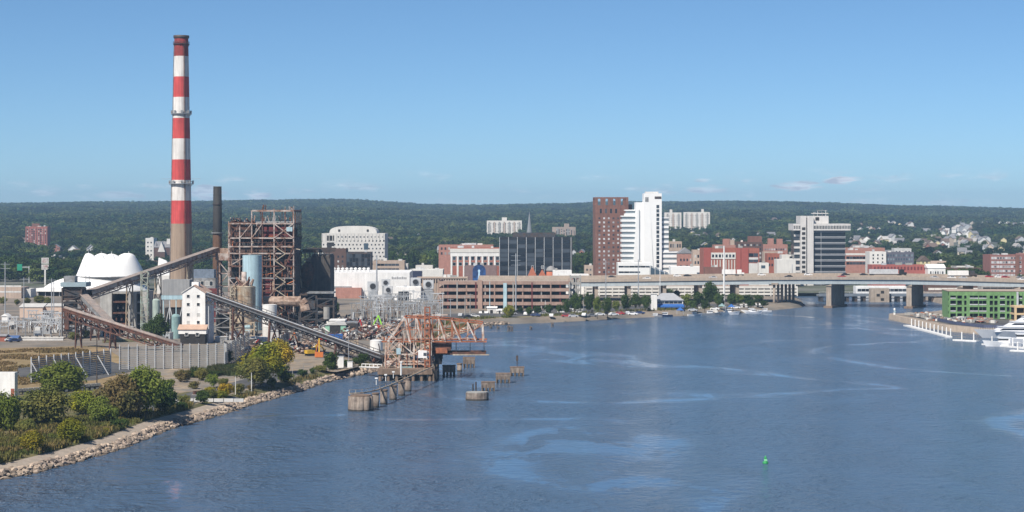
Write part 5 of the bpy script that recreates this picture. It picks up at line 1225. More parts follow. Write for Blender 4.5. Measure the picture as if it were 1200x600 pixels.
# --- market hall: long white
D = 1235; k = F/D
t, w, h = block('white_market_hall', 'long white low hall with roof vents behind the lattice substation', 386, 480, 319.5, D, 60, white, whiteroof, rz=math.radians(1), par=.3, units=0)
for i in range(9): vx = -w/2+1.2+i*2.7; MB().lathe([(.8,0),(.8,1.4),(1.1,1.5),(1.1,2.2),(.3,2.6)], 12, (vx, 26, h-.1)).build('roof_vent', white, t)
bx(t, 'annex', brick3, wx(394, D)-wx(433, D), wx(424, D)-wx(433, D), -6, -.02, 0, wz(337, D)-GZ)
bx(t, 'gutter', steel, -w/2-.2, wx(412, D)-wx(433, D), -.5, -.02, wz(338, D)-GZ, wz(335.5, D)-GZ)
b = MB()
for (x, z, wd, ln) in [(457,324.5,1.3,0)]: pass
letm = mat('grey_lettering', (.30,.30,.31), .7, .05)
for i in range(9): bx(t, 'letter', letm, wx(459, D)-wx(433, D)+i*1.05, wx(459, D)-wx(433, D)+i*1.05+.75, -.12, -.02, wz(327, D)-GZ, wz(327, D)-GZ+(1.1 if i % 3 else 1.5))
t2, w2, h2 = block('white_plant_block', 'small white two storey block with square windows right of the market hall', 461, 493, 336.5, 1190, 14, white, whiteroof, units=1)
wins(t2, -w2/2+3, w2/2-7, [wz(346, 1190)-GZ, wz(352, 1190)-GZ], 3, 2.0, 2.2, dglass, steel)
def chiller(label, px, py, D, s=1.0):
    t = thing('rooftop_chiller', label, 'machinery', (wx(px, D), D, wz(py, D)), group='silver cooling units by the market hall'); bx(t, 'casing', ltsteel, -2.6*s, 2.6*s, 0, 3, 0, 4.4*s)
    MB().tube((0,-.35,2.2*s),(0,-.02,2.2*s),1.7*s,n=18).build('fan_ring', galv, t); MB().tube((0,-.45,2.2*s),(0,-.36,2.2*s),1.35*s,n=18).build('fan', dark, t); bx(t, 'support', galv, -2.2*s, 2.2*s, .3, 2.7, -(wz(py, D)-GZ), -.01)
chiller('silver cooling unit with round fan, upper one beside the market hall pole', 452, 335.5, 1215); chiller('silver cooling unit with round fan, lower one beside the market hall pole', 455, 344, 1212); chiller('larger silver cooling unit left of the tall steel pole', 437, 341, 1214, 1.3); chiller('silver cooling unit right of the white hall end', 487, 335.5, 1225, 1.2); chiller('silver duct unit next to the parking garage end', 502, 338.5, 1200, 1.2)
# --- beige blocks behind
t, w, h = block('beige_strip_block', 'low beige block with dark strip windows behind the market hall', 437, 474, 305.5, 1480, 18, tanc, units=3); bands(t, -w/2+3, w/2-4, [wz(311.5,1480)-GZ, wz(317,1480)-GZ], 1.6, dglass, n=6)
t, w, h = block('pale_flat_block', 'pale flat-roofed block with grey louvres left of the blue mural', 480, 519, 316, 1400, 25, offwhite, paleroof, units=5)
t, w, h = block('colonnade_block', 'long tan colonnaded block left of the blue mural', 488, 548, 325, 1300, 16, tanc, paleroof, units=3); bands(t, -w/2+.5, w/2-.5, [wz(332,1300)-GZ], 3.2, dark, n=1, proud=.02)
for i in range(20): bx(t, 'column', tanc, -w/2+.5+i*(w-1)/19.5, -w/2+1.2+i*(w-1)/19.5, -.5, -.05, 0, h-1.2)
t, w, h = block('navy_box', 'small navy box-like penthouse above the pale flat block', 480, 494, 318, 1330, 12, mat('navy_panel', (.03,.035,.07), .5, .1), units=0)
# --- garage: four open decks
def garage(name, label, px0, px1, pyt, D, dep, n, mt, rz=0, cols=12, lip=1.35, cmt=None):
    k = F/D; w = (px1-px0)/k; h = wz(pyt, D)-GZ; t = thing(name, label, 'garage', (wx((px0+px1)/2, D), D, GZ), rz); fh = h/n
    for i in range(1, n+1):
        z = i*fh; bx(t, 'deck', conc, -w/2+.3, w/2-.3, .35, dep-.35, z-lip-.02, z-lip+.25)
        for j in range(cols//2):
            a = -w/2+j*w/(cols//2); b_ = -w/2+(j+1)*w/(cols//2); bx(t, 'spandrel', mt, a+.03, b_-.03, 0, .33, z-lip-.1, z)
        for s in (-1, 1): bx(t, 'spandrel', mt, s*w/2-(.33 if s > 0 else 0), s*w/2+(.33 if s < 0 else 0), .36, dep, z-lip-.1, z)
    bx(t, 'roof_deck', tanc, -w/2+.4, w/2-.4, .4, dep-.4, h-lip+.3, h-lip+.42)
    for j in range(cols+1): x = -w/2+.3+j*(w-.6)/cols; bx(t, 'column', (cmt or [mt])[j % len(cmt or [mt])], x-.35, x+.35, -.12 if j % 2 == 0 else .4, .9, 0, h-.6 if j % 2 == 0 else h-lip)
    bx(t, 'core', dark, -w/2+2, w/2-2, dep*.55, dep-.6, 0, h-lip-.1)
    return t, w, h
t, w, h = garage('tan_parking_garage', 'wide tan parking garage with open decks near the waterfront', 513, 668, 329.5, 1095, 50, 4, mat('pinkish_tan_concrete', (.37,.255,.205), .9, .2, .25, streak=.2), math.radians(-1), 14, 1.75, [MATS['pinkish_tan_concrete'], maroon, conc])
bx(t, 'stair_tower', MATS['pinkish_tan_concrete'], -w/2+22, -w/2+24.5, -.7, -.14, 0, h+.6); bx(t, 'stair_tower', skyblue, -w/2+36, -w/2+38, -.6, -.14, 0, h-1)
t, w, h = garage('grey_garage_wing', 'grey louvred stair block at the right end of the tan parking garage', 668.5, 681, 323, 1100, 16, 5, conc, 0, 4)
t, w, h = garage('white_parking_garage', 'white parking garage seen under the highway behind the trees', 686, 935, 335.5, 1262, 40, 3, offwhite, math.radians(.5), 32, 1.25)
# --- brick and white pillared building
t, w, h = block('pillared_brick_building', 'brick building with broad white pilasters and cornice left of the black office block', 528, 588, 290.5, 1560, 22, brick, paleroof, rz=math.radians(1), units=3, par=1.2)
bx(t, 'cornice', offwhite, -w/2-.5, w/2+.5, -.8, -.02, h-3.6, h-.6); bx(t, 'frieze', white, -w/2-.2, w/2+.2, -.5, -.03, h-6.6, h-3.62)
for i in range(9): bx(t, 'pilaster', white, -w/2+i*(w-1.4)/8, -w/2+i*(w-1.4)/8+1.4, -.45, -.02, 0, h-6.6)
for i in range(8):
    for z in (wz(302.5,1560)-GZ, wz(309,1560)-GZ): window(t, (-w/2+2.9+i*(w-1.4)/8, -.01, z-1.5), 2.4, 2.6, dglass, white)
t, w, h = block('long_brick_block', 'long low red brick block behind the pillared building', 514, 578, 287, 1640, 18, brick3, brick, units=5); wins(t, -w/2+1, w/2-1, [h-4, h-8], 14, 1.4, 2, framed=False)
# mural building
D = 1380; t, w, h = block('mural_building', 'brown building painted with a blue arched mural of a pale tower', 544, 582, 311.5, D, 18, mat('mauve_brick', (.21,.14,.13), .9, .2, .5), units=2); k = F/D
ar = [(math.cos(math.pi*i/12)*8.6/2*1.05, math.sin(math.pi*i/12)*4.2) for i in range(13)]; zb = wz(331, D)-GZ; xm = wx(561.5, D)-wx(563, D); hz_ = wz(317, D)-GZ
MB().add([(xm-4.5,-.09,zb),(xm+4.5,-.09,zb)]+[(xm+x, -.09, hz_+z) for x, z in ar]+[(xm-4.5,-.01,zb),(xm+4.5,-.01,zb)]+[(xm+x,-.01,hz_+z) for x, z in ar], [tuple(range(15))]).build('mural', mat('mural_blue', (.012,.03,.10), .7, .35, .4, col2=(.02,.09,.28)), t)
MB().add([(xm-.9,-.13,zb),(xm+.7,-.13,zb),(xm+.45,-.13,hz_-1),(xm+.9,-.13,hz_-.2),(xm-.1,-.13,hz_+.9),(xm-1,-.13,hz_-.2),(xm-.6,-.13,hz_-1)], [tuple(range(7))]).build('mural_tower', mat('mural_pale_blue', (.45,.65,.80), .7, .1), t)
# --- black office block with pale vertical fins
D = 1500; k = F/D
t, w, h = block('black_office_block', 'wide black glass office block with pale vertical mullions', 585, 669.5, 278, D, 34, mat('black_cladding', (.02,.02,.022), .4, .15, .3), rz=math.radians(-3), par=.8, units=0)
bx(t, 'plant_room', dksteel, -w*.32, w*.27, 6, 24, h-.6, h+3.3)
for z in fl(3, h-1.5, 9):
    for j in range(8): bx(t, 'pane', dglass, -w/2+.5+j*(w-1)/8, -w/2+.5+(j+1)*(w-1)/8-.7, -.07, -.01, z, z+2.7)
for j in range(9): bx(t, 'mullion', ltsteel, -w/2+.1+j*(w-.5)/8, -w/2+.45+j*(w-.5)/8, -.55, -.02, 0, h)
# museum in red terracotta
D = 1425; t = thing('turreted_museum', 'small red terracotta museum with gables and a domed turret', 'museum', (wx(634, D), D, GZ)); k = F/D
bx(t, 'wall', brick, -8, 8, 0, 14, 0, wz(324.5,D)-GZ); terr_ = mat('terracotta', (.46,.15,.08), .85, .15, .5)
for x, py, w_ in ((-6.2,312,4.0),(1.0,316,3.4)):
    MB().gable(x-w_/1.3, x+w_/1.3, -.6, 10, wz(324,D)-GZ, wz(py,D)-GZ, 'y', .2).build('gable', terr_, t); bx(t, 'bay', terr_, x-w_/1.4, x+w_/1.4, -.55, .5, 0, wz(324.2,D)-GZ)
    for z in (8, 13): window(t, (x, -.56, z), 1.4, 2.0)
MB().lathe([(3.4,0),(3.4,wz(318,D)-GZ)], 18, (7.2,3,0)).build('turret', terr_, t, True); MB().lathe([(3.7,0),(3.5,1.2),(2.6,2.6),(1.2,3.6),(.01,3.9)], 18, (7.2,3,wz(318,D)-GZ)).build('turret_dome', mat('lead_grey', (.28,.27,.26), .7, .15), t, True)
t, w, h = block('white_box_store', 'plain white box store right of the red museum', 648, 670, 317, 1330, 16, white, whiteroof, units=1, par=.3)
t, w, h = block('low_white_store', 'low long white roof beside the highway ramp', 655, 690, 321.5, 1290, 14, white, whiteroof, units=0, par=.3)
t, w, h = block('stone_hall', 'low stone hall with shallow pediment in the trees behind the museum', 671, 699, 306, 1800, 16, tanc, paleroof, units=0); MB().gable(6, 14, -1, 6, h, h+2.6, 'y', .3).build('pediment', offwhite, t); wins(t, -w/2+1, w/2-2, [4], 9, 1.3, 3, framed=False)
# --- spire and far white towers
t = thing('church_spire', 'slender grey church spire rising behind the black office block', 'church', (wx(620.5, 2300), 2300, terr(wx(620.5,2300),2300))); MB().lathe([(3.2,0),(3.2,wz(272,2300)-t.location.z),(.1,wz(247.5,2300)-t.location.z)], 8).build('steeple', mat('grey_slate', (.22,.23,.24), .8, .1), t); bx(t, 'tower', conc, -4, 4, -4, 4, 0, wz(274,2300)-t.location.z); bx(t, 'nave', conc, -8, 20, 2, 16, 0, 14)
def slab(name, label, px0, px1, pyt, D, nv, mt, group, core=None, dep=16, rz=0):
    t, w, h = block(name, label, px0, px1, pyt, D, dep, mt, rz=rz, units=0, group=group)
    for i in range(nv): x = -w/2+(i+.35)*w/nv; bx(t, 'balcony_stack', tanc if i % 2 else conc, x, x+w/nv*.32, -.12, -.01, 2, h-2)
    wins(t, -w/2+.5, w/2-.5, fl(3, h-3, 9), nv*2, 1.3, 1.4, framed=False)
    if core: bx(t, 'lift_tower', mt, *core, 4, 10, h-.5, h+5)
    return t
g = 'white high-rise slabs on the wooded hills'
cw_ = mat('distant_white_render', (.70,.66,.60), .8, .08, .1)
slab('white_highrise', 'broad white high-rise with central lift tower in the far trees above the black office', 570.5, 611.5, 258.5, 3150, 7, cw_, g, (-4,4))
slab('white_highrise', 'smaller beige stepped high-rise in the far trees left of the brown tower', 650, 675, 266, 2950, 4, tanc, g, (1,7), rz=.25)
slab('white_highrise', 'left of two white slabs behind the white tower, partly hidden', 779, 798.5, 249, 3300, 3, cw_, g, (-5,-1))
slab('white_highrise', 'right of two white slabs behind the white tower, fully visible', 801.5, 832, 248.5, 3350, 5, cw_, g, (8,12))
# --- brown brick tower
D = 1620; k = F/D
t, w, h = block('brown_brick_tower', 'tall brown brick tower with square openings in its crown', 697.5, 736.5, 240.5, D, 26, brick2, rz=math.radians(2), par=0, units=0)
hc = wz(231, D)-GZ
for i in range(5): x = -w/2+i*(w-2.2)/4; bx(t, 'crown_pier', brick2, x, x+2.2, 0, 2.2, h, hc-1.2); bx(t, 'crown_pier', brick2, x, x+2.2, 23.8, 26, h, hc-1.2)
for y in (0, 23.8): bx(t, 'crown_beam', brick2, -w/2, w/2, y, y+2.2, hc-1.19, hc)
for x in (-w/2, w/2-2.2): bx(t, 'crown_beam', brick2, x, x+2.2, 2.21, 23.79, hc-1.19, hc-.01); bx(t, 'crown_pier', brick2, x, x+2.2, 11, 13, h, hc-1.2)
gw_ = glassmat('bright_blind_glass', (.04,.04,.05), (.55,.56,.58), .75)
wins(t, -w/2+1.5, w/2-6.5, fl(4, h-8, 14), 5, 1.5, 1.5, gw_, framed=False); wins(t, w/2-5.4, w/2-1, fl(4, h-8, 14), 2, 1.3, 1.4, dglass, framed=False)
wins(t, -w/2+2.5, w/2-8, [h-6.5], 4, 1.5, 3.6, dglass, framed=False)
bx(t, 'corner_strip', mat('darker_brick', (.19,.085,.065), .9, .15), w/2-7.0, w/2-6.2, -.15, -.01, 0, h)
bx(t, 'wing', brick2, w/2+.01, w/2+3.6, 6, 24, 0, wz(239.5, D)-GZ)
# --- white stepped tower group
D = 1575; k = F/D
t = thing('white_office_tower', 'bright white office tower with a tall dark window slot and stepped glass wings', 'tower', (wx(763, D), D, GZ)); cx0 = wx(763, D); X_ = lambda px: wx(px, D)-cx0; Zt = lambda py: wz(py, D)-GZ
sbw = mat('tower_white', (.80,.80,.79), .5, .04, .1)
bx(t, 'shaft', sbw, X_(754.5), X_(775.5), 0, 18, 0, Zt(226.5)); bx(t, 'shoulder', sbw, X_(745), X_(754.49), 2, 18, 0, Zt(237))
MB().add([(X_(741),.5,0),(X_(749),.5,0),(X_(749),.5,Zt(245)),(X_(746.5),.5,Zt(245)),(X_(741),14,0),(X_(749),14,0),(X_(749),14,Zt(245)),(X_(746.5),14,Zt(245))],[(0,1,2,3),(7,6,5,4),(0,3,7,4),(1,5,6,2),(3,2,6,7)]).build('buttress', sbw, t)
MB().add([(X_(754.6),-.9,0),(X_(766),-.9,0),(X_(762),-.05,Zt(240)),(X_(756),-.05,Zt(240))],[(0,1,2,3)]).build('sloped_face', sbw, t)
for z in fl(3, Zt(239), 17): bx(t, 'slot_window', dglass, X_(769.2), X_(772.5), -.12, -.01, z, z+2.55)
bx(t, 'crown_sign', dksteel, X_(767.2), X_(775), -.2, -.02, Zt(233), Zt(230.2)); bx(t, 'crown_window', steel, X_(756), X_(760), -.1, -.01, Zt(236.5), Zt(231)); bx(t, 'roof_plant', pale, X_(757), X_(772), 4, 14, Zt(226.4), Zt(224.5))
for i, (a, b, pt, y0) in enumerate(((728.5,746,254,4),(733,744.9,247,7),(775.6,784,256,3))):
    y1 = 22; bx(t, 'wing_core', pglass, X_(a)+.5, X_(b), y0+.5, y1, 0, Zt(pt))
    zs = fl(2, Zt(pt), 12 if i == 0 else 13 if i == 1 else 12)
    for q, z in enumerate(zs): bx(t, 'spandrel', sbw, X_(a), X_(b), y0, y0+.49, z, z+1.9); bx(t, 'spandrel', sbw, X_(a), X_(a)+.49, y0+.5, y1, z, z+1.9)
    bx(t, 'wing_roof', sbw, X_(a)-.1, X_(b), y0-.1, y1, Zt(pt)+.01, Zt(pt)+.9)
bx(t, 'right_wing_core', pglass, X_(776), X_(801.5), 2.5, 20, 0, Zt(296.5))
for z in fl(1.5, Zt(296), 5): bx(t, 'spandrel', sbw, X_(775.8), X_(802), 2, 2.49, z, z+2.2)
bx(t, 'wing_roof', sbw, X_(775.8), X_(802), 1.9, 20, Zt(296.4), Zt(295))
# podium
t, w, h = block('white_podium', 'low stepped white podium with dark strip windows at the foot of the white tower', 724, 764, 308, 1520, 20, sbw, whiteroof, units=1, par=.5); bands(t, -w/2+.5, w/2-.8, [wz(313.5,1520)-GZ], 1.3, dglass, n=6); bands(t, -w/2+.5, w/2-9, [wz(320,1520)-GZ], 1.3, dglass, n=4)
t, w, h = block('white_low_hall', 'low white hall right of the podium beside the highway', 786, 826, 312.5, 1500, 18, sbw, whiteroof, units=1, par=.4); bands(t, w/2-6, w/2-3, [6], 2, bglass)
b = thing('sloped_atrium', 'sloping pale glass atrium between the podium and low white hall', 'building', (wx(776,1505),1505,GZ)); MB().add([(-9,0,0),(9,0,0),(-9,0,wz(313,1505)-GZ),(9,0,wz(324,1505)-GZ),(-9,10,0),(9,10,0),(-9,10,wz(311,1505)-GZ),(9,10,wz(322,1505)-GZ)],[(0,1,3,2),(5,4,6,7),(2,3,7,6),(0,2,6,4),(1,5,7,3)]).build('glazing', bglass, b)
for i in range(6): x = -9+i*3.6; z0 = wz(313+11*i/5,1505)-GZ; beam(b, 'rafter', sbw, (x,-.1,z0), (x,10,z0+1.4), .3); beam(b, 'mullion', sbw, (x,-.12,0), (x,-.12,z0), .25)
# --- right middle: gables, brick and white
t = shed('gabled_school', 'old brick building with front gable right of the white tower', 795, 812, 297, 1560, 16, brick3, greyroof, 'y', 4.5, cat='building'); wbx = 5.6; wins(t, -5, 5, [10, 15], 4, 1.2, 2, framed=False)
t, w, h = block('tan_flat_block', 'tan flat-topped block with brown windows behind the low white hall', 784, 799, 283, 1640, 14, tanc, units=1); wins(t, -w/2+.6, w/2-.6, [h-5], 5, 1.2, 3, framed=False)
t, w, h = block('cream_brick_block', 'narrow tan brick block with arched windows left of the red brick offices', 812.5, 824, 293, 1520, 16, tanc, units=1); wins(t, -w/2+.5, w/2-.5, fl(4, h-1, 4), 3, 1.3, 2.2, framed=False)
D = 1440; k = F/D
t, w, h = block('red_brick_offices', 'red brick and white office block with bold red piers', 824.5, 890, 291, D, 26, brick, tarroof, rz=math.radians(1), units=4)
c0 = wx(857.25, D); xx = lambda px: wx(px, D)-c0
bx(t, 'red_pier', mat('bright_red_brick', (.33,.085,.065), .85, .12, .4), xx(824.5), xx(833), -.5, -.02, 0, h+.5)
bx(t, 'white_panel', offwhite, xx(833.1), xx(862), -.3, -.02, wz(303.5,D)-GZ, wz(296,D)-GZ); wins(t, xx(833.5), xx(861.5), [wz(301.6,D)-GZ], 7, 1.5, 2.1, dglass, y=-.31, framed=False)
for i in range(9): bx(t, 'white_fin', offwhite, xx(833.2)+i*2.1, xx(833.2)+i*2.1+.6, -.35, -.02, 0, wz(304.5,D)-GZ)
for i in range(8):
    for z in (3, 7): bx(t, 'pane', dglass, xx(833.2)+.8+i*2.1, xx(833.2)+1.9+i*2.1, -.06, -.01, z, z+3.2)
for a, b_ in ((863,868),(868.5,877)): bx(t, 'red_pier', MATS['bright_red_brick'], xx(a), xx(b_), -.6, -.02, 0, h+.3)
bands(t, xx(877.6), xx(888.5), [wz(301,D)-GZ, wz(307.5,D)-GZ], 2.6, dglass, n=2); bx(t, 'white_panel', pale, xx(877.6), xx(888.5), -.3, -.02, 0, wz(308.5,D)-GZ); bx(t, 'white_panel', pale, xx(877.6), xx(888.5), -.3, -.02, wz(304.2,D)-GZ, wz(301.6,D)-GZ)
t, w, h = block('low_brick_terrace', 'low dark red brick terrace in front of the red brick offices', 826, 846, 313, 1400, 10, brick2, units=2)
t, w, h = block('dark_brick_highblock', 'big dark brick block rising behind the red brick offices', 863, 894, 283.5, 1720, 24, dkbrick, brick, units=2); bx(t, 'tower_part', brick2, w/2-11, w/2-.5, 3, 20, h-.5, wz(277,1720)-GZ); wins(t, -w/2+1, w/2-1, fl(3, h, 7), 8, 1.4, 1.6, framed=False)
t, w, h = block('tan_twin_block', 'tan brick block with two rooftop towers behind the red brick offices', 837, 862, 287, 1700, 18, brick3, units=0); bx(t, 'roof_tower', brick3, -1, 5, 4, 10, h-.5, wz(280,1700)-GZ); bx(t, 'roof_tower', tanc, w/2-5, w/2-.5, 4, 10, h-.5, wz(281,1700)-GZ); wins(t, -w/2+1, w/2-1, [h-5, h-9], 7, 1.3, 1.7, framed=False)
t, w, h = block('pink_brick_flats', 'pink brick flats with two roof towers and many white windows', 894.5, 923, 286.5, 1800, 20, brick3, units=0); bx(t, 'roof_tower', brick3, -6, -1, 4, 10, h-.5, wz(279.5,1800)-GZ); bx(t, 'roof_tower', brick3, 2, 7, 4, 10, h-.5, wz(280,1800)-GZ); wins(t, -w/2+.8, w/2-.8, fl(h-18, h-1, 4), 10, 1.2, 1.6, gw_, framed=False)
t, w, h = block('red_gabled_store', 'dark red store block with pale windows behind the plain white block', 899, 921, 297, 1560, 14, brick, greyroof, units=2); wins(t, -w/2+.6, w/2-.6, [h-5, h-10], 6, 1.2, 2, framed=False)
t, w, h = block('olive_roof_hall', 'low tan hall with dark sloping roof left of the grey tower', 895, 917, 295, 1640, 12, tanc, greyroof, units=0)
t, w, h = block('plain_white_block', 'plain windowless off-white block beside the grey tower', 910.5, 932.5, 304, 1420, 16, offwhite, paleroof, units=1)
t, w, h = block('white_step_block', 'small stepped white block left of the plain white block', 889.5, 901, 308, 1425, 10, offwhite, paleroof, units=1); bands(t, -2, 1, [h-4], 2.2, bglass)
t, w, h = block('white_window_block', 'small white block with black windows tucked against the grey tower', 916, 934, 298.5, 1470, 12, offwhite, units=1); wins(t, 0, w/2-.4, fl(h-9, h, 3), 3, 1.3, 1.8, dglass, framed=False)
# --- grey tower with overhanging top floor
D = 1450; k = F/D
t = thing('grey_office_tower', 'grey banded office tower with overhanging white top storey and lift cores', 'tower', (wx(963, D), D, GZ)); cx0 = wx(963, D)
gwt = mat('grey_white_precast', (.62,.60,.58), .8, .1, .3, streak=.12)
bx(t, 'body', dglass, X_(953)-0, X_(990.5), 1.0, 24, 0, Zt(263.5))
zs = fl(.5, Zt(266), 10)
for i, z in enumerate(zs): bx(t, 'spandrel', mat('slate_grey_panel', (.17,.18,.20), .6, .1, .3), X_(953), X_(991), .4, .99, z, z+1.5); bx(t, 'floor_edge', ltsteel, X_(953), X_(991.2), .3, .39, z+1.1, z+1.45); bx(t, 'floor_edge', ltsteel, X_(962.0), X_(991.2), .2, .29, z+1.15, z+1.4)
bx(t, 'glazing_bar', ltsteel, X_(962), X_(962.4), .1, .19, 0, Zt(268))
bx(t, 'core', gwt, X_(938), X_(944.6), -1.0, 22, 0, Zt(253)); bx(t, 'core', gwt, X_(945.8), X_(953), -1.6, 20, 0, Zt(253))
bx(t, 'core_link', dglass, X_(939.5), X_(952), -.4, 18, 0, Zt(258))
for i, z in enumerate(fl(2, Zt(264), 12)): bx(t, 'core_window', dark, X_(939.6), X_(943.6), -1.08, -1.01, z, z+2.0)
bx(t, 'left_wing', dglass, X_(931.5), X_(937.9), 3, 20, 0, Zt(262))
for z in fl(.5, Zt(263), 10): bx(t, 'spandrel', gwt, X_(931), X_(937.9), 2.4, 2.99, z, z+1.5)
for a, b_ in ((929.5, 937.9), (953.1, 996.5)):
    bx(t, 'top_storey', gwt, X_(a), X_(b_), -1.2, 25, Zt(270), Zt(262.2)); n_ = int((b_-a)/1.75); w_ = X_(b_)-X_(a)
    for i in range(n_): x = X_(a)+(i+.5)*w_/n_; put('window', pane_mesh(.68, 2.4, dglass), t, (x, -1.21, Zt(268.3)))
bx(t, 'penthouse', gwt, X_(945), X_(972), 4, 18, Zt(262.1), Zt(253)); bx(t, 'penthouse_window', dark, X_(956.5), X_(961), 3.9, 3.99, Zt(258.5), Zt(254.5)); bx(t, 'mast_deck', gwt, X_(954), X_(972), 5, 15, Zt(250.6), Zt(249.6)); bx(t, 'mast_deck', steel, X_(960), X_(971), 6, 13, Zt(247), Zt(246.2))
for q in range(14): pipe(t, 'antenna', rt_.choice([ltsteel, steel, white]), (X_(954.5)+q*.75, 5.5+q % 4*2, Zt(253)), (X_(954.5)+q*.75, 5.5+q % 4*2, Zt(245.5+rt_.uniform(0,3.5))), .16)
# --- right of the tower
t, w, h = block('banded_brick_mill', 'long brick mill with white floor bands right of the grey tower', 991, 1019, 293, 1560, 20, brick3, units=3); bands(t, -w/2, w/2, [wz(299,1560)-GZ, wz(306,1560)-GZ], 1.5, offwhite, n=1, name='band'); bands(t, -w/2+.5, w/2-.5, [wz(303.5,1560)-GZ, wz(310,1560)-GZ], 2.0, dglass, n=7)
t, w, h = block('white_brick_offices', 'white end-wall block with small windows above the long red brick block', 1019, 1038.5, 295, 1500, 18, mat('white_render', (.72,.70,.67), .7, .08, .3), units=1); wins(t, -w/2+1, w/2-1, [wz(300,1500)-GZ, wz(304,1500)-GZ, wz(308.5,1500)-GZ], 3, 1.0, 1.4, dglass, framed=False)
t, w, h = block('slate_office_wing', 'dark slate wing with rows of windows joined to the white end-wall block', 1038.7, 1071, 295.5, 1502, 18, mat('slate_cladding', (.12,.12,.15), .7, .1, .3), units=2); wins(t, -w/2+.5, w/2-.5, [wz(300.5,1502)-GZ, wz(305,1502)-GZ, wz(309.5,1502)-GZ], 10, 1.1, 1.5, bglass, framed=False)
t, w, h = block('purple_roof_mill', 'far long mill with purplish roof behind the banded brick mill', 990, 1037, 290.5, 1700, 16, brick3, mat('purplish_roof', (.22,.13,.14), .9, .15), units=3)
t, w, h = block('long_red_brick_block', 'long low red brick block just above the highway parapet', 1022, 1087, 310.5, 1400, 18, mat('rose_brick', (.36,.11,.09), .9, .15, .5), units=3); wins(t, -w/2+.8, w/2-.8, [wz(316.5,1400)-GZ], 16, 1.2, 2.4, maroon, framed=False)
t = shed('white_boat_shed', 'white gabled timber building beside the long red brick block', 1087.5, 1108, 314, 1390, 14, white, whiteroof, 'x', 2.6, cat='building'); wins(t, -5, 5, [10], 6, .9, 2, framed=False)
t = shed('yellow_gable_house', 'pale yellow house with tall gable above the long red brick block', 1078, 1090, 306, 1560, 14, HW[4][1], brownroof, 'y', 4, cat='house'); wins(t, -3, 3, [h-3], 2, 1, 1.5, framed=False)
t, w, h = block('dark_roof_row', 'long dark slate-roofed row between the white gabled building and brick apartments', 1110, 1150, 314, 1470, 16, dkbrick, greyroof, units=6)
t, w, h = block('brick_apartment_block', 'six storey brick apartment block at the right edge above the highway', 1160, 1210, 298.5, 1480, 20, mat('mauve_red_brick', (.26,.12,.10), .9, .15, .4), rz=math.radians(2), units=4); wins(t, -w/2+.8, w/2-8, fl(2.5, h, 6), 11, 1.4, 1.5, gw_); bx(t, 'stair_bay', brick2, 3, 6, -.7, -.02, 0, h)
t, w, h = block('right_edge_brick_block', 'pinkish brick block cut off by the right edge of the picture', 1196, 1225, 297, 1640, 16, brick3, units=1); wins(t, -w/2+.8, w/2-.8, fl(2.5, h, 6), 6, 1.3, 1.5, framed=False)
t, w, h = block('far_left_garage', 'beige garage wall with pale bands at the left edge', -12, 25, 337, 1230, 20, tanc, units=0); bands(t, -w/2, w/2, [3.5, 7], 1.0, pale, n=4, name='band')
t, w, h = block('grey_wall_block', 'pale grey wall block next to the beige garage at left', 24, 36, 338.5, 1240, 14, pale, units=0)
for i, (px, w_, pt, D, m_, lb) in enumerate([(70,9,303,1900,brick3,'small brick building beside the billboard'),(84,14,305,1880,dksteel,'small black flat building left of the amphitheatre crown'),(64,10,300,1960,offwhite,'small pale building in the trees above the billboard'),(330,14,314,1350,tanc,'tan block behind the boiler house frame'),(497,20,311,1600,offwhite,'pale low block behind the flat louvred block'),(470,16,309,1560,paleroof,'pale roofed block behind the beige strip block'),
                                           (690,10,311,1500,tanc,'small tan block left of the brown tower'),(1130,22,312,1560,offwhite,'pale low store among the trees at right'),(1100,18,306,1700,peach,'peach block among the houses at right'),(1010,16,288,2000,offwhite,'white block on the slope right of the grey tower'),(1058,20,291,1900,pale,'pale block on the slope above the slate wing')]):
    t, w, h = block('small_block', lb, px-w_/2, px+w_/2, pt, D, 14, m_, units=1); wins(t, -w/2+.6, w/2-.6, [h-4] if h < 12 else [h-4, h-8], max(2, int(w/3)), 1.2, 1.5, framed=False)
# ================================================================ HIGHWAY VIADUCT
ST = [(560,1228,13.4),(620,1212,13.8),(690,1192,14.5),(800,1176,15.8),(900,1164,16.8),(975,1156,17.2),(1067,1150,17.2),(1130,1144,16.8),(1200,1138,16.1),(1300,1130,15.5),(1400,1125,15)]
VP = [Vector((wx(a, d), d, z)) for a, d, z in ST]
vd = thing('highway_viaduct', 'long grey highway viaduct crossing the river on ribbed concrete piers', 'bridge', (VP[0].x, VP[0].y, 0)); o0 = Vector((VP[0].x, VP[0].y, 0))
WD = 36.0; SUP = 1.0
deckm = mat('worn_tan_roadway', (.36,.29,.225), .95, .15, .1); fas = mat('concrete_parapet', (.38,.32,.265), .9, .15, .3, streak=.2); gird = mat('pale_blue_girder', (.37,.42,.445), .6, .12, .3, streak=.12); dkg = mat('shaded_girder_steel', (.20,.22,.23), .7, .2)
def ribbon(name, mt, ya, yb, z0a, z1a, z0b, z1b):
    for p0, p1 in zip(VP, VP[1:]):
        a = p0-o0; b = p1-o0; vs = []
        for p_ in (a, b): vs += [(p_.x, p_.y+ya, p_.z+z0a), (p_.x, p_.y+ya, p_.z+z1a), (p_.x, p_.y+yb, p_.z+z1b), (p_.x, p_.y+yb, p_.z+z0b)]
        MB().add(vs, [(0,4,5,1),(1,5,6,2),(2,6,7,3),(3,7,4,0),(0,1,2,3),(7,6,5,4)]).build(name, mt, vd)
ribbon('deck', deckm, 0, WD, -.5, 0, SUP-.5, SUP)
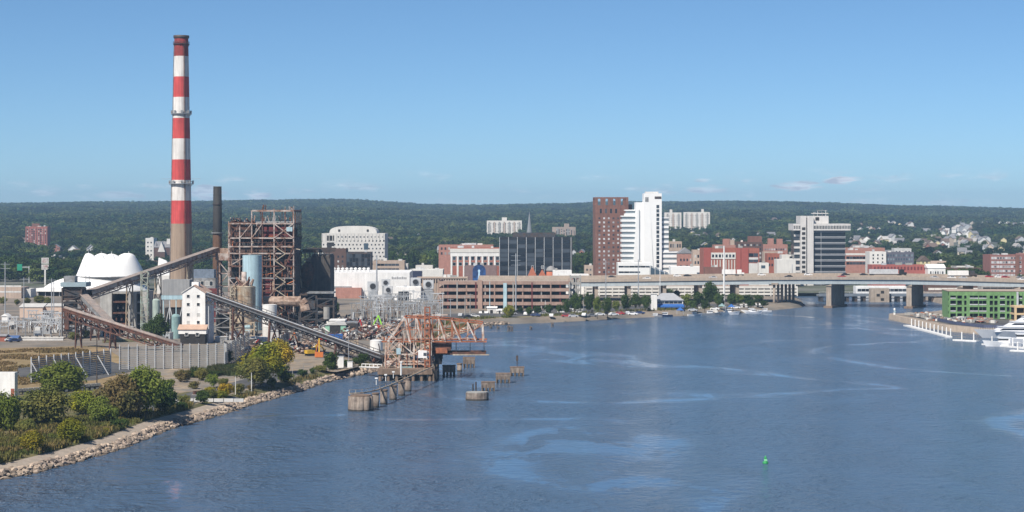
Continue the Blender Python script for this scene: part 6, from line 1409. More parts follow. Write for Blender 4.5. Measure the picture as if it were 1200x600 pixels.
ribbon('parapet', fas, -.4, 0, -.7, 1.0, -.7, 1.0); ribbon('parapet', fas, WD, WD+.4, SUP-.7, SUP+1.1, SUP-.7, SUP+1.1); ribbon('median_barrier', fas, WD*.5, WD*.5+.5, SUP*.5+.01, SUP*.5+.9, SUP*.5+.01, SUP*.5+.9)
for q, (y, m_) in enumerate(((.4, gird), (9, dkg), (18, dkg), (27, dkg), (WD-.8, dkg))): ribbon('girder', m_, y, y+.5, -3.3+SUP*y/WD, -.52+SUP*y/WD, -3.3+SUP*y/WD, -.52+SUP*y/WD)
ln = mat('white_lane_paint', (.7,.7,.68), .8, .1)
for y in (4, 15.2, 21.5, 32.5): ribbon('lane_line', ln, y, y+.25, SUP*y/WD+.004, SUP*y/WD+.02, SUP*(y+.25)/WD+.004, SUP*(y+.25)/WD+.02)
def vz(x):
    for p0, p1 in zip(VP, VP[1:]):
        if p0.x <= x <= p1.x: u = (x-p0.x)/(p1.x-p0.x); return p0.lerp(p1, u)
    return VP[-1]
pierm = mat('pier_concrete', (.40,.335,.275), .95, .2, .3, streak=.25)
pd = Vector((.44, .90, 0)).normalized(); pn_ = Vector((pd.y, -pd.x, 0))
M_r = Matrix((pd, Vector((-pd.y, pd.x, 0)), Vector((0,0,1)))).transposed().to_quaternion()
for px in (973, 1065, 1122, 1186, 1260):
    c = vz(wx(px, 1152)); L0 = 27.0; hz_ = c.z-3.5
    pr_ = MB().box(0, L0, -1.0, 1.0, -3, hz_-1.2).build('pier', pierm, vd, loc=Vector((c.x, c.y+1.5, 0))-o0); pr_.rotation_mode = 'QUATERNION'; pr_.rotation_quaternion = M_r
    for i in range(9): x = .8+i*(L0-1.6)/8; bx(pr_, 'column', pierm, x-.75, x+.75, -1.5, 1.5, 1.2, hz_-1.0)
    bx(pr_, 'cap', pierm, -.6, L0+.6, -1.8, 1.8, hz_-1.0, hz_+.2); bx(pr_, 'footing', brownc, -1.6, L0+1.6, -2.6, 2.6, -2, 1.2)
c = vz(wx(908, 1162)); hz_ = c.z-3.5
pr_ = MB().prism([(-2,-2.2),(2,-2.2),(17.5,29),(13.5,29)], hz_+.01, hz_+1.0).build('pier', pierm, vd, loc=Vector((c.x, c.y+1.5, 0))-o0)
for i in range(6): MB().tube((i*3.0, i*5.4, -1), (i*3.0, i*5.4, hz_), .78, .78, 14).build('column', pierm, pr_, True)
MB().prism([(-3,-3),(3,-3),(19,30),(13,30)], -2, 1.0).build('footing', brownc, pr_)
for px in (700, 738, 779, 820, 862):
    c = vz(wx(px, 1180)); pr_ = MB().box(-1.1, 1.1, -1, 33, c.z-3-GZ-.89, c.z-3-GZ+.1).build('pier', pierm, vd, loc=Vector((c.x, c.y+2, GZ))-o0)
    for i in range(4): bx(pr_, 'column', pierm, -1, 1, i*10, i*10+1.6, 0, c.z-3-GZ-.9)
# ---- vehicles
CARC = [('white',(.75,.75,.75)),('silver',(.45,.46,.48)),('black',(.02,.02,.022)),('dark blue',(.03,.05,.13)),('red',(.35,.03,.03)),('grey',(.18,.18,.19))]
CMH = {}
def car_mesh(ci):
    if ci not in CMH:
        m_ = mat('car_paint_'+CARC[ci][0].replace(' ', '_'), CARC[ci][1], .3, .05, 1, spec=.6)
        prof = [(-2.2,.35),(2.2,.35),(2.25,.75),(1.9,.95),(1.0,1.0),(.45,1.45),(-1.1,1.48),(-1.8,1.0),(-2.2,.95)]; n_ = len(prof)
        b = MB().add([(x,-.88,z) for x,z in prof]+[(x,.88,z) for x,z in prof], [tuple(range(n_)), tuple(range(2*n_-1,n_-1,-1))]+[(i,n_+i,n_+(i+1)%n_,(i+1)%n_) for i in range(n_)])
        g_ = MB().add([(-1.5,-.9,1.02),(.85,-.9,1.02),(.42,-.9,1.38),(-1.05,-.9,1.4)], [(0,1,2,3)]).add([(-1.5,.9,1.02),(.85,.9,1.02),(.42,.9,1.38),(-1.05,.9,1.4)], [(3,2,1,0)])
        CMH[ci] = (b.mesh('body', m_), MB().add([(-1.5,-.9,1.02),(.85,-.9,1.02),(.42,-.9,1.38),(-1.05,-.9,1.4),(-1.5,.9,1.02),(.85,.9,1.02),(.42,.9,1.38),(-1.05,.9,1.4)], [(0,1,2,3),(7,6,5,4)]).mesh('side_windows', dglass), MB().tube((0,-.12,0),(0,.12,0),.34,n=10).mesh('wheel', black))
    return CMH[ci]
def car(label, loc, rz, ci, group, s=1.0):
    a, b, c = car_mesh(ci); t = thing('car', label, 'car', loc, rz, group); t.scale = (s, s, s); put('body', a, t); put('side_windows', b, t)
    for x in (-1.4, 1.4):
        for y in (-.78, .78): put('wheel', c, t, (x, y, .34))
    return t
def semi(label, px, D, off, mt_box, mt_cab, rz=math.pi, bl=13.5):
    c = vz(wx(px, D)); t = thing('semi_truck', label, 'truck', (c.x, c.y+off, c.z+SUP*off/WD+.02), rz, 'trucks on the highway')
    bx(t, 'trailer', mt_box, -bl, 0, -1.25, 1.25, 1.2, 4.0); bx(t, 'chassis', dksteel, -bl+.2, 5, -.5, .5, .75, 1.15); bx(t, 'cab', mt_cab, 1.0, 3.6, -1.2, 1.2, 1.16, 3.9); bx(t, 'hood', mt_cab, 3.61, 5.2, -1.0, 1.0, 1.16, 2.2); bx(t, 'windscreen', dglass, 3.61, 3.66, -1, 1, 2.4, 3.3)
    for x in (-bl+1, -bl+2.3, .4, 1.6, 4.5):
        for y in (-1.05, 1.05): MB().tube((x,y-.15,.5),(x,y+.15,.5),.5,n=12).build('wheel', black, t)
semi('semi truck with grey trailer and black cab above the middle pier', 1062, 1152, 27, ltsteel, black, 0, 17)
semi('semi truck with white trailer and dark cab right of the middle pier', 1146, 1145, 27, white, dksteel, 0, 12)
semi('white box truck on the highway in front of the red brick offices', 868, 1168, 28, white, white, 0, 8)
hw = [(676,5,4),(722,24,2),(761,6,0),(800,27,0),(812,26,2),(838,6,1),(899,27,0),(925,7,2),(953,27,0),(985,6,4),(996,26,2),(1017,25,2),(1090,7,1),(1109,6,0),(1122,7,1),(1160,26,4),(1171,27,0),(1178,26,4),(1187,7,0),(1195,26,5)]
for i, (px, off, ci) in enumerate(hw):
    c = vz(wx(px, 1165)); car(f'{CARC[ci][0]} car on the {"near" if off < 15 else "far"} highway lanes, {ORD[i]} car from left', (c.x, c.y+off, c.z+SUP*off/WD+.02), 0 if off > 15 else math.pi, ci, 'cars on the highway', 1.1)
# ================================================================ RAIL BRIDGE BEHIND, STATION
rbg = thing('rail_bridge', 'low dark rail bridge with a concrete bridge house behind the highway piers', 'bridge', (wx(960, 1238), 1238, 0)); k = F/1238; RL = (1130-960)/k; zd = wz(346.5,1238)
bx(rbg, 'deck', dkg, 0, RL, 0, 12, zd-.6, zd+.5); bx(rbg, 'girder', mat('blue_grey_girder', (.16,.19,.23), .7, .2), 0, RL, -.3, -.02, zd-.4, zd+1.4)
for i in range(17): bx(rbg, 'pile_bent', dksteel, 1+i*RL/17, 2.6+i*RL/17, .4, 11, -1, zd-.62)
for i in range(24): beam(rbg, 'railing_post', ltsteel, (i*RL/24, -.2, zd+1.4), (i*RL/24, -.2, zd+2.4), .14)
bx(rbg, 'handrail', ltsteel, 0, RL, -.28, -.14, zd+2.3, zd+2.45)
bx(rbg, 'bridge_house', pierm, (1018-960)/k, (1040-960)/k, -6, -.32, -1, wz(337.5,1238)); 
for i, (px, py) in enumerate(((1032,341.5),(1032,350),(1027,345))): bx(rbg, 'opening', dark, (px-960)/k-1, (px-960)/k+1, -6.08, -6.01, wz(py+2,1238), wz(py,1238)+.6)
t, w, h = block('station_concourse', 'white station concourse with dark windows glimpsed under the highway', 1003, 1064, 335.5, 1290, 10, white, whiteroof, units=0, base=GZ); bands(t, -w/2+1, w/2-1, [wz(341.5,1290)-GZ], 1.7, dglass, n=12); 
t, w, h = block('river_warehouse', 'dusky brick warehouse beyond the rail bridge', 1086, 1150, 334, 1330, 10, dkbrick, paleroof, units=2, base=GZ); bands(t, -w/2+1, w/2-1, [wz(340,1330)-GZ], 1.5, offwhite, n=8, name='band')
t, w, h = block('riverside_sheds', 'row of mixed sheds under the highway at far right', 1150, 1215, 334.5, 1260, 10, conc, paleroof, units=3, base=GZ); bands(t, -w/2+1, w/2-1, [wz(340,1260)-GZ], 1.8, dark, n=7)
# ================================================================ EAST QUAY
D = 985; k = F/D
gb_ = thing('green_sheathed_building', 'four storey building under construction wrapped in bright green sheathing', 'building', (wx(1111, D), D, GZ), math.radians(-4)); GW = (1218-1111)/k; GH = wz(340.5, D)-GZ
bx(gb_, 'core', dark, .4, GW-.4, 1.2, 20, 0, GH-.8); bx(gb_, 'roof', tanc, -.2, GW+.2, -.2, 20.2, GH-.3, GH); bx(gb_, 'side_wall', greensheath, -.02, .38, 0, 20, 0, GH-.31)
fz = [GH*.02, GH*.245, GH*.47, GH*.69, GH-.35]
ops = [(.025,.085),(.10,.15),(.175,.20),(.235,.325),(.335,.415),(.45,.485),(.50,.535),(.56,.615),(.635,.665),(.68,.71),(.76,.81),(.83,.90),(.92,.97)]
for i in range(4):
    zl, zh = fz[i], fz[i+1]; sill = zl+(.45 if i else .2); head = zh-(.5 if i < 3 else 2.1)
    bx(gb_, 'sheathing_band', greensheath, 0, GW, 0, .5, head, zh+(.0 if i < 3 else 0)); bx(gb_, 'sheathing_band', greensheath, 0, GW, 0, .5, zl+.005, sill)
    x = 0
    for a, b_ in ops+[(1.0, 1.0)]:
        if a*GW-x > .05: bx(gb_, 'sheathing_pier', greensheath, x, a*GW, 0, .48, sill+.005, head-.005)
        x = b_*GW
    for a, b_ in ops:
        for q in range(1, max(1, int((b_-a)*GW/1.6))): bx(gb_, 'stud', greensheath if q % 2 else ltsteel, a*GW+q*1.6, a*GW+q*1.6+.12, .2, .4, sill, head)
        if b_-a > .05: bx(gb_, 'balcony_rail', ltsteel, a*GW, b_*GW, -.12, -.02, sill, sill+.5)
bx(gb_, 'hoist_mast', ltsteel, GW*.735, GW*.755, -1.4, -.5, 0, GH-.5); bx(gb_, 'bay', greensheath, GW*.80, GW*.99, -2.0, -.02, GH*.30, GH-1.2)
cf = thing('cream_sheathed_frame', 'cream yellow sheathed corner building in front of the green one', 'building', (wx(1189, 915), 915, GZ)); k = F/915; cm_ = mat('cream_sheathing', (.62,.46,.27), .8, .12, .4)
for i in range(3):
    z = i*3.3; bx(cf, 'floor_band', cm_, 0, 16, 0, 9, z+2.5, z+3.3)
    for x in (0, 4.5, 9, 13): bx(cf, 'post', cm_, x, x+1.0, .05, .9, z, z+2.5)
bx(cf, 'core', dark, .5, 15.5, 2, 8.5, 0, 9)
# quay wall: capped panels
qw = thing('quay_wall', 'tan sheet-pile quay wall around the point beside the docks', 'wall', (196, 1034, 0)); qp = EAST[5:11]
qm = mat('tan_quay_concrete', (.56,.45,.35), .9, .15, .3, streak=.25)
for (x0, y0), (x1, y1) in zip(qp, qp[1:]):
    n_ = max(1, int(math.hypot(x1-x0, y1-y0)/6))
    for i in range(n_):
        a = Vector((x0+(x1-x0)*i/n_-196, y0+(y1-y0)*i/n_-1034, 1.0)); b_ = Vector((x0+(x1-x0)*(i+.97)/n_-196, y0+(y1-y0)*(i+.97)/n_-1034, 1.0)); d_ = (b_-a).normalized(); nrm = Vector((d_.y, -d_.x, 0))
        R = Matrix((d_, -nrm, Vector((0,0,1)))).transposed().to_quaternion(); ob = put('panel', unit_box(qm), qw); ob.rotation_mode = 'QUATERNION'; ob.rotation_quaternion = R; ob.location = (a+b_)/2-nrm*.2; ob.scale = ((b_-a).length, .9, 3.6)
rq = random.Random(17)
sheet('quay_road', [(200,1030),(204,985),(207,940),(216,915),(240,906),(330,900),(330,968),(214,985)], GZ+.04, asphalt)
bf_ = thing('blue_site_fence', 'low dark blue site fence along the quay in front of the green building', 'fence', (203, 1000, GZ))
fp = [(3,-2),(5,-38),(6,-62),(13,-88),(38,-97)]
for (x0, y0), (x1, y1) in zip(fp, fp[1:]):
    n_ = max(1, int(math.hypot(x1-x0, y1-y0)/4))
    for i in range(n_): beam(bf_, 'panel', mat('navy_fence', (.07,.085,.15), .7, .2), (x0+(x1-x0)*i/n_, y0+(y1-y0)*i/n_, .8), (x0+(x1-x0)*(i+.95)/n_, y0+(y1-y0)*(i+.95)/n_, .8), .1, 1.4)
for m_, nm, cnt in ((offwhite,'white',40),(insul,'tan',60),(steel,'grey',45),(orange,'orange',7),(brick,'red',22),(conc,'concrete',45)):
    b = MB()
    for q in range(cnt):
        x = rq.uniform(204, 232); y = rq.uniform(968, 1030) if x < 215 else rq.uniform(950, 976)
        b.obox((x, y, GZ+rq.random()*1.6), (rq.uniform(.5,3), rq.uniform(.5,2), rq.uniform(.4,1.8)), Matrix.Rotation(rq.uniform(0,3), 3, 'Z'))
    tag(b.build('building_materials', m_), f'{nm} building materials heaped on the quay by the green building', 'materials', kind='stuff')
bt_ = thing('quay_beacon', 'small white beacon post on the tip of the quay', 'beacon', (198.5, 1033, GZ)); MB().lathe([(.6,0),(.5,.8),(.3,2.2),(.55,2.3),(.5,3.1),(.05,3.4)], 10).build('post', white, bt_); bx(bt_, 'panel', skyblue, -.5,.5,-.7,-.6,1.2,2.0)
# floating docks
def dock(label, a, b_, w, posts, mt=white):
    a = Vector((*a, 0)); b_ = Vector((*b_, 0)); d_ = b_-a; t = thing('floating_dock', label, 'dock', a, math.atan2(d_.y, d_.x), 'floating docks at the marina'); Ln = d_.length
    n_ = max(2, int(Ln/6))
    for i in range(n_): bx(t, 'float', mt, i*Ln/n_+.05, (i+1)*Ln/n_-.05, -w/2, w/2, -.3, .55)
    for i in range(posts): MB().tube(((i+.5)*Ln/posts, w/2+.25, -2), ((i+.5)*Ln/posts, w/2+.25, 3.3), .27, n=10).build('guide_pile', white, t); 
    for i in range(posts): MB().lathe([(.3,3.3),(.02,3.9)], 10, ((i+.5)*Ln/posts, w/2+.25, 0)).build('pile_cap', white, t)
    return t
dock('long white floating dock running beside the quay wall', Wp(1062,382), Wp(1112,395.5), 3, 11)
dock('short white finger dock in front of the quay wall', Wp(1118,399), Wp(1146,400.5), 2.4, 2)
dock('white dock in front of the big yacht', Wp(1153,404), Wp(1215,410), 2.6, 5)
dock('nearest white dock at the right edge', Wp(1184,411.5), Wp(1230,413), 2.6, 3)
# yachts and boats
def hull(b, L_, B_, h0, h1, bow=.35):
    sec = []; n_ = 12
    for i in range(n_+1):
        u = i/n_; wd = B_/2*(1-max(0, (u-(1-bow))/bow)**2.0); wd = max(wd, .05); z = h0+(h1-h0)*u**2; kx = u*L_+(0 if u < .9 else (u-.9)*L_*.35)
        sec.append([(u*L_*.93+.0, -wd*.55, -.4), (kx, -wd, z), (kx, wd, z), (u*L_*.93, wd*.55, -.4)])
    vs_ = [p_ for s in sec for p_ in s]; fs_ = []
    for i in range(n_):
        for j in range(3): fs_.append((i*4+j, (i+1)*4+j, (i+1)*4+j+1, i*4+j+1))
    fs_ += [(0,1,2,3), tuple(n_*4+q for q in (3,2,1,0))]
    return b.add(vs_, fs_)
ygl = mat('yacht_glass', (.02,.022,.028), .1, .05); yw = mat('yacht_white', (.82,.82,.83), .25, .03)
def yacht(label, x, y, rz, L_, tiers=3):
    t = thing('motor_yacht', label, 'yacht', (x, y, 0), rz, 'yachts moored at right'); B_ = L_*.2; hh = L_*.066
    hull(MB(), L_, B_, hh, hh*1.45).build('hull', mat('yacht_hull_grey', (.55,.57,.60), .3, .05), t); bx(t, 'anchor_recess', black, L_*.90, L_*.93, -B_*.2, -B_*.16, hh*.6, hh*.95); z = hh*1.05
    for q in range(6): bx(t, 'porthole', ygl, L_*.25+q*L_*.07, L_*.25+q*L_*.07+L_*.035, -B_/2*1.0-.02, -B_/2*.9, hh*.55, hh*.8)
    x0, x1, w_ = L_*.06, L_*.82, B_*.88
    for q in range(tiers):
        h_ = L_*.052
        MB().add([(x0,-w_/2,z),(x1,-w_/2,z),(x1,w_/2,z),(x0,w_/2,z),(x0+.5,-w_/2*.95,z+h_),(x1-h_*1.8,-w_/2*.95,z+h_),(x1-h_*1.8,w_/2*.95,z+h_),(x0+.5,w_/2*.95,z+h_)],[(0,3,2,1),(4,5,6,7),(0,1,5,4),(1,2,6,5),(2,3,7,6),(3,0,4,7)]).build('deckhouse', yw, t)
        for s in (-1, 1): MB().add([(x0+2,s*(w_/2*.985+.03),z+h_*.35),(x1-h_*1.0,s*(w_/2*.985+.03),z+h_*.35),(x1-h_*1.7,s*(w_/2*.965+.03),z+h_*.75),(x0+2.2,s*(w_/2*.965+.03),z+h_*.75)],[(0,1,2,3) if s < 0 else (3,2,1,0)]).build('window_strip', ygl, t)
        bx(t, 'deck_overhang', yw, x0-L_*.05, x1-h_*1.2, -w_/2*1.03, w_/2*1.03, z+h_+.005, z+h_+.18); z += h_+.2; x0 += L_*.07; x1 -= L_*.13; w_ *= .86
    beam(t, 'mast', yw, (x0+1.5,0,z), (x0+.3,0,z+L_*.09), .5); bx(t, 'radar_arch', yw, x0, x0+1.0, -w_/2, w_/2, z+L_*.03, z+L_*.04); MB().lathe([(.7,0),(.75,.6),(.3,1.3),(.02,1.5)], 12, (x0+2.5,0,z)).build('radar_dome', yw, t)
    for q in range(9): beam(t, 'rail_stanchion', ltsteel, (L_*.74+q*L_*.028, -B_/2*(.93-q*.085), hh*1.3), (L_*.74+q*L_*.028, -B_/2*(.93-q*.085), hh*1.3+1.1), .08)
    return t
yacht('large white three-deck motor yacht moored with bow to the left', wx(1147,872)+41, 880, math.pi, 40)
yacht('second white motor yacht behind the largest one at the right edge', wx(1180,893)+34, 893, math.pi, 32, 3)
def boat(label, px, py, L_, rz, ci=0, cat='boat', D=None, group='small boats along the far shore marina'):
    D = D or gd(py, 0); t = thing('small_boat', label, cat, (wx(px, D), D, 0), rz, group); B_ = L_*.3
    hm_ = [yw, mat('navy_hull', (.03,.05,.12), .4, .1), mat('grey_hull', (.35,.36,.38), .4, .1)][ci]
    hull(MB(), L_, B_, L_*.11, L_*.17).build('hull', hm_, t); bx(t, 'cabin', yw, L_*.3, L_*.6, -B_*.32, B_*.32, L_*.11, L_*.24); bx(t, 'windscreen', ygl, L_*.34, L_*.61, -B_*.33, B_*.33, L_*.17, L_*.215); bx(t, 'cabin_roof', yw, L_*.27, L_*.63, -B_*.36, B_*.36, L_*.241, L_*.255); return t
boat('small white cabin cruiser tied to the dock in front of the big yacht', 1196, 408, 15, math.pi*.97, 0, D=822, group='yachts moored at right'); boat('dark-windowed sport boat beside the nearest dock at right', 1222, 405, 18, math.pi*.95, 0, D=838, group='yachts moored at right')
bl = [(776,371.2,8,2.9,2),(788,370.6,9,3.3,1),(806,369.8,8,0.2,0),(822,369.1,10,0.1,2),(843,368.2,11,.05,0),(858,367.6,8,2.9,1),(874,367.0,9,.1,0),(890,366.3,10,3.0,0),(904,365.2,8,3.2,0)]
for i, (px, py, L_, rz, ci) in enumerate(bl): boat(f'{["white","navy","grey"][ci]} boat moored along the far marina, {ORD[i]} from left', px, py+.4, L_, rz, ci)
# green channel buoy
g_ = Wp(897, 543); by = thing('green_buoy', 'small green channel buoy floating alone in the right foreground', 'buoy', (g_[0], g_[1], 0)); bgm = mat('buoy_green', (.02,.30,.08), .5, .1)
MB().lathe([(.3,-.4),(.62,-.1),(.62,.35),(.3,.5),(.28,1.0)], 16).build('float', bgm, by, True); bx(by, 'number_board', mat('pale_green', (.25,.65,.35), .5, .1), -.34, .34, -.36, -.30, .55, 1.0); MB().lathe([(.28,1.0),(.32,1.05),(.3,1.35),(.12,1.5),(.12,1.7)], 12).build('lantern', bgm, by, True)
# ================================================================ WATERFRONT, POLES, PLANTS
t = thing('marina_house', 'low marina building with grey hip roof and blue awning at the far shore', 'building', (wx(784, 1088), 1088, GZ)); k = F/1088
w_ = (801-768)/k; MB().add([(-w_/2-.6,-.6,5),(w_/2+.6,-.6,5),(w_/2+.6,9,5),(-w_/2-.6,9,5),(-w_/2+4,4,8.8),(w_/2-5,4,8.8)],[(0,1,5,4),(1,2,5),(2,3,4,5),(3,0,4),(0,3,2,1)]).build('roof', mat('grey_hip_roof', (.34,.35,.37), .8, .12, .6), t); bx(t, 'wall', offwhite, -w_/2, w_/2, 0, 8.4, 0, 4.99); bands(t, -w_/2+.5, w_/2-.5, [3.2], 1.2, dglass, n=6)
MB().add([(-w_/2+1,-.1,3.0),(w_/2,-.1,3.0),(w_/2+.4,-3,1.9),(-w_/2+.6,-3,1.9),(-w_/2+1,-.1,2.85),(w_/2,-.1,2.85),(w_/2+.4,-3,1.2),(-w_/2+.6,-3,1.2)],[(0,3,2,1),(4,5,6,7),(3,7,6,2),(0,4,7,3),(1,2,6,5)]).build('awning', blue, t)
t = thing('white_light_tower', 'stubby white tower at the left end of the marina building', 'tower', (wx(766.5, 1082), 1082, GZ)); bx(t, 'shaft', white, -1.6, 1.6, 0, 3.2, 0, 8.6); bx(t, 'cap', offwhite, -1.9, 1.9, -.3, 3.5, 8.61, 9.1)
for i, (px, py, c) in enumerate(((797,367,blue),(857,363,blue),(846,362,teal))):
    g_ = G(px, py+1.5); t = thing('canopy_tent', ['blue canopy tent right of the marina building','pale blue striped canopy tent by the far marina','teal canopy tent behind the far marina boats'][i], 'tent', g_); MB().lathe([(2.6,2.2),(.1,3.8)], 4, a0=math.pi/4, a1=2*math.pi+math.pi/4).build('canopy', c, t)
    for a in (-1, 1):
        for b_ in (-1, 1): beam(t, 'pole', ltsteel, (a*1.7, b_*1.7, 0), (a*1.7, b_*1.7, 2.25), .1)
# white low structures along the far shore
for i, (px0, px1, py0, D, m_, lb) in enumerate([(562,571,367,1040,pale,'grey cabinet stack left of the bright bush'),(571,582,361,1044,pale,'tall grey cabinet stack left of the bright bush'),(582.5,589,364,1042,offwhite,'pale cabinet next to the bright bush'),(653,682,363.5,1056,white,'long white marquee on the far shore'),(690,699,369,1048,offwhite,'small white trailer right of the marquee'),(757,764,366.5,1068,white,'white hut left of the stubby white tower'),(812,822,361.5,1092,white,'white marina shed among the trees'),(868,876,358,1112,white,'white cabin behind the marina boats'),(884,893,357.5,1122,offwhite,'pale hut near the first bridge columns'),(833,841,366,1086,offwhite,'low white hut behind the moored boats'),(490,512,368,1010,offwhite,'white store behind the unloader boom'),(470,480,372,985,ltsteel,'grey shed inside the lattice substation'),(622,634,367,1052,paleroof,'low grey trailer on the far shore lot')]):
    t = shed('shore_shed', lb, px0, px1, py0, D, 6, m_, whiteroof if m_ is not white else paleroof, 'x', .8, [(.3,.6,1.8)], cat='shed')
cl = [(593,368,0),(600,369,1),(609,367.2,2),(617,369.5,0),(628,371,3),(637,369,1),(646,371.5,0),(664,371.8,4),(672,372,1),(685,370.6,0),(694,371.4,5),(703,370,0),(711,368.8,2),(719,370,0),(727,369,4),(735,368.5,1),(742,369.4,0),(750,368.3,3),(556,372,0),(549,373,2),(540,371,1),(838,363.5,0),(850,362.5,5),(862,361.8,0),(800,365.2,2),(812,364.9,1)]
cl.sort()
for i, (px, py, ci) in enumerate(cl):
    g_ = G(px, py); car(f'{CARC[ci][0]} car parked along the far shore, {ORD[i]} from left', (g_.x, g_.y, GZ+.05), rt_.uniform(-.5,.5)+(math.pi/2 if i % 3 == 0 else 0), ci, 'cars parked along the far shore', 1.15)
for i, (px, py, ci) in enumerate([(345,405,0),(388,402,4),(391,405,0),(5,399,1),(12,400,0),(17,401,3),(330,405,2),(398,401,3)]):
    g_ = G(px, py); car(f'{CARC[ci][0]} car in the power station yard, {["near the dark slatted fence","left of the mint shed","just below the mint shed","at the far left edge, first","at the far left edge, second","at the far left edge, third","behind the slatted fence","right of the red car"][i]}', (g_.x, g_.y, GZ+.06), rt_.uniform(-.6,.6), ci, 'cars in the plant yard', 1.1)
for i, (px, py, m_, lb) in enumerate([(393,399,blue,'blue shipping container under the long conveyor'),(383,399,redp,'red shipping container left of the blue one'),(303,402,offwhite,'white container in front of the low long store'),(270,407,conc,'grey container beside the wind fence end')]):
    g_ = G(px, py); t = thing('shipping_container', lb, 'container', g_, .1); bx(t, 'box', m_, -3, 3, 0, 2.4, .1, 2.6)
    for q in range(12): bx(t, 'rib', m_, -2.9+q*.5, -2.7+q*.5, -.06, -.005, .2, 2.5)
# ---- poles
def pole(label, px, pyt, pyb=None, D=None, r=.22, mt=None, arms=0, group='utility and lamp poles', lamp=False, cat='pole', name='pole'):
    D = D or gd(pyb); h_ = wz(pyt, D)-GZ; t = thing(name, label, cat, inland(wx(px, D), D, 7), group=group)
    MB().tube((0,0,-.5), (0,0,h_), r, r*.6, 10).build('shaft', mt or galv, t)
    for a in range(arms): z = h_*(.96-.08*a); beam(t, 'crossarm', mt or galv, (-h_*.05-1, 0, z), (h_*.05+1, 0, z), .16)
    if lamp: beam(t, 'arm', mt or galv, (0,0,h_), (1.8,-.4,h_+.3), .1); bx(t, 'lamp_head', ltsteel, 1.5, 2.4, -.6, -.2, h_+.2, h_+.4)
    return t
woodp = mat('dark_pole_wood', (.07,.055,.045), .95, .3, 1)
PL = [(848.5,288,1118,.62,white,0,'thick white mast rising past the highway in front of the red offices'),(773.5,315,1105,.26,white,0,'thin white mast before the white podium'),(604.5,297,1065,.45,galv,3,'tall steel transmission pole before the parking garage'),(710,305,1130,.3,galv,1,'grey pole crossing the highway below the brown tower'),(748,304,1125,.35,galv,2,'grey transmission pole below the white tower'),(441.5,299,1150,.55,galv,0,'tall steel pole in front of the market hall'),(545,346,1000,.3,conc,2,'lattice-armed pole left of the parking garage bushes'),(551,344,1005,.3,conc,2,'second armed pole just left of the grey cabinets'),(639,352,1050,.18,white,0,'slim white lamp pole before the garage'),(684,350,1060,.16,galv,0,'slim grey lamp pole right of the garage'),(802,342,1095,.14,white,0,'slim white pole right of the marina building'),(6,307,1010,.35,galv,2,'tall grey pole at the left edge'),(28,325,960,.25,galv,1,'grey pole left of the peach warehouse'),(60.5,326,940,.3,galv,1,'grey pole right of the peach warehouse'),(63,330,930,.25,galv,1,'second grey pole right of the peach warehouse'),(100.5,309,960,.22,galv,1,'dark pole in front of the amphitheatre'),(104.5,322,950,.2,galv,0,'short pole in front of the amphitheatre'),(1152,303,1400,.3,galv,0,'grey lamp mast left of the brick apartments'),(466,346,955,.25,rustw,1,'pale pole inside the lattice substation'),(528,350,1010,.25,galv,1,'grey pole right of the lattice substation'),(519,318,1180,.25,galv,0,'grey mast at the parking garage left end'),(574,330,1080,.3,skyblue,0,'pale blue post against the parking garage'),(925,318,1300,.2,dksteel,0,'dark lamp mast left of the grey tower')]
for px, pyt, D_, r, m_, ar_, lb in PL: pole(lb, px, pyt, D=D_, r=r, mt=m_, arms=ar_)
for px, pyt, pyb, r, m_, lb in [(113.5,383,452,.2,woodp,'dark wooden pole in front of the wind fences'),(276,441,462,.14,offwhite,'short white post in the shoreline lot'),(312.5,436,458,.16,offwhite,'white post left of the yellow trees'),(372.5,427,441,.14,conc,'grey post near the shore right of the yellow trees'),(379,431,445,.1,conc,'thin grey post at the shore edge'),(46,411,433,.12,woodp,'thin dark pole at the left field'),(433,392,430,.14,galv,'thin post left of the ship unloader')]: pole(lb, px, pyt, pyb, r=r, mt=m_)
# highway sign and billboard at left
t = thing('green_road_sign', 'green highway sign on a grey gantry at far left', 'sign', (wx(23, 1500), 1500, GZ)); bx(t, 'panel', mat('sign_green', (.02,.26,.15), .5, .08), -1.9, 1.9, 0, .2, wz(317,1500)-GZ, wz(309.5,1500)-GZ); beam(t, 'gantry', ltsteel, (-2, .4, wz(313,1500)-GZ), (7, .4, wz(313,1500)-GZ), .5); beam(t, 'post', ltsteel, (7, .4, 0), (7, .4, wz(312,1500)-GZ), .6)
t = thing('billboard', 'tall two-panel grey billboard on a single post at far left', 'billboard', (wx(53, 1450), 1450, GZ)); beam(t, 'post', pale, (0,0,0), (0,0,wz(315,1450)-GZ), 1.2)
for a, b_ in ((316, 310), (309, 302)): bx(t, 'panel', pale, -2.6, 2.6, -.6, -.2, wz(a,1450)-GZ, wz(b_,1450)-GZ); bx(t, 'poster', mat('faded_poster', (.32,.20,.20), .8, .4, .6, col2=(.5,.48,.45)), -2.1, 2.1, -.68, -.61, wz(a,1450)-GZ+.6, wz(b_,1450)-GZ-.5)
# shoreline bollards in the lot
for i, px in enumerate((228,232,237,242,247)):
    t = thing('concrete_bollard', f'dark stub bollard in the shoreline lot, {nth(i,5)}', 'bollard', G(px, 463-i*.4), group='stub bollards in the shoreline lot'); MB().tube((0,0,0),(0,0,1.2),.55,.5,10).build('post', rust, t); bx(t, 'foot', conc, -.7,.7,-.7,.7,0,.2)
t = thing('pale_barrier', 'low pale concrete barrier in the shoreline lot', 'barrier', G(238,471)); 
for i in range(8): bx(t, 'block', pale, -11+i*2.8, -8.4+i*2.8, 0, .7, 0, .9)

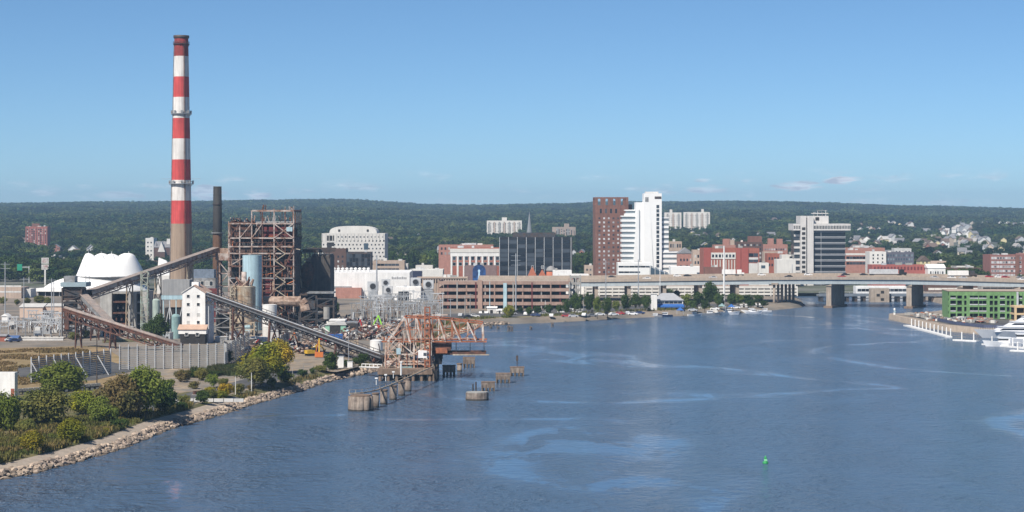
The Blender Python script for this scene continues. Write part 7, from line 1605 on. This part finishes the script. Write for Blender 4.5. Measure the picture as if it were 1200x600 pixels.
# ---- trees and shrubs, near shore
def veg(kind, px, pyb, wpx, hpx, label, fine=2, name='tree', bush=False, cat='tree', z=GZ):
    g_ = G(px, pyb, z); k = F/g_.y; g_ = inland(g_.x, g_.y, 9 if wpx > 25 else 7.5); return tree(kind, g_, hpx/k, wpx/k, label, None, name, fine, bush=bush, cat=cat)
V = [('green',70,470,66,48,'pale green tree in front of the left wind fence',0),('green',190,490,66,64,'large full green tree at the shore bend',0),('brown',143,492,60,56,'browning rounded tree left of the large green tree',1),('olive',52,500,62,50,'olive thicket below the pale green tree',1),
     ('green',8,505,44,48,'green thicket at the left edge',1),('yellow',98,486,44,30,'yellowish olive thicket between two trees',1),('mid',208,484,34,40,'dark green bush in front of the large green tree',1),('green',120,498,40,34,'green bush left of the browning tree',1),
     ('gold',69,531,30,28,'golden yellow shrub above the shore path',1),('yellow',116,519,34,30,'yellow-green shrub beside the shore path',1),('mid',13,548,26,34,'dark leggy bush near the left corner',1),('mid',31,546,18,24,'small dark sapling near the left corner',1),('olive',30,508,26,18,'small olive bush under the green thicket',1),
     ('yellow',318,452,58,52,'large yellow-green tree by the shoreline lot',0),('gold',326,438,44,42,'golden crown at the back of the yellow-green trees',0),('olive',298,455,44,38,'olive tree left of the large yellow-green tree',0),('yellow',346,454,34,34,'yellow tree right of the large yellow-green tree',0),
     ('gold',322,466,20,18,'small golden shrub at the shore edge',1),('mid',289,474,20,18,'dark green shrub at the shore edge',1),('olive',306,471,18,15,'olive shrub between two shore shrubs',1),('green',249,455,17,18,'small green tree alone in the lot',0),('mid',361,448,20,24,'dark green sapling right of the yellow trees',0),('mid',417,434,22,24,'dense dark green bush under the conveyor end',1),
     ('mid',268,428,13,20,'dark tree behind the wind fence corner',0),('mid',184,403,36,36,'dark green tree beside the rusty conveyor foot',0),('olive',101,396,14,10,'low olive bush under the transfer tower',1),('olive',86,398,16,10,'low dry bush left of the transfer tower foot',1),('mid',388,433,14,14,'small dark bush by the white cabinets',1),('olive',340,462,16,13,'low olive bush at the shore bend',1),('olive',400,436,18,9,'low scrub beside the white cabinets',1),('olive',216,474,18,12,'low olive bush at the edge of the lot',1),('mid',232,441,60,8,'long reed bed in front of the wind fence',1),('olive',375,452,14,10,'low scrub near the grey shore post',1),('mid',435,425,18,12,'dark scrub between conveyor end and unloader',1)]
for kd, px, pyb, w_, h_, lb, bu in V: veg(kd, px, pyb, w_, h_, lb, 2 if w_ > 25 else 1, 'shrub' if bu else 'tree', bool(bu), 'shrub' if bu else 'tree')
extra = [(5,520),(22,524),(48,520),(60,514),(88,516),(100,508),(132,508),(148,503),(160,500),(205,484),(215,480),(38,488),(110,480),(160,480),(84,478),(20,478),(128,470),(258,470),(270,468),(282,466),(352,452),(366,447),(384,441),(396,438),(410,433),(440,430),(450,427),(236,446),(330,458),(312,462),(200,452),(214,448),(170,452),(228,456),(246,462),(262,452),(160,446)]
rx_ = random.Random(8); ORDX = ORD+['thirty-'+q for q in ORD[:9]]
for i, (px, py) in enumerate(sorted(extra)):
    kd = rx_.choice(['olive','olive','brown','green','mid','yellow']); w_ = rx_.uniform(9, 22)
    veg(kd, px, py, w_, w_*rx_.uniform(.5, .85), f'low {dict(olive="olive", brown="brownish", green="green", mid="dark green", yellow="yellowish")[kd]} scrub bush on the near shore, {ORDX[i]} from left', 1, 'scrub_bush', True, 'shrub')
# trees of the far shore and town
rv = random.Random(77)
def row(group, place, items, kind='mid', fine=1, D=None):
    items = sorted(items)
    for i, (px, pyb, w_, h_) in enumerate(items):
        d_ = D or gd(pyb); k = F/d_; X = wx(px, d_); tree(rv.choice([kind, kind, 'green' if kind == 'mid' and rv.random() < .3 else kind]), (X, d_, terr(X, d_)), h_/k, w_/k, f'dark green tree {place}, {nth(i, len(items))}', group, 'tree', fine)
row('trees before the parking garage and highway', 'in the row before the highway', [(676,370,17,30),(690,368,15,26),(700,370,13,24),(712,369,14,22),(664,370,12,22),(733,366,15,22),(745,364,14,22),(757,365,12,20),(722,367,10,16)])
row('trees along the marina', 'behind the marina boats', [(805,362,16,20),(818,361,18,22),(832,360,22,31),(843,362,14,21),(858,360,16,17),(866,359,14,15),(876,358,16,14),(888,357,16,13),(826,364,12,13),(812,364,12,13),(880,361,14,10),(895,360,12,9),(784,350,12,13),(793,351,10,12),(750,361,10,14)])
row('trees before the parking garage', 'at the foot of the parking garage', [(620,370,10,11),(630,369,12,12),(643,369,12,13),(576,360,10,10),(610,368,9,9),(655,368,10,12)])
veg('yellow', 597, 372, 18, 15, 'bright yellow-green bush in front of the parking garage', 1, 'shrub', True, 'shrub')
row('trees in the town left of the pillared building', 'behind the beige strip block', [(455,312,26,30),(470,311,24,28),(485,310,24,30),(498,310,22,26),(510,309,26,30),(520,309,18,24),(445,311,18,22)], D=1720)
row('trees between the black office and brown tower', 'between the black office and brown tower', [(676,312,22,26),(686,310,24,30),(694,309,18,26),(668,308,14,20),(682,318,18,14),(692,318,14,14)], D=1650)
row('trees right of the grey tower', 'just behind the right highway deck', [(1005,318,14,12),(1118,314,26,22),(1132,313,28,24),(1145,314,24,24),(1108,313,18,18),(1155,315,16,20),(1100,312,16,16),(1200,318,16,14),(1196,316,12,16)], D=1420)
row('trees among the left highway', 'left of the amphitheatre', [(10,330,26,30),(30,330,24,26),(46,328,22,24),(66,322,26,26),(84,321,24,22),(2,322,20,26),(20,320,22,26),(58,318,22,28),(74,316,20,24)], D=1600)
row('trees by the left warehouse', 'beside the pale pavilion at left', [(32,352,10,10),(46,352,16,13),(56,352,12,11),(3,352,10,12),(20,352,8,8)], kind='olive', D=1130)
row('trees by the market hall', 'near the brick annex of the market hall', [(393,372,12,18),(388,374,9,12)], D=1010)
row('town trees behind the chimney', 'behind the chimney foot', [(188,312,18,16),(205,314,18,18),(232,312,20,18),(244,312,18,16),(365,312,16,18),(176,314,12,12)], D=1650)
# ---- weeds: grass tufts, uncountable
def tufts(name, label, poly, n, hmin, hmax, mt, seed, z=GZ):
    r = random.Random(seed); xs_ = [q[0] for q in poly]; ys_ = [q[1] for q in poly]; vs_ = []; fs_ = []; c = 0; tries = 0
    def inside(x, y):
        s = False; j = len(poly)-1
        for i in range(len(poly)):
            if (poly[i][1] > y) != (poly[j][1] > y) and x < (poly[j][0]-poly[i][0])*(y-poly[i][1])/(poly[j][1]-poly[i][1])+poly[i][0]: s = not s
            j = i
        return s
    while c < n and tries < n*12:
        tries += 1; x = r.uniform(min(xs_), max(xs_)); y = r.uniform(min(ys_), max(ys_))
        if not inside(x, y): continue
        if noise.noise((x*.09, y*.06, seed)) < -.25+r.random()*.3: continue
        c += 1
        for b in range(5):
            a = r.uniform(0, 6.28); h_ = r.uniform(hmin, hmax); w_ = r.uniform(.10, .28); dx, dy = math.cos(a), math.sin(a); ln_ = r.uniform(.1, .5)*h_; i = len(vs_)
            px_, py_ = x+r.uniform(-.5,.5), y+r.uniform(-.5,.5)
            vs_ += [(px_-dy*w_, py_+dx*w_, z), (px_+dy*w_, py_-dx*w_, z), (px_+dx*ln_+dy*w_*.4, py_+dy*ln_-dx*w_*.4, z+h_), (px_+dx*ln_-dy*w_*.4, py_+dy*ln_+dx*w_*.4, z+h_)]; fs_.append((i, i+1, i+2, i+3))
    me = bpy.data.meshes.new(name); me.from_pydata(vs_, [], fs_); me.materials.append(mt); o = put(name, me); return tag(o, label, 'grass', kind='stuff')
wp = offs(WEST[4:11], 6.8)+gp((225,474),(180,482),(130,490),(60,494),(0,498),(-30,503))
tufts('weeds', 'dry tan and olive weeds between the shrubs and the shore path', wp, 4200, .5, 1.5, leafmat('dry_weeds', (.23,.175,.07), (.11,.12,.035), .1, .2), 1)
tufts('weeds', 'green undergrowth beneath the left shrubs', wp, 2200, .4, 1.1, leafmat('green_weeds', (.085,.105,.03), (.15,.13,.045), .1, .2), 2)
tufts('weeds', 'scrub weeds along the bank right of the lot', offs(WEST[11:20], 4)+offs(WEST[11:20], 8)[::-1], 1500, .4, 1.2, MATS['dry_weeds'], 3, 1.7)
tufts('reeds', 'green reeds standing in front of the long wind fence', gp((222,436),(232,430),(300,430),(306,437),(270,441)), 1400, .8, 1.6, leafmat('reed_leaves', (.06,.085,.03), (.10,.10,.04), .1, .2), 4)
tufts('weeds', 'tan grass in the field behind the white trailer', gp((-30,455),(-30,418),(0,410),(100,408),(120,425),(60,428),(20,432),(20,441),(60,449)), 3000, .25, .7, leafmat('tan_grass', (.27,.19,.095), (.21,.16,.07), .06, .2), 5)
tufts('weeds', 'green weeds along the far shore beach', [(x, y) for x, y in offs(WEST[18:27], 11.5)]+[(x, y) for x, y in offs(WEST[18:27], 20)][::-1], 900, .5, 1.6, MATS['green_weeds'], 6)
# ================================================================ HAZE over the far land
hz = bpy.data.materials.new('haze_air'); hz.use_nodes = True; t = hz.node_tree; t.nodes.clear()
ho = t.nodes.new('ShaderNodeOutputMaterial'); pv = t.nodes.new('ShaderNodeVolumePrincipled')
pv.inputs['Color'].default_value = (.44,.69,1,1); pv.inputs['Density'].default_value = 8.5e-5; pv.inputs['Anisotropy'].default_value = 0.0
t.links.new(pv.outputs[0], ho.inputs['Volume'])
hb = MB().box(-5300, 5300, -1200, 9500, -4, 153).build('haze', hz); hb['kind'] = 'stuff'; hb['label'] = 'thin blue haze lying over the harbour and hills'
